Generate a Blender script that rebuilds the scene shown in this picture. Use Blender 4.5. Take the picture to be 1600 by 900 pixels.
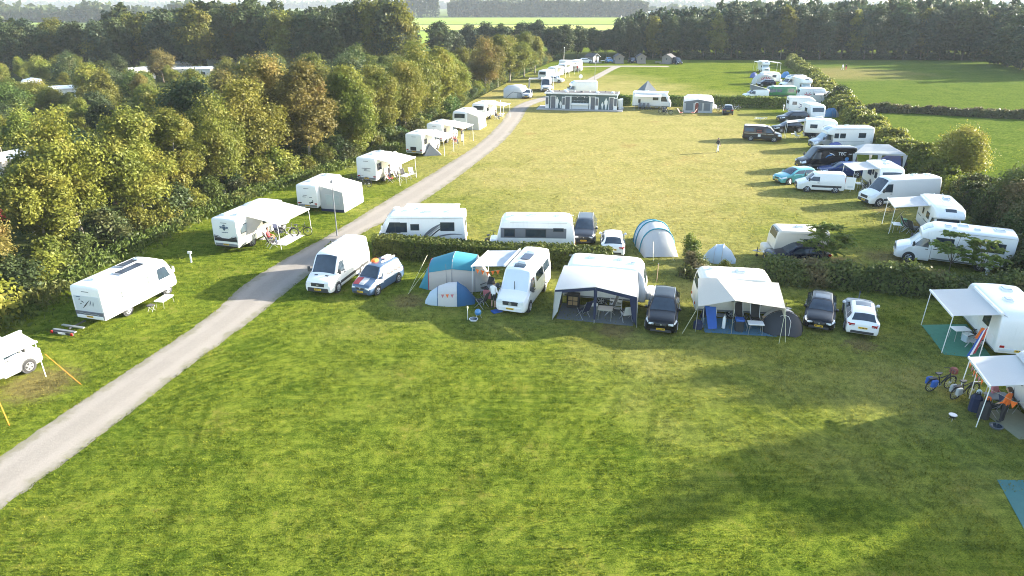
import bpy, bmesh, math, random
import numpy as np
from mathutils import Vector, Matrix

for _o in list(bpy.data.objects): bpy.data.objects.remove(_o, do_unlink=True)
SC = bpy.context.scene
COL = SC.collection
R = math.radians

# ------------------------------------------------------------------ camera
CAM_H, PITCH, FPX = 17.0, R(22.6), 1069.0
cam_d = bpy.data.cameras.new('camera'); cam = bpy.data.objects.new('camera', cam_d); COL.objects.link(cam)
cam.location = (0, 0, CAM_H); cam.rotation_euler = (R(90) - PITCH, 0, 0)
cam_d.sensor_fit = 'HORIZONTAL'; cam_d.sensor_width = 36.0; cam_d.lens = 36.0 * FPX / 1600.0
cam_d.clip_start = 0.5; cam_d.clip_end = 20000
SC.camera = cam
# ------------------------------------------------------------------ sky and sun
SUN_EL = R(16.0); SUN_AZ = math.atan2(0.962, 0.273)          # clockwise from +Y
S_DIR = Vector((math.sin(SUN_AZ) * math.cos(SUN_EL), math.cos(SUN_AZ) * math.cos(SUN_EL), math.sin(SUN_EL)))
W = bpy.data.worlds.new('World'); SC.world = W; W.use_nodes = True
_n = W.node_tree.nodes; _l = W.node_tree.links
for q in list(_n): _n.remove(q)
_sky = _n.new('ShaderNodeTexSky'); _sky.sky_type = 'NISHITA'; _sky.sun_disc = False
_sky.sun_elevation = SUN_EL; _sky.sun_rotation = SUN_AZ; _sky.air_density = 1.0; _sky.dust_density = 1.6; _sky.ozone_density = 1.0
_bg = _n.new('ShaderNodeBackground'); _bg.inputs['Strength'].default_value = 0.125
_wo = _n.new('ShaderNodeOutputWorld')
_l.new(_sky.outputs[0], _bg.inputs[0]); _l.new(_bg.outputs[0], _wo.inputs[0])
sun_d = bpy.data.lights.new('sun', 'SUN'); sun = bpy.data.objects.new('sun', sun_d); COL.objects.link(sun)
sun_d.energy = 5.0; sun_d.angle = R(0.53); sun_d.color = (1.0, 0.93, 0.80)
sun.rotation_euler = (-S_DIR).to_track_quat('-Z', 'Y').to_euler(); sun.location = (60, 20, 40)
# ------------------------------------------------------------------ exposure
SC.view_settings.view_transform = 'Standard'; SC.view_settings.look = 'None'
SC.view_settings.gamma = 1.0; SC.view_settings.use_curve_mapping = False
SC.view_settings.exposure = 2.32
SC.render.engine = 'CYCLES'
SC.cycles.use_denoising = True
SC.cycles.use_adaptive_sampling = False; SC.cycles.filter_width = 1.0
SC.cycles.max_bounces = 6; SC.cycles.diffuse_bounces = 3; SC.cycles.glossy_bounces = 2
SC.cycles.transmission_bounces = 3; SC.cycles.transparent_max_bounces = 6; SC.cycles.volume_bounces = 0
SC.cycles.sample_clamp_indirect = 6.0

rng = random.Random(7)

def gp(px, py, z=0.0):
    """ground point seen at a pixel of the photograph (surveying aid)"""
    a, b = px - 800.0, 450.0 - py
    d = (a, FPX * math.cos(PITCH) + b * math.sin(PITCH), -FPX * math.sin(PITCH) + b * math.cos(PITCH))
    t = (z - CAM_H) / d[2]
    return Vector((d[0] * t, d[1] * t, z))

# ------------------------------------------------------------------ materials
MATS = {}
def _mat(name):
    m = bpy.data.materials.new(name); m.use_nodes = True
    nt = m.node_tree
    for q in list(nt.nodes): nt.nodes.remove(q)
    out = nt.nodes.new('ShaderNodeOutputMaterial')
    MATS[name] = m
    return m, nt, out
def nd(nt, t, **k):
    n = nt.nodes.new(t)
    for a, b in k.items(): setattr(n, a, b)
    return n
def mixc(nt, fac, a, b, blend='MIX'):
    n = nt.nodes.new('ShaderNodeMix'); n.data_type = 'RGBA'; n.blend_type = blend
    for s, v in ((n.inputs[0], fac), (n.inputs[6], a), (n.inputs[7], b)):
        if hasattr(v, 'is_output'): nt.links.new(v, s)
        elif isinstance(v, (int, float)): s.default_value = v
        else: s.default_value = (*v[:3], 1)
    return n.outputs[2]
def mth(nt, op, a, b=None, clamp=False):
    n = nt.nodes.new('ShaderNodeMath'); n.operation = op; n.use_clamp = clamp
    for s, v in ((n.inputs[0], a), (n.inputs[1], b)):
        if v is None: continue
        if hasattr(v, 'is_output'): nt.links.new(v, s)
        else: s.default_value = v
    return n.outputs[0]
def noise(nt, vec, scale, detail=3, rough=0.55, dist=0.0):
    n = nt.nodes.new('ShaderNodeTexNoise'); n.inputs['Scale'].default_value = scale
    n.inputs['Detail'].default_value = detail; n.inputs['Roughness'].default_value = rough; n.inputs['Distortion'].default_value = dist
    if vec is not None: nt.links.new(vec, n.inputs['Vector'])
    return n.outputs['Fac']
def ramp(nt, fac, stops):
    n = nt.nodes.new('ShaderNodeValToRGB'); e = n.color_ramp.elements
    while len(e) < len(stops): e.new(0.5)
    for k, (p, c) in zip(e, stops):
        k.position = p; k.color = (*c, 1) if len(c) == 3 else c
    nt.links.new(fac, n.inputs[0]); return n.outputs[0]
def sstep(nt, v, a, b):
    n = nt.nodes.new('ShaderNodeMapRange'); n.interpolation_type = 'SMOOTHSTEP'
    nt.links.new(v, n.inputs[0]); n.inputs[1].default_value = a; n.inputs[2].default_value = b
    return n.outputs[0]
def mat(name, col, rough=0.5, metal=0.0, var=0.12, scale=3.0, coat=0.0, bump=0.0, bscale=30.0, spec=0.5, trans=0.0, dirt=None):
    m, nt, out = _mat(name)
    p = nd(nt, 'ShaderNodeBsdfPrincipled')
    tc = nd(nt, 'ShaderNodeTexCoord').outputs['Object']
    f = noise(nt, tc, scale, 4)
    lo = [max(0, c * (1 - var)) for c in col]; hi = [min(1, c * (1 + var)) for c in col]
    c = mixc(nt, f, lo, hi)
    if dirt:
        mp = nd(nt, 'ShaderNodeMapping'); mp.inputs['Scale'].default_value = (2.5, 2.5, 0.5); nt.links.new(tc, mp.inputs[0])
        g = sstep(nt, noise(nt, mp.outputs[0], 2.2, 5, 0.65), 0.52, 0.8)
        c = mixc(nt, mth(nt, 'MULTIPLY', g, dirt), c, (0.30, 0.29, 0.25))
    nt.links.new(c, p.inputs['Base Color'])
    p.inputs['Roughness'].default_value = rough; p.inputs['Metallic'].default_value = metal
    p.inputs['Coat Weight'].default_value = coat; p.inputs['Coat Roughness'].default_value = 0.08
    p.inputs['Specular IOR Level'].default_value = spec
    if bump:
        b = nd(nt, 'ShaderNodeBump'); b.inputs['Strength'].default_value = bump; b.inputs['Distance'].default_value = 0.02
        nt.links.new(noise(nt, tc, bscale, 3), b.inputs['Height']); nt.links.new(b.outputs[0], p.inputs['Normal'])
    if trans:
        t = nd(nt, 'ShaderNodeBsdfTranslucent'); nt.links.new(c, t.inputs[0])
        mx = nd(nt, 'ShaderNodeMixShader'); mx.inputs[0].default_value = trans
        nt.links.new(p.outputs[0], mx.inputs[1]); nt.links.new(t.outputs[0], mx.inputs[2]); nt.links.new(mx.outputs[0], out.inputs[0])
    else:
        nt.links.new(p.outputs[0], out.inputs[0])
    return m
def striped(name, a, b, scale, axis='X', rough=0.9, trans=0.2):
    m, nt, out = _mat(name)
    tc = nd(nt, 'ShaderNodeTexCoord').outputs['Object']
    w = nd(nt, 'ShaderNodeTexWave', wave_type='BANDS', bands_direction=axis); w.inputs['Scale'].default_value = scale
    nt.links.new(tc, w.inputs[0])
    c = mixc(nt, sstep(nt, w.outputs['Fac'], 0.45, 0.55), a, b)
    p = nd(nt, 'ShaderNodeBsdfPrincipled'); nt.links.new(c, p.inputs['Base Color']); p.inputs['Roughness'].default_value = rough
    t = nd(nt, 'ShaderNodeBsdfTranslucent'); nt.links.new(c, t.inputs[0])
    mx = nd(nt, 'ShaderNodeMixShader'); mx.inputs[0].default_value = trans
    nt.links.new(p.outputs[0], mx.inputs[1]); nt.links.new(t.outputs[0], mx.inputs[2]); nt.links.new(mx.outputs[0], out.inputs[0])
    return m
def leaf_mat(name, dark, light, accent=None, acc=0.0, trans=0.35, hv=0.04):
    m, nt, out = _mat(name)
    at = nd(nt, 'ShaderNodeAttribute', attribute_name='var').outputs['Fac']
    tc = nd(nt, 'ShaderNodeTexCoord').outputs['Object']
    oi = nd(nt, 'ShaderNodeObjectInfo').outputs['Random']
    mid = [(a + b) * 0.5 for a, b in zip(dark, light)]
    c = ramp(nt, at, [(0.0, dark), (0.5, mid), (1.0, light)])
    if accent:
        ad = nd(nt, 'ShaderNodeVectorMath', operation='ADD'); nt.links.new(tc, ad.inputs[0])
        cb = nd(nt, 'ShaderNodeCombineXYZ'); nt.links.new(mth(nt, 'MULTIPLY', oi, 57.0), cb.inputs[0]); nt.links.new(cb.outputs[0], ad.inputs[1])
        g = sstep(nt, mth(nt, 'ADD', noise(nt, ad.outputs[0], 0.33, 3), mth(nt, 'MULTIPLY', oi, 0.12)), 0.62 - acc * 0.3, 0.8 - acc * 0.3)
        c = mixc(nt, mth(nt, 'MULTIPLY', g, mth(nt, 'ADD', mth(nt, 'MULTIPLY', at, 0.6), 0.3)), c, accent)
    hs = nd(nt, 'ShaderNodeHueSaturation')
    nt.links.new(mth(nt, 'ADD', mth(nt, 'MULTIPLY', oi, hv * 2), 0.5 - hv), hs.inputs['Hue'])
    nt.links.new(mth(nt, 'ADD', mth(nt, 'MULTIPLY', mth(nt, 'FRACT', mth(nt, 'MULTIPLY', oi, 7.31)), 0.5), 0.75), hs.inputs['Value'])
    nt.links.new(c, hs.inputs['Color'])
    p = nd(nt, 'ShaderNodeBsdfPrincipled'); nt.links.new(hs.outputs[0], p.inputs['Base Color'])
    p.inputs['Roughness'].default_value = 0.55; p.inputs['Specular IOR Level'].default_value = 0.25
    t = nd(nt, 'ShaderNodeBsdfTranslucent'); nt.links.new(hs.outputs[0], t.inputs[0])
    mx = nd(nt, 'ShaderNodeMixShader'); mx.inputs[0].default_value = trans
    nt.links.new(p.outputs[0], mx.inputs[1]); nt.links.new(t.outputs[0], mx.inputs[2]); nt.links.new(mx.outputs[0], out.inputs[0])
    return m

# ------------------------------------------------------------------ mesh builder
def V(*a): return Vector(a if len(a) > 1 else a[0])
class MB:
    def __init__(s): s.v = []; s.f = []; s.m = []
    def add(s, vs, fs, m=0):
        k = len(s.v); s.v += [tuple(q) for q in vs]; s.f += [tuple(i + k for i in q) for q in fs]; s.m += [m] * len(fs)
        return s
    def box(s, c, d, rz=0.0, m=0, top=1.0, ry=0.0):
        x, y, z = d[0] / 2, d[1] / 2, d[2] / 2
        vs = [V(i * x * (top if k > 0 else 1), j * y * (top if k > 0 else 1), k * z) for k in (-1, 1) for i, j in ((-1, -1), (1, -1), (1, 1), (-1, 1))]
        M = Matrix.Rotation(rz, 3, 'Z') @ Matrix.Rotation(ry, 3, 'Y')
        return s.add([M @ q + V(c) for q in vs], [(3, 2, 1, 0), (4, 5, 6, 7), (0, 1, 5, 4), (1, 2, 6, 5), (2, 3, 7, 6), (3, 0, 4, 7)], m)
    def rbox(s, c, d, b=0.03, rz=0.0, m=0):
        """box with chamfered vertical and top edges"""
        x, y, z = d[0] / 2, d[1] / 2, d[2] / 2; b = min(b, x * .9, y * .9, z * .9)
        ring = [(x - b, -y), (x, -y + b), (x, y - b), (x - b, y), (-x + b, y), (-x, y - b), (-x, -y + b), (-x + b, -y)]
        M = Matrix.Rotation(rz, 3, 'Z'); vs = []
        for zz, k in ((-z, 1), (z - b, 1), (z, 0)):
            for (i, j) in ring:
                q = V(i - (0 if k else math.copysign(b * .7, i)), j - (0 if k else math.copysign(b * .7, j)), zz); vs.append(M @ q + V(c))
        fs = [tuple(range(7, -1, -1)), tuple(range(16, 24))]
        for r in (0, 8):
            for i in range(8): fs.append((r + i, r + (i + 1) % 8, r + 8 + (i + 1) % 8, r + 8 + i))
        return s.add(vs, fs, m)
    def tube(s, pts, r, n=6, m=0, cap=True):
        pts = [V(q) for q in pts]; rs = r if isinstance(r, (list, tuple)) else [r] * len(pts)
        vs = []; up = None
        for i, p in enumerate(pts):
            d = (pts[min(i + 1, len(pts) - 1)] - pts[max(i - 1, 0)])
            if d.length < 1e-9: d = V(0, 0, 1)
            d.normalize()
            a = d.cross(V(0, 0, 1) if abs(d.z) < 0.95 else V(1, 0, 0)).normalized()
            if up is not None and a.dot(up) < 0 and abs(d.z) < .95: pass
            b = d.cross(a); up = a
            for k in range(n):
                t = 2 * math.pi * k / n; vs.append(p + (a * math.cos(t) + b * math.sin(t)) * rs[i])
        fs = []
        for i in range(len(pts) - 1):
            for k in range(n): fs.append((i * n + k, i * n + (k + 1) % n, (i + 1) * n + (k + 1) % n, (i + 1) * n + k))
        if cap: fs += [tuple(range(n - 1, -1, -1)), tuple(range((len(pts) - 1) * n, len(pts) * n))]
        return s.add(vs, fs, m)
    def cyl(s, c, r, h, n=16, axis='Z', m=0, r2=None):
        d = {'X': V(1, 0, 0), 'Y': V(0, 1, 0), 'Z': V(0, 0, 1)}[axis] * (h / 2)
        return s.tube([V(c) - d, V(c) + d], [r, r if r2 is None else r2], n, m)
    def sheet(s, rows, th=0.02, m=0):
        """closed slab from a grid of points"""
        g = [[V(q) for q in r] for r in rows]; a, b = len(g), len(g[0]); top = []; bot = []
        for i in range(a):
            for j in range(b):
                u = g[min(i + 1, a - 1)][j] - g[max(i - 1, 0)][j]; w = g[i][min(j + 1, b - 1)] - g[i][max(j - 1, 0)]
                n = u.cross(w)
                n = n.normalized() if n.length > 1e-9 else V(0, 0, 1)
                top.append(g[i][j]); bot.append(g[i][j] - n * th)
        N = a * b; fs = []
        for i in range(a - 1):
            for j in range(b - 1):
                q = (i * b + j, (i + 1) * b + j, (i + 1) * b + j + 1, i * b + j + 1)
                fs.append(q); fs.append(tuple(N + k for k in reversed(q)))
        edge = [(i, 0) for i in range(a)] + [(a - 1, j) for j in range(1, b)] + [(i, b - 1) for i in range(a - 2, -1, -1)] + [(0, j) for j in range(b - 2, 0, -1)]
        e = [i * b + j for i, j in edge]
        for k in range(len(e)):
            p, q = e[k], e[(k + 1) % len(e)]; fs.append((q, p, N + p, N + q))
        return s.add(top + bot, fs, m)
    def quad(s, p, n=(2, 2), th=0.02, sag=0.0, m=0):
        """slab spanned by four corners p00 p10 p11 p01"""
        p = [V(q) for q in p]; rows = []
        for i in range(n[0] + 1):
            u = i / n[0]; row = []
            for j in range(n[1] + 1):
                w = j / n[1]
                q = p[0] * (1 - u) * (1 - w) + p[1] * u * (1 - w) + p[2] * u * w + p[3] * (1 - u) * w
                row.append(q - V(0, 0, sag * 16 * u * (1 - u) * w * (1 - w) + (.02 * math.sin(7 * q.x + 3 * q.y) * math.sin(2 * q.x - 5 * q.y + 1) if sag > .025 and 0 < i < n[0] and 0 < j < n[1] else 0)))
            rows.append(row)
        return s.sheet(rows, th, m)
    def prism(s, poly, axis, a, b, m=0):
        """2-D polygon extruded along an axis; X: poly=(y,z) Y: poly=(x,z) Z: poly=(x,y)"""
        f = {'X': lambda t, q: (t, q[0], q[1]), 'Y': lambda t, q: (q[0], t, q[1]), 'Z': lambda t, q: (q[0], q[1], t)}[axis]
        n = len(poly); vs = [f(a, q) for q in poly] + [f(b, q) for q in poly]
        fs = [tuple(range(n - 1, -1, -1)), tuple(range(n, 2 * n))] + [(i, (i + 1) % n, n + (i + 1) % n, n + i) for i in range(n)]
        return s.add(vs, fs, m)
    def mesh(s, name, mats, smooth=None):
        me = bpy.data.meshes.new(name); me.from_pydata(s.v, [], s.f)
        mats = mats if isinstance(mats, (list, tuple)) else [mats]
        for q in mats: me.materials.append(MATS[q] if isinstance(q, str) else q)
        if len(mats) > 1: me.polygons.foreach_set('material_index', s.m)
        bm = bmesh.new(); bm.from_mesh(me); bmesh.ops.recalc_face_normals(bm, faces=bm.faces); bm.to_mesh(me); bm.free()
        if smooth is not None:
            me.shade_smooth(); me.set_sharp_from_angle(angle=R(smooth))
        me.update(); return me
    def build(s, name, mats, parent=None, smooth=None, loc=None, rz=0.0):
        return link(name, s.mesh(name, mats, smooth), parent, loc, rz)
def link(name, me, parent=None, loc=None, rz=0.0):
    o = bpy.data.objects.new(name, me); COL.objects.link(o)
    if parent is not None: o.parent = parent
    if loc is not None: o.location = loc
    if rz: o.rotation_euler = (0, 0, rz)
    return o
def tag(o, label, cat, group=None):
    o['label'] = label; o['category'] = cat
    if group: o['group'] = group
    return o
def thing(name, label, cat, loc=(0, 0, 0), rz=0.0, group=None):
    o = bpy.data.objects.new(name, None); COL.objects.link(o); o.empty_display_size = 0.3
    o.location = loc; o.rotation_euler = (0, 0, rz)
    return tag(o, label, cat, group)
def struct(name, o, label=None, kind='structure'):
    o['kind'] = kind
    if label: o['label'] = label
    return o
def np_mesh(name, verts, quads, mats, var=None):
    me = bpy.data.meshes.new(name); n = len(verts); k = len(quads); w = quads.shape[1]
    me.vertices.add(n); me.vertices.foreach_set('co', np.asarray(verts, np.float32).ravel())
    me.loops.add(k * w); me.loops.foreach_set('vertex_index', np.asarray(quads, np.int32).ravel())
    me.polygons.add(k); me.polygons.foreach_set('loop_start', np.arange(0, k * w, w, dtype=np.int32))
    if var is not None:
        a = me.attributes.new('var', 'FLOAT', 'POINT'); a.data.foreach_set('value', np.asarray(var, np.float32))
    me.materials.append(MATS[mats]); me.update(calc_edges=True); return me
# ================================================================== SETTING
def ground_mat(name, lo, hi, dry, dryc=None, fine=1.0, streak=True, blade=False):
    m, nt, out = _mat(name)
    P = nd(nt, 'ShaderNodeNewGeometry').outputs['Position']
    n_big = noise(nt, P, 0.045, 3, 0.6); n_mid = noise(nt, P, 0.33, 4, 0.6); n_sm = noise(nt, P, 2.3, 4, 0.65); n_fi = noise(nt, P, 17.0, 4, 0.75)
    f = mth(nt, 'ADD', mth(nt, 'MULTIPLY', n_mid, 0.32), mth(nt, 'ADD', mth(nt, 'MULTIPLY', n_sm, 0.34), mth(nt, 'MULTIPLY', n_fi, 0.44)))
    c = mixc(nt, sstep(nt, f, 0.42, 0.68), lo, hi)
    if streak:
        for rot, sc, am, col in ((R(-24), (0.22, 2.6, 1), 0.55, (hi[0] * 1.15, hi[1] * 1.05, hi[2])), (R(68), (0.13, 4.2, 1), 0.75, lo), (R(8), (0.10, 1.3, 1), 0.45, lo)):
            mp = nd(nt, 'ShaderNodeMapping'); mp.inputs['Rotation'].default_value = (0, 0, rot); mp.inputs['Scale'].default_value = sc
            nt.links.new(P, mp.inputs[0])
            g = sstep(nt, noise(nt, mp.outputs[0], 1.3, 3, 0.6, 0.3), 0.50, 0.68)
            c = mixc(nt, mth(nt, 'MULTIPLY', mth(nt, 'MULTIPLY', g, sstep(nt, n_big, 0.35, 0.62)), am), c, col)
        sb_ = nd(nt, 'ShaderNodeVectorMath', operation='SUBTRACT'); nt.links.new(P, sb_.inputs[0]); sb_.inputs[1].default_value = (-2.0, 22.0, 0)
        sx_ = nd(nt, 'ShaderNodeSeparateXYZ'); nt.links.new(sb_.outputs[0], sx_.inputs[0])
        wp_ = nd(nt, 'ShaderNodeVectorMath', operation='ADD'); nt.links.new(sb_.outputs[0], wp_.inputs[0]); nt.links.new(mth(nt, 'MULTIPLY', noise(nt, P, 0.12, 2), 5.0), wp_.inputs[1]); le_ = nd(nt, 'ShaderNodeVectorMath', operation='LENGTH'); nt.links.new(wp_.outputs[0], le_.inputs[0])
        cb_ = nd(nt, 'ShaderNodeCombineXYZ'); nt.links.new(mth(nt, 'MULTIPLY', le_.outputs['Value'], 4.2), cb_.inputs[0]); nt.links.new(mth(nt, 'MULTIPLY', mth(nt, 'ARCTAN2', sx_.outputs[1], sx_.outputs[0]), 2.2), cb_.inputs[1])
        ar_ = noise(nt, cb_.outputs[0], 1.0, 3, 0.65, 0.2); mk_ = mth(nt, 'MULTIPLY', mth(nt, 'MULTIPLY', mth(nt, 'SUBTRACT', 1.0, sstep(nt, le_.outputs['Value'], 19.0, 27.0)), sstep(nt, le_.outputs['Value'], 9.0, 15.0)), sstep(nt, noise(nt, P, 0.09, 2), 0.42, 0.62))
        c = mixc(nt, mth(nt, 'MULTIPLY', mth(nt, 'MULTIPLY', sstep(nt, ar_, 0.50, 0.64), mk_), 0.55), c, (hi[0] * 1.2, hi[1] * 1.12, hi[2]))
        c = mixc(nt, mth(nt, 'MULTIPLY', mth(nt, 'MULTIPLY', mth(nt, 'SUBTRACT', 1.0, sstep(nt, ar_, 0.36, 0.48)), mk_), 0.6), c, lo)
    # thin brownish thatch where the lawn is worn, in irregular patches
    c = mixc(nt, mth(nt, 'MULTIPLY', sstep(nt, mth(nt, 'ADD', mth(nt, 'MULTIPLY', n_mid, 0.5), mth(nt, 'MULTIPLY', n_sm, 0.5)), 0.54, 0.70), 0.50), c, (0.125, 0.092, 0.034))
    if dryc:
        (cx, cy, rx, ry) = dryc
        sub = nd(nt, 'ShaderNodeVectorMath', operation='SUBTRACT'); nt.links.new(P, sub.inputs[0]); sub.inputs[1].default_value = (cx, cy, 0)
        dv = nd(nt, 'ShaderNodeVectorMath', operation='DIVIDE'); nt.links.new(sub.outputs[0], dv.inputs[0]); dv.inputs[1].default_value = (rx, ry, 1)
        ln = nd(nt, 'ShaderNodeVectorMath', operation='LENGTH'); nt.links.new(dv.outputs[0], ln.inputs[0])
        e = mth(nt, 'ADD', ln.outputs['Value'], mth(nt, 'MULTIPLY', mth(nt, 'SUBTRACT', noise(nt, P, 0.06, 4, 0.65), 0.5), 1.1))
        g = mth(nt, 'SUBTRACT', 1.0, sstep(nt, e, 0.45, 1.15))
        g = mth(nt, 'MULTIPLY', g, mth(nt, 'ADD', 0.40, mth(nt, 'MULTIPLY', n_mid, 0.95)), True)
        c = mixc(nt, mth(nt, 'MULTIPLY', g, 0.92), c, mixc(nt, n_sm, dry, [q * 1.3 for q in dry]))
        c = mixc(nt, mth(nt, 'MULTIPLY', mth(nt, 'MULTIPLY', g, sstep(nt, noise(nt, P, 0.16, 3, 0.6), 0.58, 0.75)), 0.55), c, (0.21, 0.125, 0.055))
    if streak:
        sp_ = nd(nt, 'ShaderNodeSeparateXYZ'); nt.links.new(P, sp_.inputs[0])
        for (x0, y0, k_, ya, yb, am) in ((-12.4, 16.8, -.19, 14, 33, .55), (-9.6, 16.8, -.42, 14, 30, .32), (-2.0, 18, .55, 15, 30, .4), (4.0, 22, .35, 16, 33, .35)):
            dd_ = mth(nt, 'SUBTRACT', mth(nt, 'ADD', sp_.outputs[0], mth(nt, 'MULTIPLY', mth(nt, 'SUBTRACT', noise(nt, P, 0.10, 1), 0.5), 3.0)), mth(nt, 'ADD', mth(nt, 'MULTIPLY', mth(nt, 'SUBTRACT', sp_.outputs[1], y0), k_), x0))
            w_ = mth(nt, 'SUBTRACT', 1.0, sstep(nt, mth(nt, 'ABSOLUTE', mth(nt, 'SUBTRACT', mth(nt, 'ABSOLUTE', dd_), 0.8)), 0.05, 0.24))
            w_ = mth(nt, 'MULTIPLY', mth(nt, 'MULTIPLY', w_, mth(nt, 'SUBTRACT', 1.0, sstep(nt, sp_.outputs[1], yb - 6, yb))), sstep(nt, n_mid, 0.36, 0.54))
            c = mixc(nt, mth(nt, 'MULTIPLY', w_, am), c, [q * .75 for q in lo])
        for (px, py, rr_) in ((1386, 402, 1.7), (1216, 402, 1.3), (1312, 409, 1.5), (1430, 352, 1.2), (1380, 326, 1.6), (1120, 440, 1.4), (1345, 538, .9), (60, 600, 2.0), (960, 515, 1.2), (640, 470, 1.3)):
            g_ = gp(px, py); ds_ = nd(nt, 'ShaderNodeVectorMath', operation='DISTANCE'); nt.links.new(P, ds_.inputs[0]); ds_.inputs[1].default_value = tuple(g_)
            w_ = mth(nt, 'SUBTRACT', 1.0, sstep(nt, mth(nt, 'ADD', ds_.outputs['Value'], mth(nt, 'MULTIPLY', mth(nt, 'SUBTRACT', n_sm, 0.5), 2.2)), rr_ * .4, rr_ * 1.25))
            c = mixc(nt, mth(nt, 'MULTIPLY', w_, 0.62), c, (0.150, 0.105, 0.055))
    c = mixc(nt, 1.0, c, ramp(nt, mth(nt, 'ADD', mth(nt, 'MULTIPLY', n_fi, 0.62), mth(nt, 'MULTIPLY', n_sm, 0.38)), [(0.36, (.50, .54, .55)), (0.50, (.95, .95, .95)), (0.64, (1.42, 1.36, 1.25))]), 'MULTIPLY')
    if blade:
        at = nd(nt, 'ShaderNodeAttribute', attribute_name='var').outputs['Fac']
        c = mixc(nt, 1.0, c, ramp(nt, at, [(0, (.85, .88, .8)), (1, (1.75, 1.6, 1.4))]), 'MULTIPLY')
    p = nd(nt, 'ShaderNodeBsdfPrincipled'); nt.links.new(c, p.inputs['Base Color'])
    p.inputs['Roughness'].default_value = 1.0; p.inputs['Specular IOR Level'].default_value = 0.0
    if blade:
        t = nd(nt, 'ShaderNodeBsdfTranslucent'); nt.links.new(c, t.inputs[0]); mx = nd(nt, 'ShaderNodeMixShader'); mx.inputs[0].default_value = .5
        nt.links.new(p.outputs[0], mx.inputs[1]); nt.links.new(t.outputs[0], mx.inputs[2]); nt.links.new(mx.outputs[0], out.inputs[0]); return m
    b = nd(nt, 'ShaderNodeBump'); b.inputs['Strength'].default_value = 0.35 * fine; b.inputs['Distance'].default_value = 0.05
    h = mth(nt, 'ADD', mth(nt, 'MULTIPLY', n_sm, 0.7), mth(nt, 'ADD', mth(nt, 'MULTIPLY', n_fi, 0.5), mth(nt, 'MULTIPLY', noise(nt, P, 34.0, 2, 0.6), 0.25)))
    nt.links.new(h, b.inputs['Height']); nt.links.new(b.outputs[0], p.inputs['Normal'])
    nt.links.new(p.outputs[0], out.inputs[0]); return m
ground_mat('lawn', (0.045, 0.078, 0.008), (0.146, 0.176, 0.022), (0.236, 0.206, 0.080), (14, 112, 34, 88))
ground_mat('blades', (0.045, 0.078, 0.008), (0.146, 0.176, 0.022), (0.236, 0.206, 0.080), (14, 112, 34, 88), blade=True)
ground_mat('meadow', (0.050, 0.083, 0.013), (0.102, 0.137, 0.026), (0.16, 0.14, 0.055), (80, 190, 30, 22), streak=False)
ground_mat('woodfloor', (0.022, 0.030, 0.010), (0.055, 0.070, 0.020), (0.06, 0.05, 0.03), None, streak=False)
ground_mat('field_green', (0.16, 0.24, 0.045), (0.25, 0.33, 0.075), (0.2, 0.2, 0.1), None, streak=False)
ground_mat('field_yellow', (0.30, 0.33, 0.09), (0.40, 0.42, 0.13), (0.2, 0.2, 0.1), None, streak=False)
ground_mat('field_brown', (0.15, 0.12, 0.07), (0.21, 0.17, 0.10), (0.2, 0.2, 0.1), None, streak=False)
ground_mat('farland', (0.06, 0.095, 0.025), (0.13, 0.16, 0.05), (0.2, 0.2, 0.1), None, streak=False)
def road_mat():
    m, nt, out = _mat('gravel')
    P = nd(nt, 'ShaderNodeNewGeometry').outputs['Position']
    a = noise(nt, P, 0.5, 4, 0.6); b = noise(nt, P, 9.0, 4, 0.7); d = noise(nt, P, 55.0, 2, 0.6)
    c = mixc(nt, a, (0.235, 0.209, 0.180), (0.320, 0.288, 0.250))
    c = mixc(nt, mth(nt, 'MULTIPLY', b, 0.55), c, (0.125, 0.115, 0.10))
    c = mixc(nt, mth(nt, 'MULTIPLY', sstep(nt, d, 0.5, 0.75), 0.5), c, (0.31, 0.29, 0.265))
    ln = nd(nt, 'ShaderNodeAttribute', attribute_name='lane').outputs['Fac']; nz = noise(nt, P, 0.8, 5, 0.7); e = mth(nt, 'ABSOLUTE', ln)
    rut = mth(nt, 'SUBTRACT', 1.0, sstep(nt, mth(nt, 'ABSOLUTE', mth(nt, 'SUBTRACT', e, 0.5)), 0.08, 0.30))
    c = mixc(nt, mth(nt, 'MULTIPLY', mth(nt, 'MULTIPLY', rut, nz), 0.40), c, (0.355, 0.325, 0.285))
    c = mixc(nt, mth(nt, 'MULTIPLY', sstep(nt, mth(nt, 'ADD', mth(nt, 'MULTIPLY', e, 0.55), mth(nt, 'MULTIPLY', nz, 0.9)), 0.80, 1.0), 0.65), c, (0.15, 0.145, 0.085))
    c = mixc(nt, mth(nt, 'MULTIPLY', sstep(nt, noise(nt, P, 1.7, 4, 0.7), 0.60, 0.75), 0.35), c, (0.20, 0.175, 0.145))
    p = nd(nt, 'ShaderNodeBsdfPrincipled'); nt.links.new(c, p.inputs['Base Color']); p.inputs['Roughness'].default_value = 0.95; p.inputs['Specular IOR Level'].default_value = 0.15
    bp = nd(nt, 'ShaderNodeBump'); bp.inputs['Strength'].default_value = 0.5; bp.inputs['Distance'].default_value = 0.03
    nt.links.new(mth(nt, 'ADD', b, d), bp.inputs['Height']); nt.links.new(bp.outputs[0], p.inputs['Normal'])
    nt.links.new(p.outputs[0], out.inputs[0])
road_mat()

# ---- the ground, one sheet to the horizon
o = MB().add([(-6000, -80, 0), (6000, -80, 0), (6000, 6000, 0), (-6000, 6000, 0)], [(0, 1, 2, 3)]).build('ground', 'lawn')
struct('ground', o, 'mown campsite lawn, green in front and dry yellowish farther back')

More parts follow.
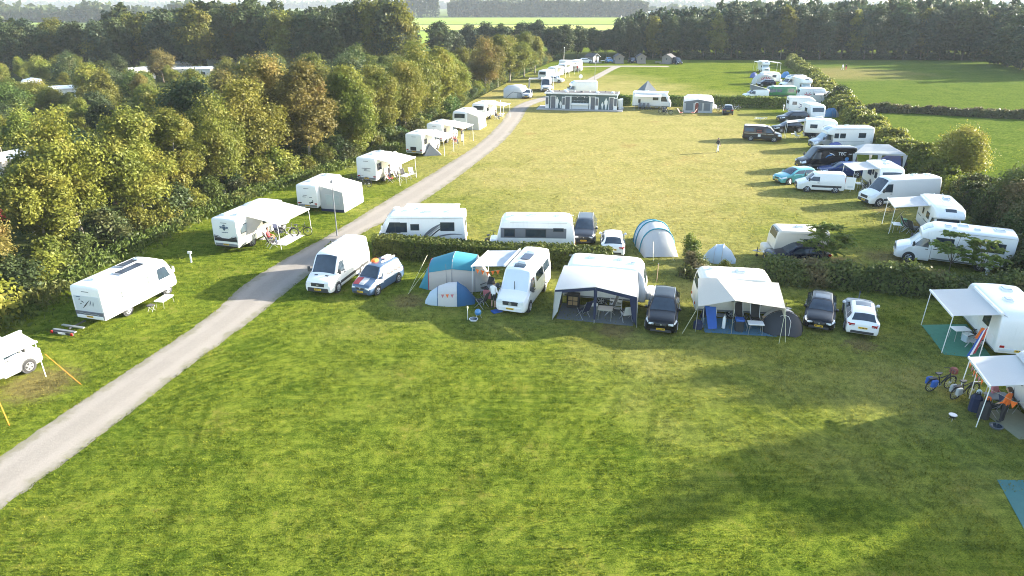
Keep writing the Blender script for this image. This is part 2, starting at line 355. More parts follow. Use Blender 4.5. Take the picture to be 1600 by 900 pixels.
def cr(pts, n=8):
    """Catmull-Rom resampling"""
    P = [pts[0] * 2 - pts[1]] + list(pts) + [pts[-1] * 2 - pts[-2]]; out = []
    for i in range(1, len(P) - 2):
        for k in range(n):
            t = k / n; a, b, c, d = P[i - 1], P[i], P[i + 1], P[i + 2]
            out.append(0.5 * ((2 * b) + (c - a) * t + (2 * a - 5 * b + 4 * c - d) * t * t + (3 * b - a - 3 * c + d) * t ** 3))
    out.append(P[-2]); return out
def arc(pts, n):
    """n points evenly along a polyline"""
    L = [0.0]
    for a, b in zip(pts, pts[1:]): L.append(L[-1] + (b - a).length)
    out = []; j = 0
    for i in range(n):
        s = L[-1] * i / (n - 1)
        while j < len(pts) - 2 and L[j + 1] < s: j += 1
        t = (s - L[j]) / max(1e-9, L[j + 1] - L[j]); out.append(pts[j].lerp(pts[j + 1], min(1, t)))
    return out
def poly_sheet(name, pts, z, m, label=None):
    o = MB().add([(q[0], q[1], z) for q in pts], [tuple(range(len(pts)))]).build(name, m)
    return struct(name, o, label)
# ---- gravel road
rl = [V(-23.2, 12, 0)] + [gp(*q) for q in ((0, 713), (150, 612), (322, 497), (400, 432), (525, 361), (607, 311), (677, 270), (747, 225), (783, 191), (797, 172), (818, 160), (852, 150), (897, 134), (944, 110), (956, 104))]
rr = [V(-20.4, 12, 0)] + [gp(*q) for q in ((0, 797), (165, 675), (317, 557), (400, 495), (555, 372), (620, 337), (687, 297), (782, 225), (813, 189), (825, 169), (840, 161), (870, 152), (913, 135), (958, 110), (972, 104))]
NR = 900
el, er = arc(cr(rl), NR), arc(cr(rr), NR)
rows = []
r2 = random.Random(3); ja = jb = 0.0
for i in range(NR):
    ja = ja * 0.35 + r2.uniform(-.06, .06); jb = jb * 0.35 + r2.uniform(-.06, .06)
    d = (er[i] - el[i]).normalized(); a, b = el[i] + d * ja, er[i] + d * jb
    rows.append([(*(a.lerp(b, t).xy), 0.008 + 0.02 * math.sin(math.pi * t)) for t in (0, .25, .5, .75, 1)])
mb = MB(); mb.add([q for r in rows for q in r], [(i * 5 + j, i * 5 + j + 1, (i + 1) * 5 + j + 1, (i + 1) * 5 + j) for i in range(NR - 1) for j in range(4)])
ro = mb.build('road', 'gravel'); at_ = ro.data.attributes.new('lane', 'FLOAT', 'POINT'); at_.data.foreach_set('value', [(-1, -.5, 0, .5, 1)[i % 5] for i in range(NR * 5)])
struct('road', ro, 'pale gravel campsite road curving towards the wooden huts')
ROAD_L, ROAD_R = el, er
tk = [gp(*q) for q in ((895, 104.5), (950, 103.5), (1000, 103.5), (1045, 104))]
mb = MB(); cc = arc(cr(tk), 40); mb.add([(q.x, q.y + s * 1.9, 0.012) for q in cc for s in (-1, 1)], [(2 * i, 2 * i + 1, 2 * i + 3, 2 * i + 2) for i in range(39)])
struct('path', mb.build('path', 'gravel'), 'gravel cross path in front of the wooden huts')
# ---- meadow, wood floor, fields
poly_sheet('meadow', [gp(*q) for q in ((1238, 98), (1268, 118), (1300, 150), (1335, 190), (1400, 245), (1450, 282), (1520, 315), (1570, 400), (1640, 500))] + [V(140, 35, 0), V(170, 120, 0), V(165, 236, 0)], 0.006, 'meadow', 'lush green meadow beyond the side hedge')
TL = [V(-34, 14, 0), V(-31.5, 26, 0), V(-29.2, 35, 0), V(-29.2, 44, 0), V(-28.4, 50, 0), V(-26.8, 58.5, 0), V(-23.6, 67.7, 0), V(-19.2, 76.5, 0), V(-15.6, 85.6, 0), V(-11, 102, 0), V(-8, 130, 0), V(0, 170, 0), V(6.5, 200, 0), V(14, 232, 0)]
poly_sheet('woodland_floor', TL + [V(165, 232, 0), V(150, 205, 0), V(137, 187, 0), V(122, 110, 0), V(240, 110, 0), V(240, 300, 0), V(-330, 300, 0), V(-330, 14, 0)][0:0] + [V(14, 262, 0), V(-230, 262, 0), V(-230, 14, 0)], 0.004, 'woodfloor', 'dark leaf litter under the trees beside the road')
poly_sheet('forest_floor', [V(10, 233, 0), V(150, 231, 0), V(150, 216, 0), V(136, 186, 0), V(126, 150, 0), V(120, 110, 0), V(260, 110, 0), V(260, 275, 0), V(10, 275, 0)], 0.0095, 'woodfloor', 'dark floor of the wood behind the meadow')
poly_sheet('far_plain', [V(-5500, 300, 0), V(5500, 300, 0), V(5500, 5900, 0), V(-5500, 5900, 0)], 0.005, 'farland', 'flat hazy farmland reaching to the horizon')
for nm, (xa, xb, ya, yb), m in (('field', (-130, 200, 330, 480), 'field_green'), ('field', (-160, 420, 500, 620), 'field_yellow'), ('field', (55, 160, 440, 492), 'field_brown'),
                                ('field', (-220, 330, 640, 940), 'field_green'), ('field', (430, 1200, 520, 900), 'field_yellow'), ('field', (-900, -420, 500, 800), 'field_green'), ('field', (350, 900, 980, 1500), 'field_green')):
    poly_sheet(nm, [V(xa, ya, 0), V(xb, ya + 6, 0), V(xb + 12, yb, 0), V(xa - 8, yb - 5, 0)], 0.012, m, {'field_green': 'pale green crop field far behind the trees', 'field_yellow': 'bright yellow green field strip in the distance', 'field_brown': 'narrow brown ploughed strip in the distance'}[m])

# ================================================================== VEGETATION
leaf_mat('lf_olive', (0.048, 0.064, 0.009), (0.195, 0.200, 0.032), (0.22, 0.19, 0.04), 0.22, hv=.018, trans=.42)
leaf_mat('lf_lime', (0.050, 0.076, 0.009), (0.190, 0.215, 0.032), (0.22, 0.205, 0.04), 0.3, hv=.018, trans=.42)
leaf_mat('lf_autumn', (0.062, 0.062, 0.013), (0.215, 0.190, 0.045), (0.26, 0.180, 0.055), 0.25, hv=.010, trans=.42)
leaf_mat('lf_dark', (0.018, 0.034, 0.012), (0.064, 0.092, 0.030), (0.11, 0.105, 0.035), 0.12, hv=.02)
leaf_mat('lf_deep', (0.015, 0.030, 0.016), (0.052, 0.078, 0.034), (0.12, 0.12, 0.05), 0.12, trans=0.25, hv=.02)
leaf_mat('lf_green', (0.024, 0.048, 0.010), (0.090, 0.130, 0.024), (0.14, 0.14, 0.03), 0.15)
leaf_mat('lf_hedge', (0.036, 0.066, 0.012), (0.150, 0.195, 0.034), (0.19, 0.215, 0.045), 0.3, hv=0.02)
leaf_mat('lf_bramble', (0.040, 0.060, 0.018), (0.135, 0.165, 0.042), (0.19, 0.13, 0.07), 0.25, hv=0.02)
leaf_mat('lf_golden', (0.085, 0.105, 0.012), (0.240, 0.250, 0.040), (0.26, 0.24, 0.05), 0.4, hv=0.02)
leaf_mat('lf_frond', (0.080, 0.125, 0.022), (0.215, 0.275, 0.055), trans=0.5, hv=.01)
leaf_mat('lf_reed', (0.085, 0.078, 0.038), (0.185, 0.165, 0.085), (0.13, 0.15, 0.05), 0.4, hv=0.01)
leaf_mat('lf_tall', (0.045, 0.075, 0.012), (0.150, 0.190, 0.035), (0.18, 0.17, 0.05), 0.3, hv=0.02)
mat('bark', (0.115, 0.092, 0.066), 0.9, var=0.4, scale=6, bump=0.6, bscale=14)
mat('bark_pale', (0.26, 0.235, 0.19), 0.85, var=0.35, scale=5, bump=0.4, bscale=12)
mat('stalk', (0.16, 0.19, 0.05), 0.8)
mat('twig', (0.045, 0.042, 0.025), 0.95, var=0.4, scale=5)

def leaves(pos, nrm, size, rs, aspect=0.6):
    """diamond leaf clusters: centres, normals, sizes -> verts, quads"""
    n = len(pos); rnd = rs.normal(size=(n, 3)); t = np.cross(nrm, rnd); t /= (np.linalg.norm(t, axis=1, keepdims=True) + 1e-9)
    b = np.cross(nrm, t); b /= (np.linalg.norm(b, axis=1, keepdims=True) + 1e-9)
    s = size[:, None]; fold = nrm * s * 0.22
    v = np.stack([pos - t * s, pos - b * s * aspect + fold, pos + t * s, pos + b * s * aspect + fold], 1).reshape(-1, 3)
    return v, np.arange(4 * n).reshape(-1, 4)
def crown_np(seed, Rr, z0, z1, nl, ncl, per, ls, lobe=0.45, spread=0.13, top=0.0, shape='oval'):
    rs = np.random.RandomState(seed); zc = (z0 + z1) / 2; hz = (z1 - z0) / 2
    P = []; N = []; S = []; A = []; cent = []
    for i in range(nl):
        d = rs.normal(size=3); d /= np.linalg.norm(d); k = rs.uniform(0.35, 1.0) ** 0.5
        if i == 0: d = np.array([0, 0, 1.0]); k = 0.95
        c = np.array([d[0] * Rr * .66 * k, d[1] * Rr * .66 * k, zc + d[2] * hz * .72 * k + top * hz * .2])
        if shape == 'cone': c[:2] *= 1.15 - 0.75 * (c[2] - z0) / (z1 - z0)
        lr = Rr * lobe * rs.uniform(0.7, 1.25); lz = lr * rs.uniform(0.8, 1.15) * (1.35 if shape == 'slim' else 1.0)
        cent.append((c, lr)); bv = rs.uniform(0.0, 0.35)
        m = max(4, int(ncl * (lr / (Rr * lobe)) ** 2 / nl))
        cd = rs.normal(size=(m, 3)); cd[:, 2] += 0.25; cd /= np.linalg.norm(cd, axis=1, keepdims=True)
        cc = c + cd * np.array([lr, lr, lz]) * rs.uniform(0.55, 1.12, size=(m, 1))
        cvar = rs.uniform(0, 1, m)
        for q in range(m):
            kk = max(3, int(per * rs.uniform(.6, 1.4)))
            pp = cc[q] + rs.normal(size=(kk, 3)) * np.array([1, 1, .75]) * (spread * Rr)
            nn = cd[q] * 0.9 + rs.normal(size=(kk, 3)) * 0.75 + np.array([0, 0, 0.35])
            P.append(pp); N.append(nn); S.append(ls * rs.uniform(.55, 1.35, kk)); A.append(np.clip(bv + 0.40 * cvar[q] + rs.uniform(0, .4, kk), 0, 1))
    P = np.concatenate(P); N = np.concatenate(N); S = np.concatenate(S); A = np.concatenate(A)
    ok = P[:, 2] > 0.1; P, N, S, A = P[ok], N[ok], S[ok], A[ok]
    N /= np.linalg.norm(N, axis=1, keepdims=True)
    v, q = leaves(P, N, S, rs)
    return v, q, np.repeat(A, 4), cent
TREES = {}
def tree_kind(key, H, Rr, z0, nl, ncl, per, ls, bark='bark', nvar=3, seed=1, tr=0.16, stems=1, **k):
    L = []
    for i in range(nvar):
        v, q, a, cent = crown_np(seed * 100 + i, Rr, z0, H, nl, ncl, per, ls, **k)
        cm = np_mesh('crown', v, q, 'lf_olive', a)
        rr_ = random.Random(seed * 10 + i); mb = MB()
        for s in range(stems):
            bx, by = (rr_.uniform(-.35, .35), rr_.uniform(-.35, .35)) if stems > 1 else (0, 0)
            lean = V(rr_.uniform(-.06, .06), rr_.uniform(-.06, .06), 0) * H
            zt = H * 0.82; pts = [V(bx, by, -0.1)] + [V(bx, by, 0) + lean * (t * t) + V(rr_.uniform(-.08, .08), rr_.uniform(-.08, .08), zt * t) for t in (.12, .3, .5, .75, 1)]
            mb.tube(pts, [tr * 1.35, tr, tr * .8, tr * .62, tr * .4, tr * .12], 7)
            for c, lr in cent[1 + s::stems][:9]:
                c = V(*c); zz = max(H * .12, min(zt * .8, c.z - lr * .9)); t = zz / zt
                b0 = V(bx, by, 0) + lean * t * t + V(0, 0, zz); mid = b0.lerp(c, .5) + V(0, 0, lr * .15)
                mb.tube([b0, mid, c], [tr * .45 * (1.1 - t), tr * .28, tr * .08], 5)
        tm = mb.mesh('trunk', bark, 50)
        L.append((tm, cm))
    TREES[key] = (H, Rr, L)
tree_kind('edge', 11.0, 3.9, 1.3, 20, 640, 56, 0.125, 'bark_pale', 5, 1, spread=.095, lobe=.36)
tree_kind('airy', 11.0, 3.6, 1.0, 34, 620, 40, 0.125, 'bark_pale', 4, 12, spread=.075, lobe=.23, tr=.13)
tree_kind('mid', 8.0, 3.1, 0.5, 14, 340, 34, 0.165, 'bark', 4, 2, spread=.13)
tree_kind('tall', 16.0, 4.6, 2.5, 20, 460, 24, 0.32, 'bark', 4, 3, spread=.11, lobe=.40)
tree_kind('slim', 15.0, 3.0, 0.6, 18, 420, 22, 0.27, 'bark', 4, 4, spread=.14, lobe=.46, shape='slim')
tree_kind('bush', 2.6, 1.7, 0.05, 8, 240, 16, 0.13, 'twig', 3, 5, spread=.14, tr=.05, stems=3)
tree_kind('far', 12.0, 4.0, 1.0, 10, 130, 10, 0.75, 'bark', 3, 6, spread=.14)
tree_kind('open', 6.2, 3.3, 0.6, 15, 520, 26, 0.13, 'bark', 2, 8, spread=.12, tr=.09, stems=2, lobe=.38)
def tree(key, x, y, H, m, label, group=None, var=None, wide=1.0, cat='tree', name=None, rz=None):
    h0, r0, L = TREES[key]; tm, cm = L[(rng.randrange(len(L)) if var is None else var) % len(L)]
    s = H / h0; t = thing(name or {'bush': 'bush'}.get(key, 'tree'), label, cat, (x, y, 0), rng.uniform(0, 6.28) if rz is None else rz, group)
    t.scale = (s * wide, s * wide, s)
    link('trunk', tm, t); c = link('crown', cm, t)
    c.material_slots[0].link = 'OBJECT'; c.material_slots[0].material = MATS[m]
    return t
def along(pts, step):
    L = sum((b - a).length for a, b in zip(pts, pts[1:])); return arc(pts, max(2, int(L / step) + 1))

# ---- wood edge beside the road (the trees nearest to the camper row)
G_EDGE = 'trees along the wood edge beside the road'
edge_m = ['lf_olive', 'lf_olive', 'lf_lime', 'lf_olive', 'lf_autumn', 'lf_olive', 'lf_lime', 'lf_olive']
edge_specs = [  # x, y, height, material, label
    (-39.0, 27.0, 6.2, 'lf_lime', 'leafy olive shrub tree at the left border of the photo, below the brownish thicket'),
    (-34.5, 33.5, 6.6, 'lf_olive', 'olive green bushy tree beside the motorhome cut off by the left border'),
    (-38.8, 38.5, 7.6, 'lf_autumn', 'brownish thinning thicket tree at the left border of the photo'),
    (-33.0, 40.0, 7.2, 'lf_autumn', 'brownish autumn tree left of the motorhome with the solar panels'),
    (-32.3, 45.0, 9.2, 'lf_olive', 'olive tree with a pale slender trunk behind the motorhome with solar panels'),
    (-33.0, 50.0, 11.4, 'lf_lime', 'tall yellow green tree with pale bare trunk left of the crested motorhome'),
    (-30.5, 54.5, 10.2, 'lf_olive', 'olive leafy tree with two pale trunks above the dark shaded undergrowth'),
    (-30.0, 60.0, 10.0, 'lf_olive', 'olive tree right behind the motorhome with the crest'),
    (-28.0, 65.0, 10.2, 'lf_lime', 'yellow green tree between the crested motorhome and the caravan with enclosed awning'),
    (-27.0, 70.5, 11.2, 'lf_olive', 'grey green tree behind the caravan with the enclosed awning'),
    (-22.5, 76.0, 13.2, 'lf_autumn', 'tall orange tinged autumn tree behind the caravan with parked bicycles'),
    (-27.5, 78.0, 12.6, 'lf_autumn', 'golden brown tree top next to the tall orange tinged autumn tree'),
    (-19.5, 82.0, 11.4, 'lf_lime', 'yellow green tree above the white caravan with parked bicycles'),
    (-17.5, 88.5, 11.6, 'lf_olive', 'rounded dark olive tree behind the motorhome with the small grey tent'),
    (-14.6, 95.5, 11.0, 'lf_olive', 'rounded olive tree behind the caravans with wide awnings'),
    (-13.5, 103.0, 13.6, 'lf_olive', 'tallest rounded olive tree beside the far bend of the camper row'),
    (-11.5, 110.5, 12.8, 'lf_olive', 'broad olive tree at the end of the dense wood edge'),
    (-10.5, 118.0, 10.4, 'lf_lime', 'lime green tree closing the dense wood edge before the gap'),
    (-5.5, 146.0, 9.6, 'lf_autumn', 'brown tinged round tree across the gap, behind the rounded white tent'),
    (-3.2, 156.0, 10.2, 'lf_olive', 'olive round tree behind the grey awning and white van'),
    (-0.5, 167.0, 9.4, 'lf_lime', 'lime green tree beside the far caravans along the road'),
    (3.0, 178.0, 9.2, 'lf_lime', 'yellow lit round tree beside the farthest caravans'),
    (6.0, 188.0, 8.6, 'lf_golden', 'yellow green round tree nearest to the wooden huts'),
]
r3_ = random.Random(5)
for i, (x, y, h, m, lb) in enumerate(edge_specs):
    tr_ = tree('airy' if i % 3 == 1 else 'edge', x, y, h * (.91 if 4 < i < 18 else .86 if i < 5 else 1.12), m, lb, G_EDGE, var=i, wide=1.06 if i < 18 else 1.2); tr_.scale.x *= r3_.uniform(.88, 1.15); tr_.scale.y *= r3_.uniform(.88, 1.12)
# ---- trees deeper in the wood
pts = []
def inside_wood(x, y):
    # distance to the left of the wood edge line
    best = 1e9
    for a, b in zip(TL, TL[1:]):
        if min(a.y, b.y) - .1 <= y <= max(a.y, b.y) + .1:
            t = (y - a.y) / (b.y - a.y + 1e-9); best = a.x + (b.x - a.x) * t
    return best - x if best < 1e8 else -1
STATICS = [gp(*q, 3.0) for q in ((107, 134), (300, 105), (276, 97), (358, 91), (213, 106), (122, 74), (48, 124), (22, 236))]
CLEAR = [(q.x, q.y, 6.5) for q in STATICS]
r3 = random.Random(11); tries = 0
while len(pts) < 150 and tries < 9000:
    tries += 1
    y = 38 + (170 - 38) * math.sqrt(r3.random()); x = r3.uniform(-0.80 * y - 14, -6)
    d = inside_wood(x, y)
    if d < 7.5 or x > -6: continue
    sp = 4.6 + 0.012 * y
    if any((x - a) ** 2 + (y - b) ** 2 < sp * sp for a, b in pts): continue
    if any((x - a) ** 2 + (y - b) ** 2 < c * c for a, b, c in CLEAR): continue
    pts.append((x, y))
for i, (x, y) in enumerate(pts):
    h = r3.uniform(4.4, 7.8) if x < -38 else r3.uniform(5.8, 8.8)
    for q in STATICS:      # low growth in front of the caravan pitches
        k = y / q.y
        if k < 1.02 and abs(x - q.x * k) < 2.2 + 1.6 * k and k > .5: h = min(h, 17 - 14.4 * k)
    if h < 1.6: continue
    m = r3.choices(['lf_olive', 'lf_lime', 'lf_green', 'lf_dark', 'lf_autumn'], [4, 4, 3, 2.2, .8])[0]
    nm = {'lf_olive': 'olive green', 'lf_lime': 'yellow green', 'lf_green': 'mid green', 'lf_dark': 'dark green', 'lf_autumn': 'brownish'}[m]
    tree('airy' if i % 3 == 0 else 'mid', x, y, h, m, f'{nm} leafy tree inside the wood, ' + ('just behind the trees of the wood edge' if inside_wood(x, y) < 15 else ('near the white caravan roofs' if min((x - q.x) ** 2 + (y - q.y) ** 2 for q in STATICS) < 150 else ('towards the left photo border' if x < -.55 * y else ('low in front of the dark back row' if y > 125 else 'halfway between the wood edge and the border')))), 'mixed trees inside the wood', wide=r3.uniform(.95, 1.2))
# ---- tall dark trees at the back of the wood
bk = []
back_mass = []
for i, px in enumerate(range(-30, 640, 19)):
    for row in range(2):
        dist = 186 + row * 17 + r3.uniform(-6, 6); x = (px - 800 + r3.uniform(-6, 6)) / 1069 * (dist * math.cos(PITCH) + 6)
        x = (px - 800) / 1069 * (dist * 0.97) + r3.uniform(-1.5, 1.5)
        if px < 190: h = r3.uniform(11.5, 13.6)
        elif px < 330: h = r3.uniform(13.6, 15.8)
        elif px < 545: h = r3.uniform(15.0, 17.6)
        else: h = r3.uniform(15.5, 18.0)
        if 60 < px < 190 and row: continue
        if row: back_mass.append((x, dist, h, 5.0)); continue
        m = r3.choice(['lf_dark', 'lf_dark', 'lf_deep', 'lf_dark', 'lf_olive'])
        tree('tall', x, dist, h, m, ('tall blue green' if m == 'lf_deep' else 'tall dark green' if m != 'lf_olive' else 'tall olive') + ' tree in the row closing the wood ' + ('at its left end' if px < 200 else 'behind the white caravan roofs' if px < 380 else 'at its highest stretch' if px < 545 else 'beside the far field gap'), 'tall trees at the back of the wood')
BACK_MASS = back_mass
# ---- trees across the gap, behind the road bend
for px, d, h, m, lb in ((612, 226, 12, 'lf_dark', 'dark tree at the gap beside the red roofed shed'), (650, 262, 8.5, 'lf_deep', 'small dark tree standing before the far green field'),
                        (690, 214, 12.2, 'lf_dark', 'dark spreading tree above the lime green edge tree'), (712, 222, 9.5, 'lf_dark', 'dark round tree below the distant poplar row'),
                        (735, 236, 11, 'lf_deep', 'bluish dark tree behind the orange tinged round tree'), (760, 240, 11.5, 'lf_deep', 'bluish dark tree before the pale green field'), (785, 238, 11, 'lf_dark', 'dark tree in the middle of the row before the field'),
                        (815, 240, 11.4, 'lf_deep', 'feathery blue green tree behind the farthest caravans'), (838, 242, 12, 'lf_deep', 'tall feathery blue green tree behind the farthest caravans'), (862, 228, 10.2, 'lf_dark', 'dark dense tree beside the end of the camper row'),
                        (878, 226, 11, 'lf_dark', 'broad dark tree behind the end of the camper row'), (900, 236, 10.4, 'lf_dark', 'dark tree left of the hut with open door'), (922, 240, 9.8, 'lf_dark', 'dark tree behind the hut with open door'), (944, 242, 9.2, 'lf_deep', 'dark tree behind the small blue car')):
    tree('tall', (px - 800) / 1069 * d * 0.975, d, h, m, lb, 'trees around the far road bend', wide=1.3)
# ---- the wood behind huts and meadow: front trees one by one, the depth behind them as one mass
def wood_mass(name, label, specs, m, key='far', seed=1):
    rs = np.random.RandomState(seed); h0, r0, L = TREES[key]; VV = []; QQ = []; AA = []; k = 0
    for (x, y, h, wd) in specs:
        me = L[rs.randint(len(L))][1]; n = len(me.vertices); co = np.empty(n * 3, np.float32); me.vertices.foreach_get('co', co); co = co.reshape(-1, 3)
        av = np.empty(n, np.float32); me.attributes['var'].data.foreach_get('value', av)
        a = rs.uniform(0, 6.28); s = h / h0; c_, s_ = math.cos(a), math.sin(a); w = wd / r0
        VV.append(np.stack([(co[:, 0] * c_ - co[:, 1] * s_) * w + x, (co[:, 0] * s_ + co[:, 1] * c_) * w + y, co[:, 2] * s], 1)); QQ.append(np.arange(n).reshape(-1, 4) + k); AA.append(av); k += n
    o = link(name, np_mesh(name, np.concatenate(VV), np.concatenate(QQ), m, np.concatenate(AA))); o['kind'] = 'stuff'; o['label'] = label; return o
mass = []
for row in range(4):
    for j, px in enumerate(range(958 + row * 6, 1575, 17)):
        d = 239 + row * 9 + r3.uniform(-3, 3) - max(0, (px - 1380)) * 0.05
        t = min(1, max(0, (px - 960) / 260)); h = 11.6 + 4.4 * t + r3.uniform(-2.0, 1.6) + row * .6
        x = (px - 800 + r3.uniform(-5, 5)) / 1069 * d * 0.975
        if row: mass.append((x, d, h, 3.6)); continue
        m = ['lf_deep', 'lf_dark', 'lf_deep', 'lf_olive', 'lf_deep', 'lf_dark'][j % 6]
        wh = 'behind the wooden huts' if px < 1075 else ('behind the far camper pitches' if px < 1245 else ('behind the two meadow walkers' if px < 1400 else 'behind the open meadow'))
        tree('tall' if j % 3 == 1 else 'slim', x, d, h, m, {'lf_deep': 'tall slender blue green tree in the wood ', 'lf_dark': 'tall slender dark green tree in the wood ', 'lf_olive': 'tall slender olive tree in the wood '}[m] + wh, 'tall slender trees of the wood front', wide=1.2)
wood_mass('wood_depth', 'depth of the wood behind its front row of slender trees', mass, 'lf_deep', seed=5)
wood_mass('wood_depth', 'depth of the wood behind its tall dark back row', BACK_MASS, 'lf_dark', seed=7)
wood_mass('undergrowth', 'dark undergrowth along the foot of the wood behind the meadow', [((px - 800) / 1069 * 238 * .975 + r3.uniform(-2, 2), 237.5 + r3.uniform(-2, 4) - max(0, px - 1380) * .05, r3.uniform(1.2, 2.6), 2.2) for px in range(1060, 1580, 11) if r3.random() < .85], 'lf_dark', seed=6)
wood_mass('undergrowth', 'dark undergrowth below the trees at the turning end of the wood', [(145 - 8 * t + r3.uniform(-2, 3), 216 - 48 * t + r3.uniform(-2, 2), r3.uniform(1.4, 3.0), 2.4) for t in [i / 15 for i in range(16)]], 'lf_dark', seed=8)
for i, (x, y, h) in enumerate([(147, 217, 15), (143, 207, 14.6), (140, 197, 15), (137, 188, 14), (152, 208, 16), (150, 196, 16), (146, 186, 15.5), (141, 178, 14.5), (157, 218, 16)]):
    tree('slim', x, y, h, ('lf_deep', 'lf_dark')[i % 2], 'tall dark tree at the end of the wood where it turns towards the viewer', 'trees at the turning end of the wood', wide=1.35)
# ---- tall trees standing beyond the side hedge (they shade the near lawn)
for i, (x, y, h) in enumerate([(51, 33, 11.0), (47, 39.5, 12.0), (51, 44.5, 13.5), (49, 50, 12.5), (54, 54, 13), (55, 40, 14.0), (62, 60, 12.5), (43, 25.5, 10.4), (45, 31, 12.0), (39, 17.5, 9.0)]):
    tree('tall' if x == 45 else 'airy', x, y, h, 'lf_dark', 'tall tree beyond the side hedge shading the near lawn', 'shade trees beyond the side hedge', wide=.95)

# ---- undergrowth bushes at the foot of the wood edge
for i, q in enumerate(along(TL[1:], 2.6)):
    x = q.x - 1.5 + r3.uniform(-.7, .5)
    tree('bush', x, q.y + r3.uniform(-.8, .8), r3.uniform(1.5, 2.9), r3.choice(['lf_green', 'lf_dark', 'lf_olive', 'lf_lime', 'lf_green']), 'low leafy bush at the foot of the wood edge ' + ('below the solar panel motorhome' if q.y < 42 else 'behind the crested motorhome' if q.y < 62 else 'behind the enclosed awning' if q.y < 72 else 'behind the middle campers' if q.y < 100 else 'near the road bend' if q.y < 150 else 'along the far caravan row'), 'undergrowth bushes along the wood edge', cat='bush', wide=1.1)

# ---- hedges
def hedge(label, pts, w, h, ls, dens, m, group=None, lump=0.15, name='hedge', flat=True, seed=1, stuff=False):
    rs = np.random.RandomState(seed); P = arc(pts, max(8, int(sum((b - a).length for a, b in zip(pts, pts[1:])) / 0.5)))
    arr = np.array([[q.x, q.y] for q in P]); n = len(arr); tang = np.gradient(arr, axis=0); tang /= np.linalg.norm(tang, axis=1, keepdims=True); nor = np.stack([-tang[:, 1], tang[:, 0]], 1)
    L = 0.5 * n; area = L * (w + 2 * h) + 2 * w * h; N = int(area * dens)
    hm = 1 + lump * np.convolve(rs.normal(size=n + 20), np.ones(5) / 2.2, 'same')[10:10 + n]; wm = 1 + lump * np.convolve(rs.normal(size=n + 20), np.ones(5) / 2.2, 'same')[10:10 + n]
    s = rs.uniform(0, n - 1.001, N); i0 = s.astype(int); fr = (s - i0)[:, None]
    c = arr[i0] * (1 - fr) + arr[i0 + 1] * fr; nr = nor[i0]; hh = h * hm[i0]; ww = w * wm[i0]
    u = rs.uniform(0, w + 2 * h, N); dep = np.abs(rs.normal(size=N)) * 0.10 * (1 if flat else 2.0) + rs.uniform(-.04, .03, N)
    y = np.where(u < h, -ww / 2, np.where(u < h + w, (u - h) / w * ww - ww / 2, ww / 2)); z = np.where(u < h, u / h * hh, np.where(u < h + w, hh, (u - h - w) / h * hh))
    if not flat:   # rounded back
        k = np.clip(z / np.maximum(hh, .01), 0, 1); y = y * (1 - 0.42 * k ** 2.2); z = np.where((u >= h) & (u < h + w), z * (1 - 0.30 * (2 * y / ww) ** 2), z)
    onx = (u < h) | (u > h + w)
    y = y - np.sign(y) * np.where(onx, dep, 0); z = np.where(onx, z, z - dep)
    end = (s < 0.6) | (s > n - 1.6)
    y = np.where(end, y * rs.uniform(0, 1, N), y)
    lumps = 0.12 * lump * 4 * np.sin(c[:, 0] * 2.1 + 1.7 * np.sin(c[:, 1] * 1.3)) * np.sin(z * 2.3 + c[:, 1])
    pos = np.stack([c[:, 0] + nr[:, 0] * (y + lumps), c[:, 1] + nr[:, 1] * (y + lumps), np.maximum(z + lumps * (~onx), 0.03)], 1) + rs.normal(size=(N, 3)) * 0.05 * (1 if flat else 2.2)
    nn = np.stack([nr[:, 0] * np.sign(y) * onx, nr[:, 1] * np.sign(y) * onx, np.where(onx, .25, 1.0)], 1) + rs.normal(size=(N, 3)) * .6
    nn /= np.linalg.norm(nn, axis=1, keepdims=True)
    sz = ls * rs.uniform(.6, 1.35, N); v, q = leaves(pos, nn, sz, rs)
    blot = 0.5 + 0.5 * np.sin(pos[:, 0] * 1.9 + 2 * np.sin(pos[:, 1] * .9)) * np.sin(pos[:, 2] * 3.1 + pos[:, 0] * .7)
    va = np.clip(rs.uniform(0, .65, N) + .35 * blot, 0, 1)
    a0 = P[0]; t = thing(name, label, 'hedge', (a0.x, a0.y, 0), 0, group)
    off = np.array([a0.x, a0.y, 0]); link('foliage', np_mesh('foliage', v - off, q, m, np.repeat(va, 4)), t)
    if not stuff:
        mb = MB(); rws = []
        for i in range(0, n, 2):
            b = P[i] - a0; nv = V(nor[i][0], nor[i][1], 0)
            k = .62 if flat else .42
            rws.append([b - nv * w * wm[i] * k / 2, b - nv * w * wm[i] * k / 2 * (.9 if flat else .6) + V(0, 0, h * hm[i] * (.8 if flat else .62)), b + nv * w * wm[i] * k / 2 * (.9 if flat else .6) + V(0, 0, h * hm[i] * (.8 if flat else .62)), b + nv * w * wm[i] * k / 2])
        mb.add([q for r in rws for q in r], [(i * 4 + j, i * 4 + j + 1, i * 4 + 4 + j + 1, i * 4 + 4 + j) for i in range(len(rws) - 1) for j in range(3)] + [(0, 1, 2, 3), tuple(len(rws) * 4 - 4 + k for k in range(4))])
        mb.build('light_block_core', 'twig', t)  # solid dark core added inside the foliage so that light cannot pass through
    return t
hedge('clipped hedge behind the white van and tents in the front row', [gp(583, 404) + V(0, .7, 0), gp(700, 412) + V(0, .7, 0), gp(957, 428) + V(0, .7, 0)], 1.35, 1.45, 0.085, 330, 'lf_hedge', seed=2, lump=.05)
hedge('short clipped hedge stub between the road and the white van', [gp(512, 402), gp(560, 404)], 1.0, 0.95, 0.08, 260, 'lf_hedge', seed=3, lump=.05)
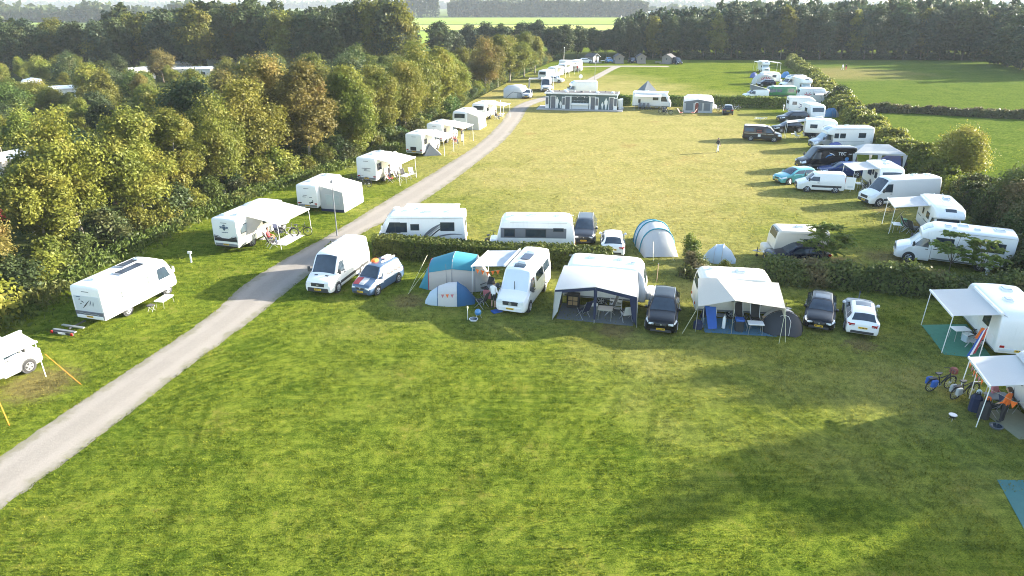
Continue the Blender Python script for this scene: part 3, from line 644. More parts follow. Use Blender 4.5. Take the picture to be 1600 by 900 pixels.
hedge('bramble hedge behind the front row cars, ending at the photo border', [gp(1200, 442) + V(0, .9, 0), gp(1290, 452) + V(0, .9, 0), gp(1420, 465) + V(0, .9, 0), gp(1610, 480) + V(0, .9, 0), gp(1760, 490)], 2.0, 1.45, 0.10, 230, 'lf_bramble', seed=4, flat=False, lump=.16)
hedge('loose bramble hedge patch behind the caravan with the cream canopy', [gp(1062, 430), gp(1110, 437), gp(1190, 446)], 1.3, 0.75, 0.10, 200, 'lf_bramble', seed=5, flat=False, lump=.25)
hedge('clipped leafy hedge between the toilet building and the green van', [gp(1110, 168) + V(0, .8, 0), gp(1180, 169) + V(0, .8, 0), gp(1246, 170) + V(0, .8, 0)], 1.6, 1.75, 0.17, 110, 'lf_hedge', seed=6, lump=.06)
hedge('clipped leafy hedge between the far motorhome and the grey awning', [gp(1040, 166) + V(0, .8, 0), gp(1075, 167) + V(0, .8, 0)], 1.6, 1.7, 0.17, 110, 'lf_hedge', seed=7, lump=.06)
hedge('short hedge piece beside the toilet building', [gp(966, 165) + V(0, .8, 0), gp(990, 166) + V(0, .8, 0)], 1.6, 1.7, 0.17, 110, 'lf_hedge', seed=8, lump=.08)
SH = [gp(*q) for q in ((1236, 99), (1262, 118), (1292, 148), (1330, 185), (1368, 218), (1400, 244))]
hedge('long leafy side hedge running back between campers and meadow', cr(SH, 5), 4.0, 1.8, 0.22, 60, 'lf_golden', seed=9, flat=False, lump=.22)
hedge('dense leafy hedge beside the gazebo and the white panel van', cr([gp(*q) for q in ((1403, 246), (1440, 272), (1478, 296), (1512, 318))], 5), 3.6, 1.9, 0.15, 110, 'lf_lime', seed=10, flat=False, lump=.22)
hedge('dark bramble hedge at the photo border behind the near motorhomes', cr([gp(*q) for q in ((1514, 322), (1552, 352), (1590, 395), (1640, 455))], 5), 3.6, 2.2, 0.12, 150, 'lf_bramble', seed=12, flat=False, lump=.25)
hd = hedge('strip of dry reeds crossing the green meadow', [gp(1345, 174), gp(1430, 177), gp(1520, 182), gp(1640, 188)], 1.8, 1.1, 0.20, 90, 'lf_reed', seed=13, flat=False, lump=.2, name='reeds')
hd['category'] = 'reeds'
# single shrubs and saplings
for key, q, h, m, lb, wd in (('bush', (1074, 404), 1.5, 'lf_hedge', 'round dark green bush right of the tunnel tent', .75), ('bush', (1088, 424), 1.3, 'lf_bramble', 'brownish bramble bush in front of the tunnel tent', 1.1), ('bush', (1128, 432), 1.0, 'lf_lime', 'small yellow green bush below the pale pop-up tent', .8),
                             ('bush', (1310, 166), 3.4, 'lf_dark', 'large dark rounded bush standing in the side hedge', 1.05), ('bush', (1345, 193), 2.4, 'lf_deep', 'greyish bush in the side hedge above the golden leaves', 1.0),
                             ('open', (1492, 283), 5.0, 'lf_golden', 'sunlit yellow green shrub tree with open crown beside the meadow', 1.0), ('open', (1575, 360), 4.6, 'lf_bramble', 'sparse brownish shrub tree at the photo border above the near motorhome', 1.0), ('open', (1604, 395), 3.6, 'lf_bramble', 'sparse shrub at the right photo border beside the motorhome', 1.1)):
    p_ = gp(*q); tree(key, p_.x, p_.y, h, m, lb, None, cat='tree' if key == 'open' else 'bush', name='shrub_tree' if key == 'open' else 'bush', wide=wd)

# pinnate saplings (sumac-like): long feather leaves radiating from a thin stem
def feather_tree(label, loc, h, spread, n, seed):
    rs = np.random.RandomState(seed); t = thing('sapling', label, 'tree', loc, 0.0)
    mb = MB(); mb2 = MB(); P = []; N = []; S = []; A = []
    tips = []
    for k in range(9):
        an = k * 2.4 + rs.uniform(-.3, .3); q_ = .10 + .42 * (k / 8) ** .5; tip = V(math.cos(an) * spread * q_, math.sin(an) * spread * q_, h * (.96 if k < 2 else rs.uniform(.42, .88))); tips.append(tip)
        mb.tube([V(0, 0, -.05), V(0, 0, h * .3), V(tip.x * .5, tip.y * .5, h * .3 + (tip.z - h * .3) * .65), tip], [.035, .028, .016, .008], 5)
    for i in range(n):
        tp = tips[i % len(tips)]; an = rs.uniform(0, 6.28); L = spread * rs.uniform(.26, .42); up = rs.uniform(.25, 1.1)
        d = V(math.cos(an), math.sin(an), up).normalized(); pts_ = []
        for j in range(8):
            s = j / 7; pts_.append(tp + d * (L * s) - V(0, 0, L * .38 * s * s))
        mb2.tube(pts_[::2] + [pts_[-1]], .008, 4)
        side = d.cross(V(0, 0, 1)).normalized()
        for j in range(1, 8):
            for sg in (-1, 1):
                P.append(pts_[j] + side * sg * .09 * (1.15 - j / 9)); N.append((V(0, 0, 1) + side * sg * .3 + V(*rs.normal(size=3)) * .25).normalized()); S.append(.16 * rs.uniform(.8, 1.25)); A.append(rs.uniform(.2, 1))
    v, q = leaves(np.array(P), np.array(N), np.array(S), rs, .42)
    mb.build('trunk', 'bark', t, 50); mb2.build('leaf_stalks', 'stalk', t); link('crown', np_mesh('crown', v, q, 'lf_frond', np.repeat(A, 4)), t)
    return t
feather_tree('young feather-leaved tree over the dark hatchback and beige caravan', gp(1288, 428) + V(0, .5, 0), 3.1, 2.6, 120, 1)
feather_tree('young feather-leaved tree before the cab side of the near motorhome', gp(1482, 432) + V(0, .1, 0), 2.9, 2.0, 85, 2)
feather_tree('young feather-leaved tree before the rear window of the near motorhome', gp(1530, 440) + V(0, .1, 0), 2.7, 2.0, 80, 3)

# tall unmown grass in the ditch along the wood edge, and far masses
def stuff_leaves(name, label, pos, nrm, sz, va, m, seed, aspect=.6):
    rs = np.random.RandomState(seed); v, q = leaves(pos, nrm, sz, rs, aspect)
    o = link(name, np_mesh(name, v, q, m, np.repeat(va, 4))); o['kind'] = 'stuff'; o['label'] = label; return o
rs = np.random.RandomState(21); dd = along(TL[1:10], .5); N = 15000
ii = rs.randint(0, len(dd), N); base = np.array([[q.x, q.y, 0] for q in dd])[ii]
pos = base + np.stack([rs.normal(size=N) * .75 + .1, rs.uniform(-.4, .4, N), rs.uniform(0.05, .75, N)], 1)
nr = rs.normal(size=(N, 3)) * np.array([1, 1, .25]); nr /= np.linalg.norm(nr, axis=1, keepdims=True)
stuff_leaves('tall_grass', 'tall unmown grass and weeds in the ditch along the wood edge', pos, nr, .16 * rs.uniform(.6, 1.4, N), rs.uniform(0, 1, N), 'lf_tall', 22, .4)
def lawn_blades():
    rs = np.random.RandomState(77); P = []; S = []
    for (ya, yb, dens, h) in [(14 + 3 * i, 17 + 3 * i, 360 * math.exp(-i * 3 / 17), .058 + .003 * i) for i in range(24)]:
        xm = 0.80 * yb + 4; n = int((yb - ya) * 2 * xm * dens); y = rs.uniform(ya, yb, n); x = rs.uniform(-xm, xm, n); ok = np.abs(x) < 0.79 * y + 3.5
        x, y = x[ok], y[ok]
        lx = np.interp(y, [q.y for q in ROAD_L[:600]], [q.x for q in ROAD_L[:600]]); rx = np.interp(y, [q.y for q in ROAD_R[:600]], [q.x for q in ROAD_R[:600]])
        tl = np.interp(y, [q.y for q in TL], [q.x for q in TL]); ok = ((x < lx + .10) | (x > rx - .10)) & (x > tl - .5)
        # uneven sward: denser tufts here and there
        ok &= rs.uniform(0, 1, len(x)) < 0.55 + 0.45 * np.sin(x * 1.7 + 2.1 * np.sin(y * .8)) * np.sin(y * 1.3 + 1.9 * np.sin(x * .6))
        for (a, b, c, d) in NO_GRASS: ok &= ~((x > a) & (x < c) & (y > b) & (y < d))
        P.append(np.stack([x[ok], y[ok]], 1)); S.append(np.full(ok.sum(), h))
    P = np.concatenate(P); S = np.concatenate(S) * rs.uniform(.5, 1.35, len(P)); n = len(P); a = rs.uniform(0, 6.28, n); w = S * .30
    lean = rs.normal(size=(n, 2)) * (S * .55)[:, None]
    b0 = np.stack([P[:, 0] - np.cos(a) * w, P[:, 1] - np.sin(a) * w, np.zeros(n)], 1); b1 = np.stack([P[:, 0] + np.cos(a) * w, P[:, 1] + np.sin(a) * w, np.zeros(n)], 1); tp = np.stack([P[:, 0] + lean[:, 0], P[:, 1] + lean[:, 1], S], 1)
    v = np.stack([b0, b1, tp], 1).reshape(-1, 3); va = np.repeat(rs.uniform(0, 1, n), 3)
    o = link('grass', np_mesh('grass', v, np.arange(3 * n).reshape(-1, 3), 'blades', va)); o['kind'] = 'stuff'; o['label'] = 'short grass blades of the near lawn'
    print('blades', n)
NO_GRASS = [(23.2, 31.2, 26.2, 35.6), (17.2, 18.0, 22, 20.8), (21.2, 24.4, 23, 26.6)]
lawn_blades()
def far_wood(name, label, xa, xb, ya, yb, h, n, ls, m, seed, rag=.12):
    rs = np.random.RandomState(seed); x = rs.uniform(xa, xb, n); y = ya + (yb - ya) * rs.uniform(0, 1, n) ** 2
    top = h * (1 + rag * np.sin(x * .11 + 2 * np.sin(y * .05)) * np.sin(x * .037 + 1) + rag * .6 * np.sin(x * .47 + y))
    z = top * rs.uniform(0, 1, n) ** .6
    nn = rs.normal(size=(n, 3)) + np.array([0, -.6, .6]); nn /= np.linalg.norm(nn, axis=1, keepdims=True)
    return stuff_leaves(name, label, np.stack([x, y, z], 1), nn, ls * rs.uniform(.6, 1.4, n), np.clip(rs.uniform(0, .7, n) + .3 * z / h, 0, 1), m, seed + 1, .7)
far_wood('far_wood', 'long dark wood far off beyond the green fields', -84, 178, 965, 1040, 19, 16000, 2.2, 'lf_dark', 31)
far_wood('far_wood', 'thin hazy row of poplars beside the far dark wood', -172, -92, 930, 936, 21, 2600, 1.7, 'lf_deep', 33, .25)
far_wood('far_treeline', 'hazy tree line near the horizon beyond the campsite', -2400, 2600, 2300, 2420, 15, 16000, 9, 'lf_dark', 35, .5)
far_wood('far_treeline', 'hazy bushes and hedgerows crossing the far farmland', 180, 1300, 1150, 1190, 8, 6500, 5, 'lf_dark', 37, .6)
far_wood('far_treeline', 'hazy hedgerow beyond the wood on the far farmland', -1200, -260, 700, 730, 11, 6500, 4, 'lf_dark', 39, .5)
far_wood('far_wood', 'wooded skyline behind the tall slender trees', 90, 420, 300, 345, 15.5, 16000, 1.6, 'lf_deep', 41, .10)

# ---- haze over the whole plain
m_, nt_, out_ = _mat('haze_air')
pv = nd(nt_, 'ShaderNodeVolumePrincipled'); pv.inputs['Color'].default_value = (0.78, 0.89, 1.0, 1); pv.inputs['Density'].default_value = 0.00014; pv.inputs['Anisotropy'].default_value = 0.0
nt_.links.new(pv.outputs[0], out_.inputs['Volume'])
hz = MB().box((0, 2950, 14), (12400, 6400, 30)).build('haze', 'haze_air'); hz['kind'] = 'stuff'; hz['label'] = 'thin pale haze over the plain'
# ================================================================== MATERIALS OF THINGS
mat('white', (0.80, 0.80, 0.79), 0.32, var=0.03, scale=1.2, coat=0.3, dirt=0.16)
mat('cream', (0.72, 0.68, 0.58), 0.4, var=0.04, scale=1.2, dirt=0.25)
mat('beige', (0.62, 0.56, 0.46), 0.45, var=0.05, scale=1.2, dirt=0.2)
mat('pale_panel', (0.58, 0.62, 0.65), 0.35, var=0.05, coat=0.2, dirt=0.1)
mat('car_white', (0.80, 0.80, 0.79), 0.2, var=0.02, coat=0.6)
mat('car_black', (0.0045, 0.005, 0.007), 0.18, var=0.1, coat=0.2, spec=0.3)
mat('car_navy', (0.005, 0.008, 0.022), 0.18, var=0.1, coat=0.2, spec=0.3)
mat('car_grey', (0.035, 0.040, 0.050), 0.28, metal=0.4, var=0.1, coat=0.35, spec=0.3)
mat('car_silver', (0.42, 0.43, 0.45), 0.28, metal=0.5, var=0.05, coat=0.7)
mat('car_blue', (0.012, 0.035, 0.13), 0.25, var=0.1, coat=0.35, spec=0.3)
mat('car_brown', (0.055, 0.040, 0.036), 0.28, metal=0.3, var=0.1, coat=0.35, spec=0.3)
mat('car_teal', (0.09, 0.36, 0.39), 0.25, metal=0.2, var=0.05, coat=0.8)
mat('car_sky', (0.05, 0.20, 0.42), 0.3, var=0.06, coat=0.5)
mat('bus_green', (0.018, 0.155, 0.055), 0.3, var=0.08, coat=0.6)
mat('slate_blue', (0.055, 0.095, 0.165), 0.3, var=0.08, coat=0.6)
mat('glass', (0.026, 0.040, 0.056), 0.05, var=0.5, scale=2.5, spec=0.9)
mat('glass_pale', (0.34, 0.42, 0.46), 0.18, var=0.12, scale=1.5, spec=0.7)
mat('blind', (0.62, 0.68, 0.72), 0.25, var=0.06, scale=2, spec=0.7)
mat('rubber', (0.022, 0.022, 0.024), 0.85, var=0.2)
mat('plastic', (0.035, 0.037, 0.040), 0.6, var=0.2)
mat('grey_plastic', (0.20, 0.21, 0.22), 0.6, var=0.1)
mat('rim', (0.45, 0.46, 0.48), 0.3, metal=0.7, var=0.1, scale=8)
mat('steel', (0.50, 0.51, 0.52), 0.35, metal=0.8, var=0.08)
mat('alu_white', (0.78, 0.78, 0.76), 0.4, var=0.04)
mat('lamp', (0.75, 0.77, 0.78), 0.08, var=0.1, scale=9, spec=0.9)
mat('tail', (0.35, 0.015, 0.015), 0.15, var=0.2, scale=9)
mat('amber', (0.7, 0.28, 0.02), 0.2, var=0.1)
mat('plate', (0.78, 0.50, 0.03), 0.4, var=0.05)
mat('ink', (0.02, 0.02, 0.025), 0.6, var=0.1)
mat('ink_grey', (0.13, 0.14, 0.16), 0.5, var=0.1)
mat('solar', (0.018, 0.022, 0.045), 0.15, var=0.4, scale=9, spec=0.7)
mat('canvas_white', (0.76, 0.76, 0.74), 0.85, var=0.04, scale=1.5, trans=0.42, bump=0.15, bscale=8)
mat('canvas_grey', (0.16, 0.18, 0.20), 0.85, var=0.08, scale=2, trans=0.08, bump=0.15, bscale=8)
mat('canvas_char', (0.030, 0.034, 0.042), 0.8, var=0.1, scale=2, bump=0.2, bscale=7)
mat('canvas_pale', (0.46, 0.47, 0.47), 0.85, var=0.05, scale=2, trans=0.15, bump=0.2, bscale=7)
mat('canvas_sand', (0.52, 0.47, 0.42), 0.85, var=0.05, scale=2, trans=0.15, bump=0.2, bscale=7)
mat('canvas_cream', (0.66, 0.61, 0.52), 0.85, var=0.05, scale=1.5, trans=0.2, bump=0.15, bscale=7)
mat('canvas_teal', (0.035, 0.23, 0.30), 0.8, var=0.08, scale=2, trans=0.12, bump=0.2, bscale=7)
mat('canvas_blue', (0.020, 0.10, 0.22), 0.8, var=0.1, scale=2, trans=0.1, bump=0.2, bscale=7)
mat('canvas_navy', (0.016, 0.024, 0.065), 0.8, var=0.12, scale=2, trans=0.04, bump=0.2, bscale=7)
mat('canvas_ice', (0.50, 0.60, 0.66), 0.8, var=0.05, scale=2, trans=0.2, bump=0.2, bscale=7)
mat('canvas_lav', (0.12, 0.15, 0.36), 0.8, var=0.08, scale=2, trans=0.12, bump=0.2, bscale=7)
mat('mesh_dark', (0.025, 0.028, 0.035), 0.8, var=0.2)
mat('clear_film', (0.42, 0.46, 0.48), 0.12, var=0.15, scale=2, spec=0.8)
mat('mat_blue', (0.065, 0.16, 0.24), 0.9, var=0.15, scale=5, bump=0.4, bscale=20)
mat('mat_green', (0.045, 0.19, 0.12), 0.9, var=0.18, scale=4, bump=0.4, bscale=20)
mat('mat_teal', (0.030, 0.125, 0.125), 0.9, var=0.18, scale=3, bump=0.4, bscale=14)
mat('mat_grey', (0.13, 0.15, 0.16), 0.9, var=0.15, scale=5)
mat('mat_sand', (0.24, 0.25, 0.17), 0.9, var=0.15, scale=5)
mat('cloth_dark', (0.035, 0.034, 0.036), 0.9, var=0.2)
mat('cloth_red', (0.36, 0.05, 0.06), 0.9, var=0.12)
mat('cloth_pink', (0.50, 0.17, 0.20), 0.9, var=0.12)
mat('cloth_orange', (0.80, 0.16, 0.02), 0.85, var=0.08)
mat('cloth_blue', (0.03, 0.10, 0.36), 0.85, var=0.15, bump=0.3, bscale=9)
mat('cloth_white', (0.74, 0.74, 0.74), 0.85, var=0.05)
mat('skin', (0.50, 0.31, 0.22), 0.55, var=0.06)
mat('hair', (0.045, 0.028, 0.018), 0.7, var=0.2)
mat('denim', (0.045, 0.065, 0.12), 0.85, var=0.15)
mat('wood', (0.34, 0.24, 0.15), 0.7, var=0.2, scale=6)
mat('wood_grey', (0.24, 0.21, 0.185), 0.8, var=0.2, scale=5, bump=0.3)
mat('wood_crate', (0.42, 0.28, 0.14), 0.75, var=0.2, scale=6)
mat('roof_dark', (0.085, 0.080, 0.080), 0.8, var=0.2, scale=5)
mat('roof_red', (0.20, 0.060, 0.045), 0.8, var=0.2, scale=3)
mat('wall_teal', (0.090, 0.135, 0.145), 0.7, var=0.08, scale=4)
mat('concrete', (0.36, 0.35, 0.33), 0.9, var=0.1, scale=3, bump=0.3)
mat('chalkboard', (0.045, 0.065, 0.068), 0.7, var=0.15)
striped('awn_blue', (0.46, 0.52, 0.57), (0.66, 0.68, 0.69), 1.4, 'X')
striped('awn_grey', (0.55, 0.56, 0.56), (0.70, 0.70, 0.68), 1.2, 'X')
striped('towel_red', (0.45, 0.06, 0.07), (0.70, 0.66, 0.62), 5.0, 'Z')

# ================================================================== LOFTED VEHICLE BODIES
class Loft:
    """stations rear->front: x, zb, belt, zt, w, wt, r, crown"""
    def __init__(s, st, smooth=True):
        st = sorted(st); s.a = np.array(st, float); s.smooth = smooth
    def at(s, x):
        a = s.a; X = a[:, 0]; x = min(max(x, X[0]), X[-1]); i = int(min(max(np.searchsorted(X, x) - 1, 0), len(X) - 2))
        t = (x - X[i]) / (X[i + 1] - X[i])
        if s.smooth:
            d = (a[1:] - a[:-1]) / (X[1:] - X[:-1])[:, None]
            def tan(k):
                if k == 0: return d[0]
                if k == len(X) - 1: return d[-1]
                p, q = d[k - 1], d[k]; return np.where(p * q > 0, 2 * p * q / (p + q + 1e-12), 0)
            h = X[i + 1] - X[i]; m0, m1 = tan(i), tan(i + 1)
            return a[i] * (2 * t ** 3 - 3 * t * t + 1) + h * m0 * (t ** 3 - 2 * t * t + t) + a[i + 1] * (-2 * t ** 3 + 3 * t * t) + h * m1 * (t ** 3 - t * t)
        return a[i] * (1 - t) + a[i + 1] * t
    def sec(s, x):
        _, zb, be, zt, w, wt, r, cr_ = s.at(x); r = min(r, (zt - zb) * .45); be = min(be, zt - r - 0.01); be = max(be, zb + .05)
        lo = min(.14, (be - zb) * .6)
        return [(0, zb), (w * .93, zb), (w, zb + lo), (w, be), (wt, zt - r), (wt - .12 * r, zt - .5 * r), (wt - .5 * r, zt - .12 * r), (wt - r, zt), (max(.0, (wt - r) * .5), zt + cr_ * .75), (0, zt + cr_)]
    def side(s, x, z):
        p = s.sec(x)[1:8]
        for (y0, z0), (y1, z1) in zip(p, p[1:]):
            if z <= z1: return y0 + (y1 - y0) * max(0, min(1, (z - z0) / max(1e-6, z1 - z0)))
        return p[-1][0]
    def top(s, x, y):
        _, zb, be, zt, w, wt, r, cr_ = s.at(x); k = min(1, abs(y) / max(.01, wt - r)); return zt + cr_ * (1 - k * k)
    def body(s, mb, nsub=4, m=0):
        X = s.a[:, 0]; xs = [X[0]]
        for a, b in zip(X, X[1:]):
            k = nsub if (s.smooth and b - a > .06) else 1
            xs += [a + (b - a) * i / k for i in range(1, k + 1)]
        rings = []
        for x in xs:
            p = s.sec(x); rings.append([V(x, y, z) for y, z in p] + [V(x, -y, z) for y, z in p[-2:0:-1]])
        n = len(rings[0]); mb.add([q for r in rings for q in r], [(i * n + j, i * n + (j + 1) % n, (i + 1) * n + (j + 1) % n, (i + 1) * n + j) for i in range(len(rings) - 1) for j in range(n)] + [tuple(range(n)), tuple(range((len(rings) - 1) * n, len(rings) * n))], m)
        return mb
    def side_patch(s, mb, q, sg, off=.008, n=(6, 3), th=.03, m=0):
        """q: four (x,z): rear-low, front-low, front-high, rear-high"""
        rows = []
        for i in range(n[0] + 1):
            u = i / n[0]; row = []
            for j in range(n[1] + 1):
                v = j / n[1]
                x = (q[0][0] * (1 - u) + q[1][0] * u) * (1 - v) + (q[3][0] * (1 - u) + q[2][0] * u) * v
                z = (q[0][1] * (1 - u) + q[1][1] * u) * (1 - v) + (q[3][1] * (1 - u) + q[2][1] * u) * v
                row.append(V(x, sg * (s.side(x, z) + off), z))
            rows.append(row if sg < 0 else row[::-1])
        return mb.sheet(rows, th, m)
    def top_patch(s, mb, xa, xb, ka, kb=None, off=.010, n=(6, 6), th=.03, y0=-1, y1=1, m=0):
        """on the upper surface from x=xa to xb; half width = share ka..kb of the surface there"""
        kb = ka if kb is None else kb; rows = []
        xa, xb = min(xa, xb), max(xa, xb); pts = []
        for i in range(n[0] + 1):
            u = i / n[0]; x = xa + (xb - xa) * u; _, zb, be, zt, w, wt, r, cr_ = s.at(x); e = 1e-3
            dz = (s.at(x + e)[3] - s.at(x - e)[3]) / (s.at(x + e)[0] - s.at(x - e)[0] + 1e-9)
            nv = V(-dz, 0, 1).normalized(); k = ka + (kb - ka) * u; row = []
            for j in range(n[1] + 1):
                y = (wt - r * .55) * k * (y0 + (y1 - y0) * j / n[1])
                row.append(V(x, y, s.top(x, y)) + nv * off)
            rows.append(row)
        return mb.sheet(rows, th, m)

_wheels = {}
def wheel(parent, x, y, r, w, sg, rimm='rim'):
    k = (round(r, 3), round(w, 3), sg, rimm)
    if k not in _wheels:
        mb = MB(); pr = [(-w / 2, r * .62), (-w / 2, r * .93), (-w * .36, r), (w * .36, r), (w / 2, r * .93), (w / 2, r * .62)]; n = 18
        vs = [(math.cos(t) * q, y_, math.sin(t) * q) for y_, q in pr for t in [2 * math.pi * i / n for i in range(n)]]
        mb.add(vs, [(i * n + j, i * n + (j + 1) % n, (i + 1) * n + (j + 1) % n, (i + 1) * n + j) for i in range(5) for j in range(n)] + [tuple(range(n)), tuple(range(5 * n, 6 * n))])
        a = mb.mesh('wheel', 'rubber', 40)
        mb = MB(); mb.cyl((0, sg * (w / 2 - .004), 0), r * .16, .03, 10, 'Y')
        for i in range(5):
            t = 2 * math.pi * i / 5; c, s_ = math.cos(t), math.sin(t); mb.tube([(0, sg * (w / 2 - .005), 0), (c * r * .6, sg * (w / 2 - .01), s_ * r * .6)], [r * .11, r * .15], 5)
        ring = []
        for i in range(16):
            t = 2 * math.pi * i / 16; ring.append(V(math.cos(t) * r * .62, sg * (w / 2 - .008), math.sin(t) * r * .62))
        mb.tube(ring + [ring[0]], r * .06, 5, cap=False)
        _wheels[k] = (a, mb.mesh('rim', rimm, 40))
    a, b = _wheels[k]; o = link('wheel', a, parent, (x, y, r)); link('rim', b, o); return o
def wheels(root, lo, xs, r, w=.22, rimm='rim', arch='plastic', both=True):
    for x in xs:
        for sg in ((1, -1) if both else (1,)):
            y = lo.side(x, r * 1.1)
            mb = MB(); mb.cyl((x, sg * (y - .10), r * 1.08), r * 1.20, .22, 20, 'Y'); mb.build('wheel_arch', arch, root, 40)
            wheel(root, x, sg * (y + .03 - w / 2), r, w, sg, rimm)
def plate(root, x, z, y=0.0):
    o = MB().box((x, y, z), (.02, .50, .115)).build('licence_plate', 'plate', root)
    mb = MB(); k = 1 if x > 0 else -1
    for i, (a, b) in enumerate(((-.19, .05), (-.12, .05), (-.04, .05), (.03, .05), (.11, .05), (.18, .04))): mb.box((x + k * .011, y + a, z), (.004, b, .06))
    mb.build('characters', 'ink', o)

def car(label, loc, rz, L=4.4, Wd=1.80, H=1.48, hood=1.05, ws=.80, rear=.55, tail=.10, hb=.98, nose=.70, paint='car_black', roof=None, deck=1.0, split=(.52,), rails=False, sunroof=False, wr=.32, gl='glass', name='car', cat='car', group=None, wb=.62, plates='front', mirror=True, badge=False):
    F, Rr_ = L / 2, -L / 2; w = Wd / 2; t = thing(name, label, cat, loc, rz, group); xb = F - hood
    st = [(F, .30, .5, nose - .10, w * .70, w * .62, .10, .02), (F - .06, .24, .55, nose, w * .84, w * .76, .12, .03), (F - .22, .22, .62, nose + (hb - nose) * .35, w * .94, w * .86, .14, .04), (F - .55, .20, .80, nose + (hb - nose) * .62, w * .985, w * .90, .14, .05),
          (xb, .20, hb - .06, hb, w, w * .90, .10, .05), (xb - ws * .5, .20, hb - .04, hb + (H - .06 - hb) * .56, w, w * .83, .10, .06), (xb - ws, .20, hb - .03, H - .06, w, w * .745, .10, .06), (xb - ws - .4, .20, hb - .02, H - .01, w, w * .73, .11, .05), (Rr_ + tail + rear + .45, .20, hb, H - .01, w, w * .72, .11, .04),
          (Rr_ + tail + rear, .22, hb, H - .06, w * .99, w * .715, .11, .04), (Rr_ + tail + rear * .5, .23, hb, (H - .06 + deck) / 2, w * .985, w * .76, .11, .05), (Rr_ + tail, .24, hb - .03, deck, w * .97, w * .83, .10, .04), (Rr_ + .05, .28, .72, deck - .10, w * .93, w * .82, .10, .03), (Rr_, .34, .6, deck - .22, w * .84, w * .76, .10, .02)]
    lo = Loft(st); body = lo.body(MB()).build('body', paint, t, 38)
    if roof:
        lo.top_patch(MB(), Rr_ + tail + rear + .1, xb - ws - .02, 1.0, 1.0, .006).build('roof_panel', roof, t, 40)
    lo.top_patch(MB(), xb - .04, xb - ws + .03, .90, .98).build('windscreen', gl, t, 40)
    lo.top_patch(MB(), Rr_ + tail + .06 * rear, Rr_ + tail + rear - .02, .97, .92).build('rear_window', gl, t, 40)
    zl, zh = hb + .035, H - .17; xf0, xf1 = xb - .30, xb - ws - .05; xr0, xr1 = Rr_ + tail + .28, Rr_ + tail + rear + .12
    cuts = [0] + list(split) + [1]
    for sg in (1, -1):
        for a, b in zip(cuts, cuts[1:]):
            g = .025
            f = lambda k, lo_, hi_: lo_ + (hi_ - lo_) * k
            lo.side_patch(MB(), [(f(1 - b, xr0, xf0) + g, zl), (f(1 - a, xr0, xf0) - g, zl), (f(1 - a, xr1, xf1) - g, zh), (f(1 - b, xr1, xf1) + g, zh)], sg).build('side_window', gl, t, 40)
        hl = lo.side_patch(MB(), [(F - .60, nose - .07), (F - .10, nose - .13), (F - .14, nose - .005), (F - .60, nose + .06)], sg, .012).build('headlight', 'lamp', t, 40)
        MB().rbox((F - .05, sg * w * .60, nose - .12), (.10, .34, .12), .03).build('headlight', 'lamp', t)
        MB().rbox((Rr_ + .05, sg * w * .66, deck - .22), (.10, .34, .15), .03).build('tail_light', 'tail', t)
        lo.side_patch(MB(), [(Rr_ + .06, deck - .28), (Rr_ + .30, deck - .24), (Rr_ + .30, deck - .12), (Rr_ + .06, deck - .14)], sg, .010).build('tail_light', 'tail', t)
        if mirror: MB().rbox((xb - .36, sg * (w + .07), hb + .06), (.16, .20, .14), .05).build('mirror', paint, t)
        if rails: MB().tube([(Rr_ + tail + rear + .15, sg * w * .66, H - .02), (Rr_ + tail + rear + .3, sg * w * .66, H + .045), (xb - ws - .35, sg * w * .66, H + .045), (xb - ws - .2, sg * w * .66, H - .02)], .022, 5).build('roof_rail', 'steel', t)
        for k, (xa, xc) in enumerate(((xb - .35, xb - .35 - (L - hood - 1.2) * .5), (xb - .40 - (L - hood - 1.2) * .5, Rr_ + 1.15))):
            d = lo.side_patch(MB(), [(xc + .02, .34), (xa - .02, .34), (xa - .02, hb - .03), (xc + .02, hb - .03)], sg, .004, (4, 3), .02).build('door', paint, t, 40)
            MB().rbox((xc + .14, sg * (w + .012), hb - .16), (.16, .03, .03), .01).build('handle', 'steel' if k < 2 else paint, d)
    gr = MB().rbox((F - .015, 0, nose - .15), (.06, w * .72, .14), .03).build('grille', 'plastic', t)
    if badge: MB().cyl((F + .02, 0, nose - .14), .055, .015, 14, 'X').build('badge', 'steel', t)
    MB().rbox((F - .03, 0, .34), (.10, w * 1.35, .16), .04).build('bumper', 'plastic', t); MB().rbox((Rr_ + .03, 0, .40), (.10, w * 1.45, .16), .04).build('bumper', 'plastic', t)
    plate(t, F + .025, .44) if plates != 'rear' else None; plate(t, Rr_ - .012, .68)
    wheels(t, lo, (F - .86, F - .86 - L * wb + .04), wr)
    if sunroof: lo.top_patch(MB(), xb - ws - .95, xb - ws - .18, .72, .72, .012).build('sunroof', 'glass', t, 40)
    t['_'] = 0; del t['_']
    return t, lo

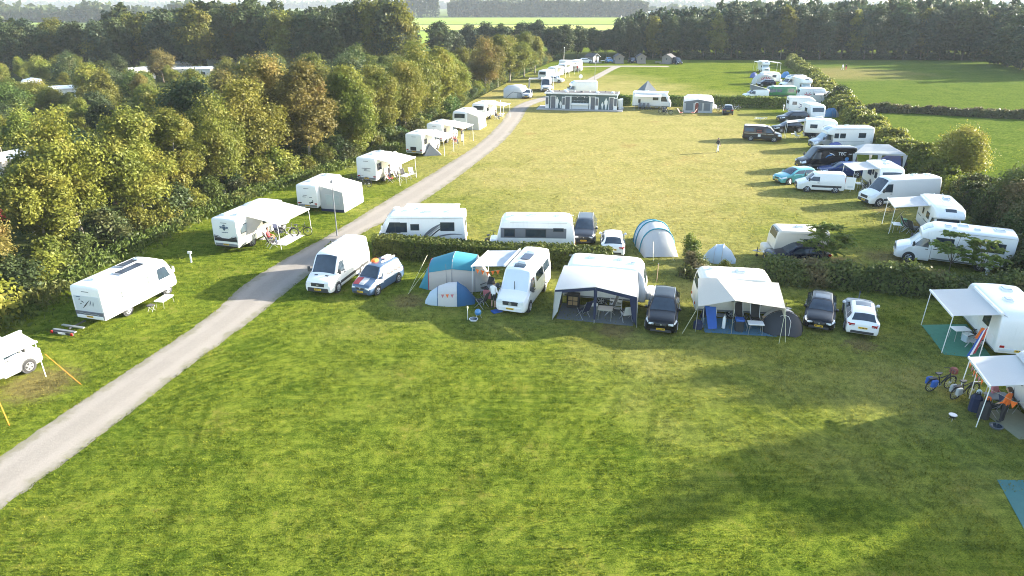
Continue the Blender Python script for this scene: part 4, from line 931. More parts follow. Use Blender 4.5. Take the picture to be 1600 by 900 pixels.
def van(label, loc, rz, L=5.9, Wd=2.0, H=2.5, hood=.85, ws=.85, hb=1.28, nose=1.0, paint='car_white', rows=(), name='van', cat='van', cut=None, root=None, gl='glass', wr=.35, bump='plastic', doors=True, group=None, rearx=None, two=None, mirror=True, ribs=False):
    """panel van; with cut=x only the cab in front of x is made (coach-built motorhome)"""
    F, Rr_ = L / 2, -L / 2; w = Wd / 2; t = root or thing(name, label, cat, loc, rz, group); xb = F - hood; wt = w * (.86 if H > 2.2 else .82)
    st = [(F, .34, .6, nose - .20, w * .78, w * .70, .10, .02), (F - .06, .28, .7, nose - .02, w * .90, w * .82, .12, .03), (F - .25, .26, .8, nose + (hb - nose) * .35, w * .97, w * .88, .14, .04), (F - .55, .25, .95, nose + (hb - nose) * .70, w * .99, w * .90, .14, .05),
          (xb, .25, hb - .08, hb, w, w * .90, .10, .06), (xb - ws * .5, .25, hb - .05, hb + (H - .16 - hb) * .54, w, w * .875, .12, .07), (xb - ws, .25, hb - .03, H - .14, w, wt, .14, .07), (xb - ws - .5, .25, hb, H - .02, w, wt, .16, .06), (Rr_ + .35, .25, hb, H, w, wt, .16, .05), (Rr_ + .06, .26, hb, H - .03, w * .99, wt * .985, .16, .04), (Rr_, .34, hb, H - .12, w * .96, wt * .95, .14, .02)]
    if cut is not None:
        st = [q for q in st if q[0] > cut + .05]; q = list(Loft([*st, (cut - 2, *st[0][1:])] if False else st).at(st[0][0])); q[0] = cut; st.append(tuple(q))
    lo = Loft(st); nm = 'body' if cut is None else 'cab'
    lo.body(MB()).build(nm, paint, t, 38)
    lo.top_patch(MB(), xb - .05, xb - ws + .06, .93, .95).build('windscreen', gl, t, 40)
    if two is not None:  # lower half painted in a second colour
        for sg in (1, -1): lo.side_patch(MB(), [(Rr_ + .12, .40), (F - .45, .40), (F - .45, two), (Rr_ + .12, two)], sg, .004, (12, 3), .02).build('lower_panel', two_mat[0], t, 40)
    zl, zh = hb + .03, min(H - .32, hb + .72)
    for sg in (1, -1):
        k = (zh - zl) / (H - .14 - hb)
        lo.side_patch(MB(), [(xb - 1.18, zl - .04), (xb - .22, zl + .02), (xb - ws * k - .12, zh), (xb - 1.18, zh)], sg).build('side_window', 'glass', t, 40)
        for (xa, xc, za, zc) in rows: lo.side_patch(MB(), [(xa, za), (xc, za), (xc, zc), (xa, zc)], sg).build('side_window', 'glass', t, 40)
        lo.side_patch(MB(), [(F - .52, nose - .12), (F - .09, nose - .20), (F - .14, nose + .0), (F - .50, nose + .14)], sg, .012).build('headlight', 'lamp', t, 40)
        MB().rbox((F - .05, sg * w * .66, nose - .12), (.10, .36, .20), .04).build('headlight', 'lamp', t)
        if mirror:
            mo = MB().rbox((xb - .20, sg * (w + .13), hb + .20), (.14, .20, .34), .05).build('mirror', 'plastic', t)
            MB().box((xb - .22, sg * (w + .02), hb + .12), (.06, .16, .06)).build('mirror_arm', 'plastic', mo)
        if cut is None:
            MB().rbox((Rr_ + .015, sg * (w * .90), 1.25), (.05, .13, .55), .02).build('tail_light', 'tail', t)
            lo.side_patch(MB(), [(Rr_ + .3, .52), (F - 1.3, .52), (F - 1.3, .72), (Rr_ + .3, .72)], sg, .012, (10, 1)).build('side_moulding', bump, t)
        d = lo.side_patch(MB(), [(xb - 1.22, .40), (xb - .12, .40), (xb - .12, zl - .06), (xb - 1.22, zl - .06)], sg, .004, (4, 3), .02).build('door', paint, t, 40)
        MB().rbox((xb - 1.08, sg * (w + .015), hb - .14), (.18, .04, .05), .01).build('handle', 'plastic', d)
        if cut is None and doors:
            lo.side_patch(MB(), [(xb - 2.6, .40), (xb - 1.30, .40), (xb - 1.30, H - .30), (xb - 2.6, H - .30)], sg, .004, (4, 4), .02).build('sliding_door', paint, t, 40)
    MB().rbox((F - .02, 0, nose - .20), (.07, w * .98, .24), .05).build('grille', 'plastic', t)
    MB().rbox((F - .04, 0, .45), (.14, w * 1.55, .30), .06).build('bumper', bump, t)
    plate(t, F + .04, .47)
    if cut is None:
        MB().rbox((Rr_ + .0, 0, .46), (.12, w * 1.8, .20), .04).build('bumper', bump, t); plate(t, Rr_ - .07, .75)
        MB().box((Rr_ - .004, 0, 1.35), (.02, .025, H - .75)).build('rear_door_gap', 'plastic', t)
    if ribs:
        for k in range(4):
            MB().box((Rr_ + .8 + k * .75, 0, lo.top(Rr_ + 1, 0) + .008), (.05, wt * 1.5, .02)).build('roof_rib', paint, t)
    xw = [F - .92] if cut is not None else [F - .92, F - .92 - L * .60]
    wheels(t, lo, xw, wr, .24)
    return t, lo
two_mat = ['bus_green']

def hatch(root, lo, x, y, sx, sy, m='alu_white', glassy=False):
    z = lo.top(x, y); o = MB().rbox((x, y, z + .035), (sx, sy, .11), .03).build('roof_hatch', m, root)
    MB().rbox((x, y, z + .10), (sx * .78, sy * .78, .035), .015).build('lid', 'glass_pale' if not glassy else 'glass', o)
def window(root, lo, sg, x0, x1, z0, z1, gl='glass', frame='plastic'):
    f = lo.side_patch(MB(), [(x0, z0), (x1, z0), (x1, z1), (x0, z1)], sg, .014, (4, 2)).build('window', frame, root)
    lo.side_patch(MB(), [(x0 + .05, z0 + .05), (x1 - .05, z0 + .05), (x1 - .05, z1 - .05), (x0 + .05, z1 - .05)], sg, .022, (4, 2)).build('pane', gl, f)
def awning(root, sg, x0, x1, y, z, out, drop, m='canvas_white', poles=True, sag=.08, valance=.12, pz=(0, 0), side_guy=False):
    """wind-out awning with front bar and poles, attached to a vehicle's wall"""
    a = MB().quad([(x0, sg * y, z), (x1, sg * y, z), (x1, sg * (y + out), z - drop), (x0, sg * (y + out), z - drop)] if sg < 0 else [(x1, sg * y, z), (x0, sg * y, z), (x0, sg * (y + out), z - drop), (x1, sg * (y + out), z - drop)], (6, 6), .02, sag).build('awning', m, root, 40)
    MB().box(((x0 + x1) / 2, sg * (y + .04), z + .05), (x1 - x0 + .1, .13, .13)).build('case', 'alu_white', a)
    MB().box(((x0 + x1) / 2, sg * (y + out + .03), z - drop - .01), (x1 - x0 + .06, .07, .10)).build('front_bar', 'alu_white', a)
    if poles:
        for x in (x0 + .05, x1 - .05):
            MB().tube([(x, sg * (y + out - .02), z - drop - .05), (x, sg * (y + out + .06), 0.0)], .022, 6).build('pole', 'alu_white', a)
    for x in (x0 + .15, x1 - .15): MB().tube([(x, sg * (y + .08), z - .04), (x + (.25 if x < (x0 + x1) / 2 else -.25), sg * (y + out * .5), z - drop * .5 - .10), (x, sg * (y + out), z - drop - .05)], .02, 5).build('arm', 'alu_white', a)
    return a
def guy(label, a, b, m='cord', name='guy_rope', r=.012, group='guy ropes'):
    o = MB().tube([a, b], r, 5).build(name, m); tag(o, label, 'rope', group); return o
mat('cord', (0.62, 0.60, 0.40), 0.8, var=0.1); mat('cord_orange', (0.75, 0.28, 0.03), 0.8, var=0.1)

def coach(label, loc, rz, kind='semi', L=7.0, Wd=2.30, H=2.85, paint='white', wins=(), hatches=(), rear='plain', solar=(), door=None, stripe=None, name='motorhome', cat='motorhome', cabpaint='car_white', wr=.35, gl='glass', cab_gl='glass', group=None, skirt=None, rwin=True, fw=None, low=False, lights=True):
    """motorhomes: kind semi (cab under a low nose), alcove (bunk over the cab), aclass (one flush body), caravan"""
    F, Rr_ = L / 2, -L / 2; w = Wd / 2; t = thing(name, label, cat, loc, rz, group); zb = .42; r = .16
    S = lambda x, b, zt, ww=1.0, be=1.4, cr_=.04: (x, b, be, zt, w * ww, w * ww * .985, r, cr_)
    if kind == 'caravan':
        st = [S(Rr_, zb + .10, 1.15, .95, .9), S(Rr_ + .05, zb, 1.55, .985), S(Rr_ + .20, zb, H - .28), S(Rr_ + .42, zb, H - .05), S(Rr_ + .75, zb, H), S(F - .95, zb, H), S(F - .55, zb, H - .06), S(F - .28, zb, H - .36), S(F - .06, zb, 1.45, .985), S(F, zb + .12, 1.05, .95, .9)]
        if fw == 'square': st = [S(Rr_, zb, H - .12, .98), S(Rr_ + .06, zb, H - .03), S(F - .45, zb, H), S(F - .22, zb, H - .10), S(F - .05, zb, 1.5), S(F, zb + .1, 1.1, .96, .9)]
    elif kind == 'aclass':
        st = [S(Rr_, zb + .02, H - .12, .975), S(Rr_ + .06, zb, H - .03), S(Rr_ + .3, zb, H), S(F - 1.35, zb, H), S(F - 1.0, zb, H - .05), S(F - .72, zb, H - .30, .995), S(F - .28, zb, 1.55, .97), S(F - .12, zb, 1.25, .94, .95), S(F, zb + .05, .95, .86, .75)]
    elif kind == 'semi':
        st = [S(Rr_, zb + .02, H - .12, .975), S(Rr_ + .06, zb, H - .03), S(Rr_ + .3, zb, H), S(F - 2.55, zb, H), S(F - 2.30, zb, H - .03), S(F - 2.25, zb, H - .04, .99), S(F - 2.22, 1.85, H - .05, .985), S(F - 1.80, 1.92, H - .20, .93), S(F - 1.42, 1.97, H - .52, .85, 2.0)]
    else:
        st = [S(Rr_, zb + .02, H - .12, .975), S(Rr_ + .06, zb, H - .03), S(Rr_ + .3, zb, H), S(F - 2.30, zb, H), S(F - 2.25, zb, H, .995), S(F - 2.22, 1.80, H, .99), S(F - 1.35, 1.86, H - .08, .97, 2.0), S(F - 1.0, 1.95, H - .30, .93, 2.1), S(F - .88, 2.05, H - .55, .88, 2.1)]
    lo = Loft(st, smooth=kind in ('caravan', 'aclass')); lo.body(MB(), 3).build('body', paint, t, 38)
    if kind in ('semi', 'alcove'):
        van(None, None, 0, L, 2.02, 2.28, paint=cabpaint, cut=F - 2.28, root=t, wr=wr, gl=cab_gl, bump='plastic' if cabpaint != 'car_white' else 'car_white')
        if kind == 'semi': lo.top_patch(MB(), F - 2.1, F - 1.52, .62, .58, .012).build('skylight', 'glass_pale', t, 40)
        else: lo.top_patch(MB(), F - 1.30, F - 1.03, .40, .40, .012).build('bunk_window', 'glass', t, 40)
        wheels(t, lo, (Rr_ + 1.75,), wr)
    elif kind == 'aclass':
        lo.top_patch(MB(), F - .70, F - .26, .97, .97).build('windscreen', cab_gl, t, 40)
        for sg in (1, -1):
            lo.side_patch(MB(), [(F - 1.75, 1.32), (F - .62, 1.32), (F - .98, 2.12), (F - 1.75, 2.12)], sg, .012).build('cab_window', 'glass', t, 40)
            MB().rbox((F - .10, sg * w * .68, .84), (.14, .30, .18), .05).build('headlight', 'lamp', t)
            mo = MB().rbox((F - .42, sg * (w + .16), 1.72), (.12, .16, .40), .04).build('mirror', 'alu_white', t); MB().tube([(F - .5, sg * w * .95, 2.05), (F - .42, sg * (w + .16), 1.9)], .02, 5).build('mirror_arm', 'plastic', mo)
        MB().rbox((F - .02, 0, .62), (.10, w * .9, .16), .04).build('grille', 'plastic', t); plate(t, F + .03, .52)
        wheels(t, lo, (F - 1.05, Rr_ + 1.85), wr)
    else:
        if rwin: lo.top_patch(MB(), Rr_ + .06, Rr_ + .17, .80, .80, .012).build('rear_window', gl, t, 40)
        lo.top_patch(MB(), F - .24, F - .07, .86, .86, .012).build('front_window', gl, t, 40)
        for y in (w * .98, -w * .98): pass
        wheels(t, lo, (-.15,), .31, .20)
        fr = MB().tube([(F - .05, .55, .42), (F + 1.15, 0, .42)], .04, 5).tube([(F - .05, -.55, .42), (F + 1.15, 0, .42)], .04, 5).build('drawbar', 'steel', t)
        MB().tube([(F + .85, .06, .75), (F + .85, .06, .12)], .03, 6).cyl((F + .85, .06, .10), .10, .06, 12, 'Y').build('jockey_wheel', 'rubber', fr)
        MB().rbox((F + .28, 0, .68), (.55, 1.2, .50), .10).build('gas_locker', paint, t)
    for q in wins: window(t, lo, *q) if len(q) > 5 else window(t, lo, *q, gl=gl)
    for q in hatches: hatch(t, lo, *q)
    for (x, y, sx, sy) in solar:
        z = lo.top(x, y); o = MB().box((x, y, z + .06), (sx, sy, .04)).build('solar_panel', 'solar', t)
        mb = MB()
        for s in (-1, 1): mb.box((x + s * sx / 2, y, z + .062), (.04, sy + .04, .05)).box((x, y + s * sy / 2, z + .062), (sx, .04, .05))
        mb.build('frame', 'steel', o)
    if door:
        sg, x, *k = door; zz = k[0] if k else 2.25
        d = lo.side_patch(MB(), [(x - .32, .52), (x + .32, .52), (x + .32, zz), (x - .32, zz)], sg, .010, (3, 4)).build('entrance_door', paint, t)
        lo.side_patch(MB(), [(x - .2, 1.5), (x + .2, 1.5), (x + .2, 2.0), (x - .2, 2.0)], sg, .018, (2, 2)).build('door_window', 'glass', d)
        MB().box((x, sg * (w + .22), .32), (.55, .36, .06)).build('step', 'grey_plastic', d)
    for sg in (1, -1):   # side skirt and locker lines
        lo.side_patch(MB(), [(Rr_ + .12, zb + .03), ((F - (2.35 if kind in ('semi', 'alcove') else .35)), zb + .03), ((F - (2.35 if kind in ('semi', 'alcove') else .35)), zb + .14), (Rr_ + .12, zb + .14)], sg, .010, (8, 1)).build('side_skirt', skirt or 'grey_plastic', t)
        lo.side_patch(MB(), [(Rr_ + .06, H - .20), (F - (2.4 if kind in ('semi', 'alcove') else 1.0), H - .20), (F - (2.4 if kind in ('semi', 'alcove') else 1.0), H - .17), (Rr_ + .06, H - .17)], sg, .010, (8, 1)).build('roof_rail', 'steel', t)
        if kind != 'caravan' or True:
            lo.side_patch(MB(), [(Rr_ + .35, .66), (Rr_ + 1.05, .66), (Rr_ + 1.05, 1.12), (Rr_ + .35, 1.12)], sg, .009, (2, 2)).build('locker_door', paint, t)
        if stripe:
            for (za, zc, mm, xa, xc) in stripe: lo.side_patch(MB(), [(xa, za), (xc, za), (xc, zc), (xa, zc)], sg, .0075, (8, 1)).build('stripe', mm, t)
    x = Rr_ - .012
    if kind != 'caravan' or fw == 'square':
        for sg in (1, -1): MB().rbox((x + .005, sg * w * .80, .82), (.05, .26, .12), .02).build('tail_light', 'tail', t)
        MB().rbox((x, 0, .60), (.10, Wd * .90, .20), .03).build('bumper', skirt or 'grey_plastic', t); plate(t, x - .055, .62)
        if rwin and rear != 'crest' and rear != 'bird':
            f = MB().rbox((x + .002, 0, 1.82), (.03, Wd * .56, .52), .012).build('rear_window', 'plastic', t); MB().rbox((x - .012, 0, 1.82), (.02, Wd * .50, .42), .008).build('pane', gl, f)
        MB().box((x + .008, 0, H - .36), (.02, .55, .05)).build('marker_light', 'grey_plastic', t)
    else:
        for sg in (1, -1): MB().rbox((Rr_ + .0, sg * w * .74, .80), (.06, .22, .12), .02).build('tail_light', 'tail', t)
        MB().rbox((Rr_ + .02, 0, .62), (.10, Wd * .84, .14), .03).build('bumper', 'pale_panel', t); plate(t, Rr_ - .05, .62)
    return t, lo
def drape_text(txt, root, lo, sg, x, z, size, m, name='lettering', off=.014):
    cu = bpy.data.curves.new('lettering', 'FONT'); cu.body = txt; cu.size = size; cu.extrude = .004; cu.align_x = 'CENTER'; cu.align_y = 'CENTER'
    tmp = bpy.data.objects.new('tmp_text', cu); COL.objects.link(tmp); bpy.context.view_layer.update()
    me = bpy.data.meshes.new_from_object(tmp.evaluated_get(bpy.context.evaluated_depsgraph_get())); bpy.data.objects.remove(tmp)
    me.materials.clear(); me.materials.append(MATS[m]); o = link(name, me, root)
    return o
def text_on_side(txt, root, lo, sg, x, z, size, m):
    o = drape_text(txt, root, lo, sg, x, z, size, m); y = lo.side(x, z) + .016
    o.location = (x, sg * y, z); o.rotation_euler = (R(90), 0, R(180) if sg > 0 else 0); return o
def text_flat(txt, parent, loc, rot, size, m):
    o = drape_text(txt, parent, None, 1, 0, 0, size, m); o.location = loc; o.rotation_euler = rot; return o

# ------------------------------------------------------------------ placing on the ground
def side_place(a, b, Wd):
    """a, b: pixels of front and rear ends of the near bottom edge -> centre and heading"""
    A, B = gp(*a), gp(*b); d = (A - B).normalized(); n = V(-d.y, d.x, 0)
    if n.dot((A + B) / 2) < 0: n = -n
    return (A + B) / 2 + n * Wd / 2, math.atan2(d.y, d.x)
def fr_place(a, b):
    A, B = gp(*a), gp(*b); d = A - B; return (A + B) / 2, math.atan2(d.y, d.x)
def front_place(a, heading_px, L):
    """a: pixel of the front (or rear, L<0) bottom centre; heading_px: a second pixel further along the axis behind it"""
    A, B = gp(*a), gp(*heading_px); d = (A - B).normalized()
    c = A - d * abs(L) / 2
    if L < 0: d = -d
    return c, math.atan2(d.y, d.x)

# ------------------------------------------------------------------ small furniture
def chair(label, loc, rz, m='cloth_dark', fr='steel', group=None, recl=.25, h=1.0, drape=None):
    t = thing('camping_chair', label, 'chair', loc, rz, group)
    MB().quad([(-.24, -.26, .44), (.26, -.26, .46), (.26, .26, .46), (-.24, .26, .44)], (2, 2), .03, .03).build('seat', m, t)
    MB().quad([(-.24, -.25, .46), (-.24, .25, .46), (-.24 - recl, .25, h + .05), (-.24 - recl, -.25, h + .05)], (2, 3), .03).build('backrest', m, t)
    for s in (-1, 1):
        MB().tube([(.30, s * .28, 0), (-.28, s * .28, .62)], .016, 5).build('leg', fr, t); MB().tube([(-.34, s * .28, 0), (.22, s * .28, .62)], .016, 5).build('leg', fr, t)
        MB().box((-.02, s * .30, .64), (.50, .05, .03)).build('armrest', 'plastic', t)
        MB().tube([(-.24, s * .26, .44), (-.25 - recl, s * .26, h + .06)], .016, 5).build('back_frame', fr, t)
    if drape:
        q = MB().quad([(-.24 - recl * 1.05, -.2, h + .09), (-.24 - recl * 1.05, .2, h + .09), (-.18, .2, .52), (-.18, -.2, .52)], (2, 3), .02).build('draped_cloth', drape, t)
    return t
def table(label, loc, rz, sx=.9, sy=.6, h=.70, top='alu_white', leg='steel', group=None):
    t = thing('camping_table', label, 'table', loc, rz, group)
    MB().rbox((0, 0, h), (sx, sy, .04), .015).build('tabletop', top, t)
    for i in (-1, 1):
        for j in (-1, 1): MB().tube([(i * sx * .44, j * sy * .42, 0), (i * sx * .40, j * sy * .40, h - .02)], .016, 5).build('leg', leg, t)
    for j in (-1, 1): MB().box((0, j * sy * .40, h - .06), (sx * .8, .02, .04)).build('apron', leg, t)
    return t
def bicycle(label, loc, rz, m='ink', group='bicycles', bags=(), lean=.08):
    t = thing('bicycle', label, 'bicycle', loc, rz, group); t.rotation_euler = (lean, 0, rz)
    for x in (-.53, .53):
        mb = MB(); ring = [V(x + math.cos(a) * .33, 0, .345 + math.sin(a) * .33) for a in [2 * math.pi * i / 18 for i in range(18)]]
        wl = mb.tube(ring + [ring[0]], .028, 5, cap=False).build('wheel', 'rubber', t)
        mb = MB()
        for i in range(7): a = math.pi * i / 7; mb.tube([(x - math.cos(a) * .32, 0, .345 - math.sin(a) * .32), (x + math.cos(a) * .32, 0, .345 + math.sin(a) * .32)], .004, 3)
        mb.cyl((x, 0, .345), .04, .09, 8, 'Y').build('spokes', 'steel', wl)
        MB().tube([(x + math.cos(a) * .375, 0, .345 + math.sin(a) * .375) for a in [R(20 + i * 28) for i in range(6)]], .025, 4).build('mudguard', 'plastic', t)
    bb = (-.08, 0, .30); hd = (.38, 0, .86); sd = (-.26, 0, .80)
    MB().tube([bb, hd], .03, 6).tube([bb, sd], .026, 6).tube([(-.22, 0, .68), (.36, 0, .80)], .024, 6).tube([bb, (-.53, .04, .345)], .012, 5).tube([sd, (-.53, .04, .345)], .012, 5).tube([(.36, 0, .95), (.53, 0, .345)], .018, 6).build('frame', m, t)
    MB().tube([(.36, 0, .92), (.36, 0, 1.05)], .016, 5).tube([(.22, .28, 1.06), (.38, .2, 1.08), (.38, -.2, 1.08), (.22, -.28, 1.06)], .016, 5).build('handlebar', 'plastic', t)
    MB().tube([sd, (-.30, 0, .95)], .015, 5).build('seat_post', 'steel', t); MB().prism([(-.46, -.10), (-.46, .10), (-.30, .09), (-.14, .025), (-.14, -.025), (-.30, -.09)], 'Z', .94, 1.0).build('saddle', 'plastic', t)
    MB().cyl((-.08, 0, .30), .09, .03, 12, 'Y').tube([(-.08, .1, .30), (-.02, .12, .16)], .012, 4).tube([(-.08, -.1, .30), (-.14, -.12, .44)], .012, 4).build('crank', 'steel', t)
    MB().box((-.60, 0, .76), (.42, .14, .02)).tube([(-.53, .06, .36), (-.66, .06, .76)], .008, 4).tube([(-.53, -.06, .36), (-.66, -.06, .76)], .008, 4).build('luggage_rack', 'plastic', t)
    for (kind, mm) in bags:
        if kind == 'rear':
            for s in (-1, 1): MB().rbox((-.60, s * .16, .56), (.34, .16, .34), .05).build('pannier', mm, t)
        elif kind == 'top': MB().rbox((-.60, 0, .88), (.36, .30, .22), .06).build('basket', mm, t)
        else: MB().rbox((.52, 0, 1.02), (.30, .34, .26), .08).build('handlebar_bag', mm, t)
    return t

# ------------------------------------------------------------------ people
def person(label, loc, rz, pose='stand', top='cloth_white', bottom='denim', shoes='plastic', hair='hair', H=1.74, legs_bare=False, group=None):
    J = {}; k = H / 1.74
    if pose == 'sit': hip = V(0, 0, .50); chest = V(-.10, 0, .92)
    else: hip = V(0, 0, .92); chest = V(.02 if pose != 'bend' else .16, 0, 1.34 if pose != 'bend' else 1.28)
    fw = V(1, 0, 0); neck = chest + V(.0 if pose != 'bend' else .06, 0, .14); head = neck + V(.02 if pose != 'bend' else .07, 0, .07)
    pts = [(hip, .135), (hip.lerp(chest, .5), .125), (chest, .145), (neck, .058), (head, .06)]; ed = [(0, 1), (1, 2), (2, 3), (3, 4)]
    def add(p, r, par): pts.append((p, r)); ed.append((par, len(pts) - 1)); return len(pts) - 1
    hands = []; feet = []
    for s in (1, -1):
        sh = add(chest + V(0, s * .18, .05), .062, 2)
        if pose == 'sit': el, wr_ = chest + V(.10, s * .26, -.22), chest + V(.34, s * .20, -.26)
        elif pose == 'walk': el, wr_ = chest + V(-.10 * s, s * .24, -.22), chest + V(.02 - .16 * s, s * .25, -.46)
        elif pose == 'bend': el, wr_ = chest + V(.16, s * .24, -.18), chest + V(.38, s * .18, -.24)
        else: el, wr_ = chest + V(.02, s * .24, -.24), chest + V(.20, s * .22, -.40)
        e = add(el, .045, sh); w_ = add(wr_, .032, e); dr = (wr_ - el).normalized(); pm = add(wr_ + dr * .07, .036, w_); hands.append((wr_ + dr * .09, dr, s))
        hp = add(hip + V(0, s * .095, -.06), .095, 0)
        if pose == 'sit': kn, an = V(.44, s * .13, .50), V(.46, s * .13, .09)
        elif pose == 'walk': kn, an = V(.10 * s + .04, s * .10, .50), V(.24 * s - .04, s * .10, .09)
        else: kn, an = V(.03, s * .11, .50), V(0, s * .12, .09)
        q = add(kn, .066, hp); a_ = add(an, .045, q); add(an + V(.03, 0, -.045), .042, a_); add(an + V(.17, 0, -.05), .036, len(pts) - 1)
    me = bpy.data.meshes.new('person'); me.from_pydata([tuple(p * k) for p, _ in pts], ed, []); ob = bpy.data.objects.new('tmp_person', me); COL.objects.link(ob)
    md = ob.modifiers.new('skin', 'SKIN'); md.use_smooth_shade = True
    for i, (_, r) in enumerate(pts): me.skin_vertices[0].data[i].radius = (r * k, r * k)
    me.skin_vertices[0].data[0].use_root = True
    sb = ob.modifiers.new('sub', 'SUBSURF'); sb.levels = 1; sb.render_levels = 1
    bpy.context.view_layer.update(); bm_ = bpy.data.meshes.new_from_object(ob.evaluated_get(bpy.context.evaluated_depsgraph_get())); bpy.data.objects.remove(ob)
    bm = bmesh.new(); bm.from_mesh(bm_)
    # head with face, fingers
    hc = (head + V(.03, 0, .09)) * k
    ret = bmesh.ops.create_icosphere(bm, subdivisions=3, radius=.115 * k)
    for v in ret['verts']:
        v.co.z *= 1.12; v.co.y *= .84
        if v.co.z < -.05 * k and v.co.x > 0: v.co.x *= .92; v.co.y *= .85
        if v.co.x > .085 * k and abs(v.co.y) < .03 * k and -.045 * k < v.co.z < .02 * k: v.co.x += .022 * k     # nose
        if v.co.x > .07 * k and .015 * k < abs(v.co.y) < .05 * k and .01 * k < v.co.z < .035 * k: v.co.x -= .008 * k   # eye sockets
        if v.co.x > .07 * k and abs(v.co.y) < .035 * k and -.075 * k < v.co.z < -.055 * k: v.co.x -= .006 * k  # mouth
        if abs(v.co.y) > .09 * k and abs(v.co.x) < .02 * k and abs(v.co.z) < .03 * k: v.co.y *= 1.18            # ears
        v.co += hc
    for (p, d, s) in hands:
        p = p * k; side = V(0, 1, 0) if abs(d.y) < .9 else V(1, 0, 0); side = (side - d * side.dot(d)).normalized(); dn = d.cross(side).normalized()
        if dn.z > 0: dn = -dn
        for i, ln in enumerate((.068, .078, .074, .06, .05)):
            o_ = side * ((i - 1.5) * .019 if i < 4 else -s * .045) * k; st_ = p + o_ - d * (.0 if i < 4 else .05) * k; L_ = ln * k; dd_ = d if i < 4 else (d - side * s * .5).normalized()
            m1 = st_ + dd_ * L_ * .5; m2 = m1 + (dd_ * .75 + dn * .65).normalized() * L_ * .5
            mbx = MB().tube([st_, m1, m2], [.0095 * k, .0085 * k, .006 * k], 5)
            vv = [bm.verts.new(q) for q in mbx.v]
            for f in mbx.f: bm.faces.new([vv[i_] for i_ in f])
    bmesh.ops.recalc_face_normals(bm, faces=bm.faces)
    for f in bm.faces:
        c = f.calc_center_median() / k; f.smooth = True; f.material_index = 0
        d_h = min((c - p_).length for p_, _, _ in hands)
        if d_h < .17 or c.z > neck.z + .01 and (c - hc / k).length < .16: f.material_index = 0
        elif c.z > hip.z + .06 or (abs(c.y) > .20 and c.z > hip.z - .15): f.material_index = 1
        elif c.z > .12: f.material_index = 2 if not (legs_bare and c.z < .55) else 0
        else: f.material_index = 3
    me2 = bpy.data.meshes.new('person'); bm.to_mesh(me2); bm.free()
    for q in ('skin', top, bottom, shoes): me2.materials.append(MATS[q])
    o = link('person', me2, None, loc, rz); tag(o, label, 'person', group)
    hb_ = bmesh.new(); r_ = bmesh.ops.create_icosphere(hb_, subdivisions=2, radius=.126 * k)
    for v in r_['verts']:
        v.co.z *= 1.1; v.co.y *= .86
        if v.co.x > .03 * k and v.co.z < .055 * k: v.co.x = .02 * k; v.co.y *= .9
        if v.co.z < -.06 * k: v.co.z = -.06 * k
        v.co += hc + V(-.012, 0, .012)
    hm = bpy.data.meshes.new('hair'); hb_.to_mesh(hm); hb_.free(); hm.materials.append(MATS[hair]); hm.shade_smooth(); link('hair', hm, o)
    return o
# ------------------------------------------------------------------ tents
def arch(x, w, h, n=10, p=2.2, z0=0.0):
    """points over a hoop in the y-z plane at x"""
    out = []
    for i in range(n + 1):
        a = math.pi * i / n; c, s = math.cos(a), math.sin(a)
        out.append(V(x, w * math.copysign(abs(c) ** (2 / p), c), z0 + h * abs(s) ** (2 / p)))
    return out
def hoop_panel(mb, a, b, th=.015, n=10, p=2.2):
    return mb.sheet([arch(a[0], a[1], a[2], n, p), arch((a[0] + b[0]) / 2, (a[1] + b[1]) / 2 * .99, (a[2] + b[2]) / 2 * .985, n, p), arch(b[0], b[1], b[2], n, p)], th)
def hoop_tube(h, off=.02, r=.025, n=14, p=2.2):
    return MB().tube([q + V(0, 0, .01) for q in arch(h[0], h[1] + off, h[2] + off, n, p)], r, 5)
# ================================================================== PLACING
def sp(fw, rw, vis, Wd, L, oh=0.0, z=(0, 0)):
    """wheel (or end) contact pixels of the visible side, front first -> centre, heading"""
    A, B = gp(fw[0], fw[1], z[0]), gp(rw[0], rw[1], z[1]); A.z = B.z = 0; d = (A - B).normalized(); n = V(-d.y, d.x, 0) * (1 if vis == 'L' else -1)
    return A + d * oh - d * L / 2 - n * Wd / 2, math.atan2(d.y, d.x)
def ep(end, deg, L, front=True):
    """pixel of an end's bottom centre and a world heading"""
    A = gp(*end); h = R(deg); d = V(math.cos(h), math.sin(h), 0); return A - d * L / 2 * (1 if front else -1), h
def W2(loc, rz, x, y, z=0.0):
    return V(loc[0] + x * math.cos(rz) - y * math.sin(rz), loc[1] + x * math.sin(rz) + y * math.cos(rz), z)
def bunting(root, pts, mats, n, size=.26):
    """triangular pennants on a line"""
    P = arc([V(p) for p in pts], n + 2); ln = MB().tube(P, .006, 4).build('line', 'cord', root)
    for i in range(1, n + 1):
        d = (P[min(i + 1, n + 1)] - P[i - 1]).normalized(); a, b, c = P[i] - d * size * .42, P[i] + d * size * .42, P[i] - V(0, 0, size)
        nn = d.cross(V(0, 0, 1)).normalized() * .006
        MB().add([a + nn, b + nn, c + nn, a - nn, b - nn, c - nn], [(0, 1, 2), (5, 4, 3), (0, 3, 4, 1), (1, 4, 5, 2), (2, 5, 3, 0)]).build('pennant', mats[i % len(mats)], root)
def swoosh(lo, root, sg, pts, wd, m):
    """curved decal strip on a side: pts (x,z)"""
    mb = MB(); rows = []
    for i, (x, z) in enumerate(pts):
        k = wd * math.sin(math.pi * (i + .6) / (len(pts) + .2)); r = [V(x, sg * (lo.side(x, z) + .009), z - k / 2), V(x + .02, sg * (lo.side(x, z) + .009), z + k / 2)]
        rows.append(r if sg > 0 else r[::-1])
    mb.sheet(rows, .012).build('decal', m, root)

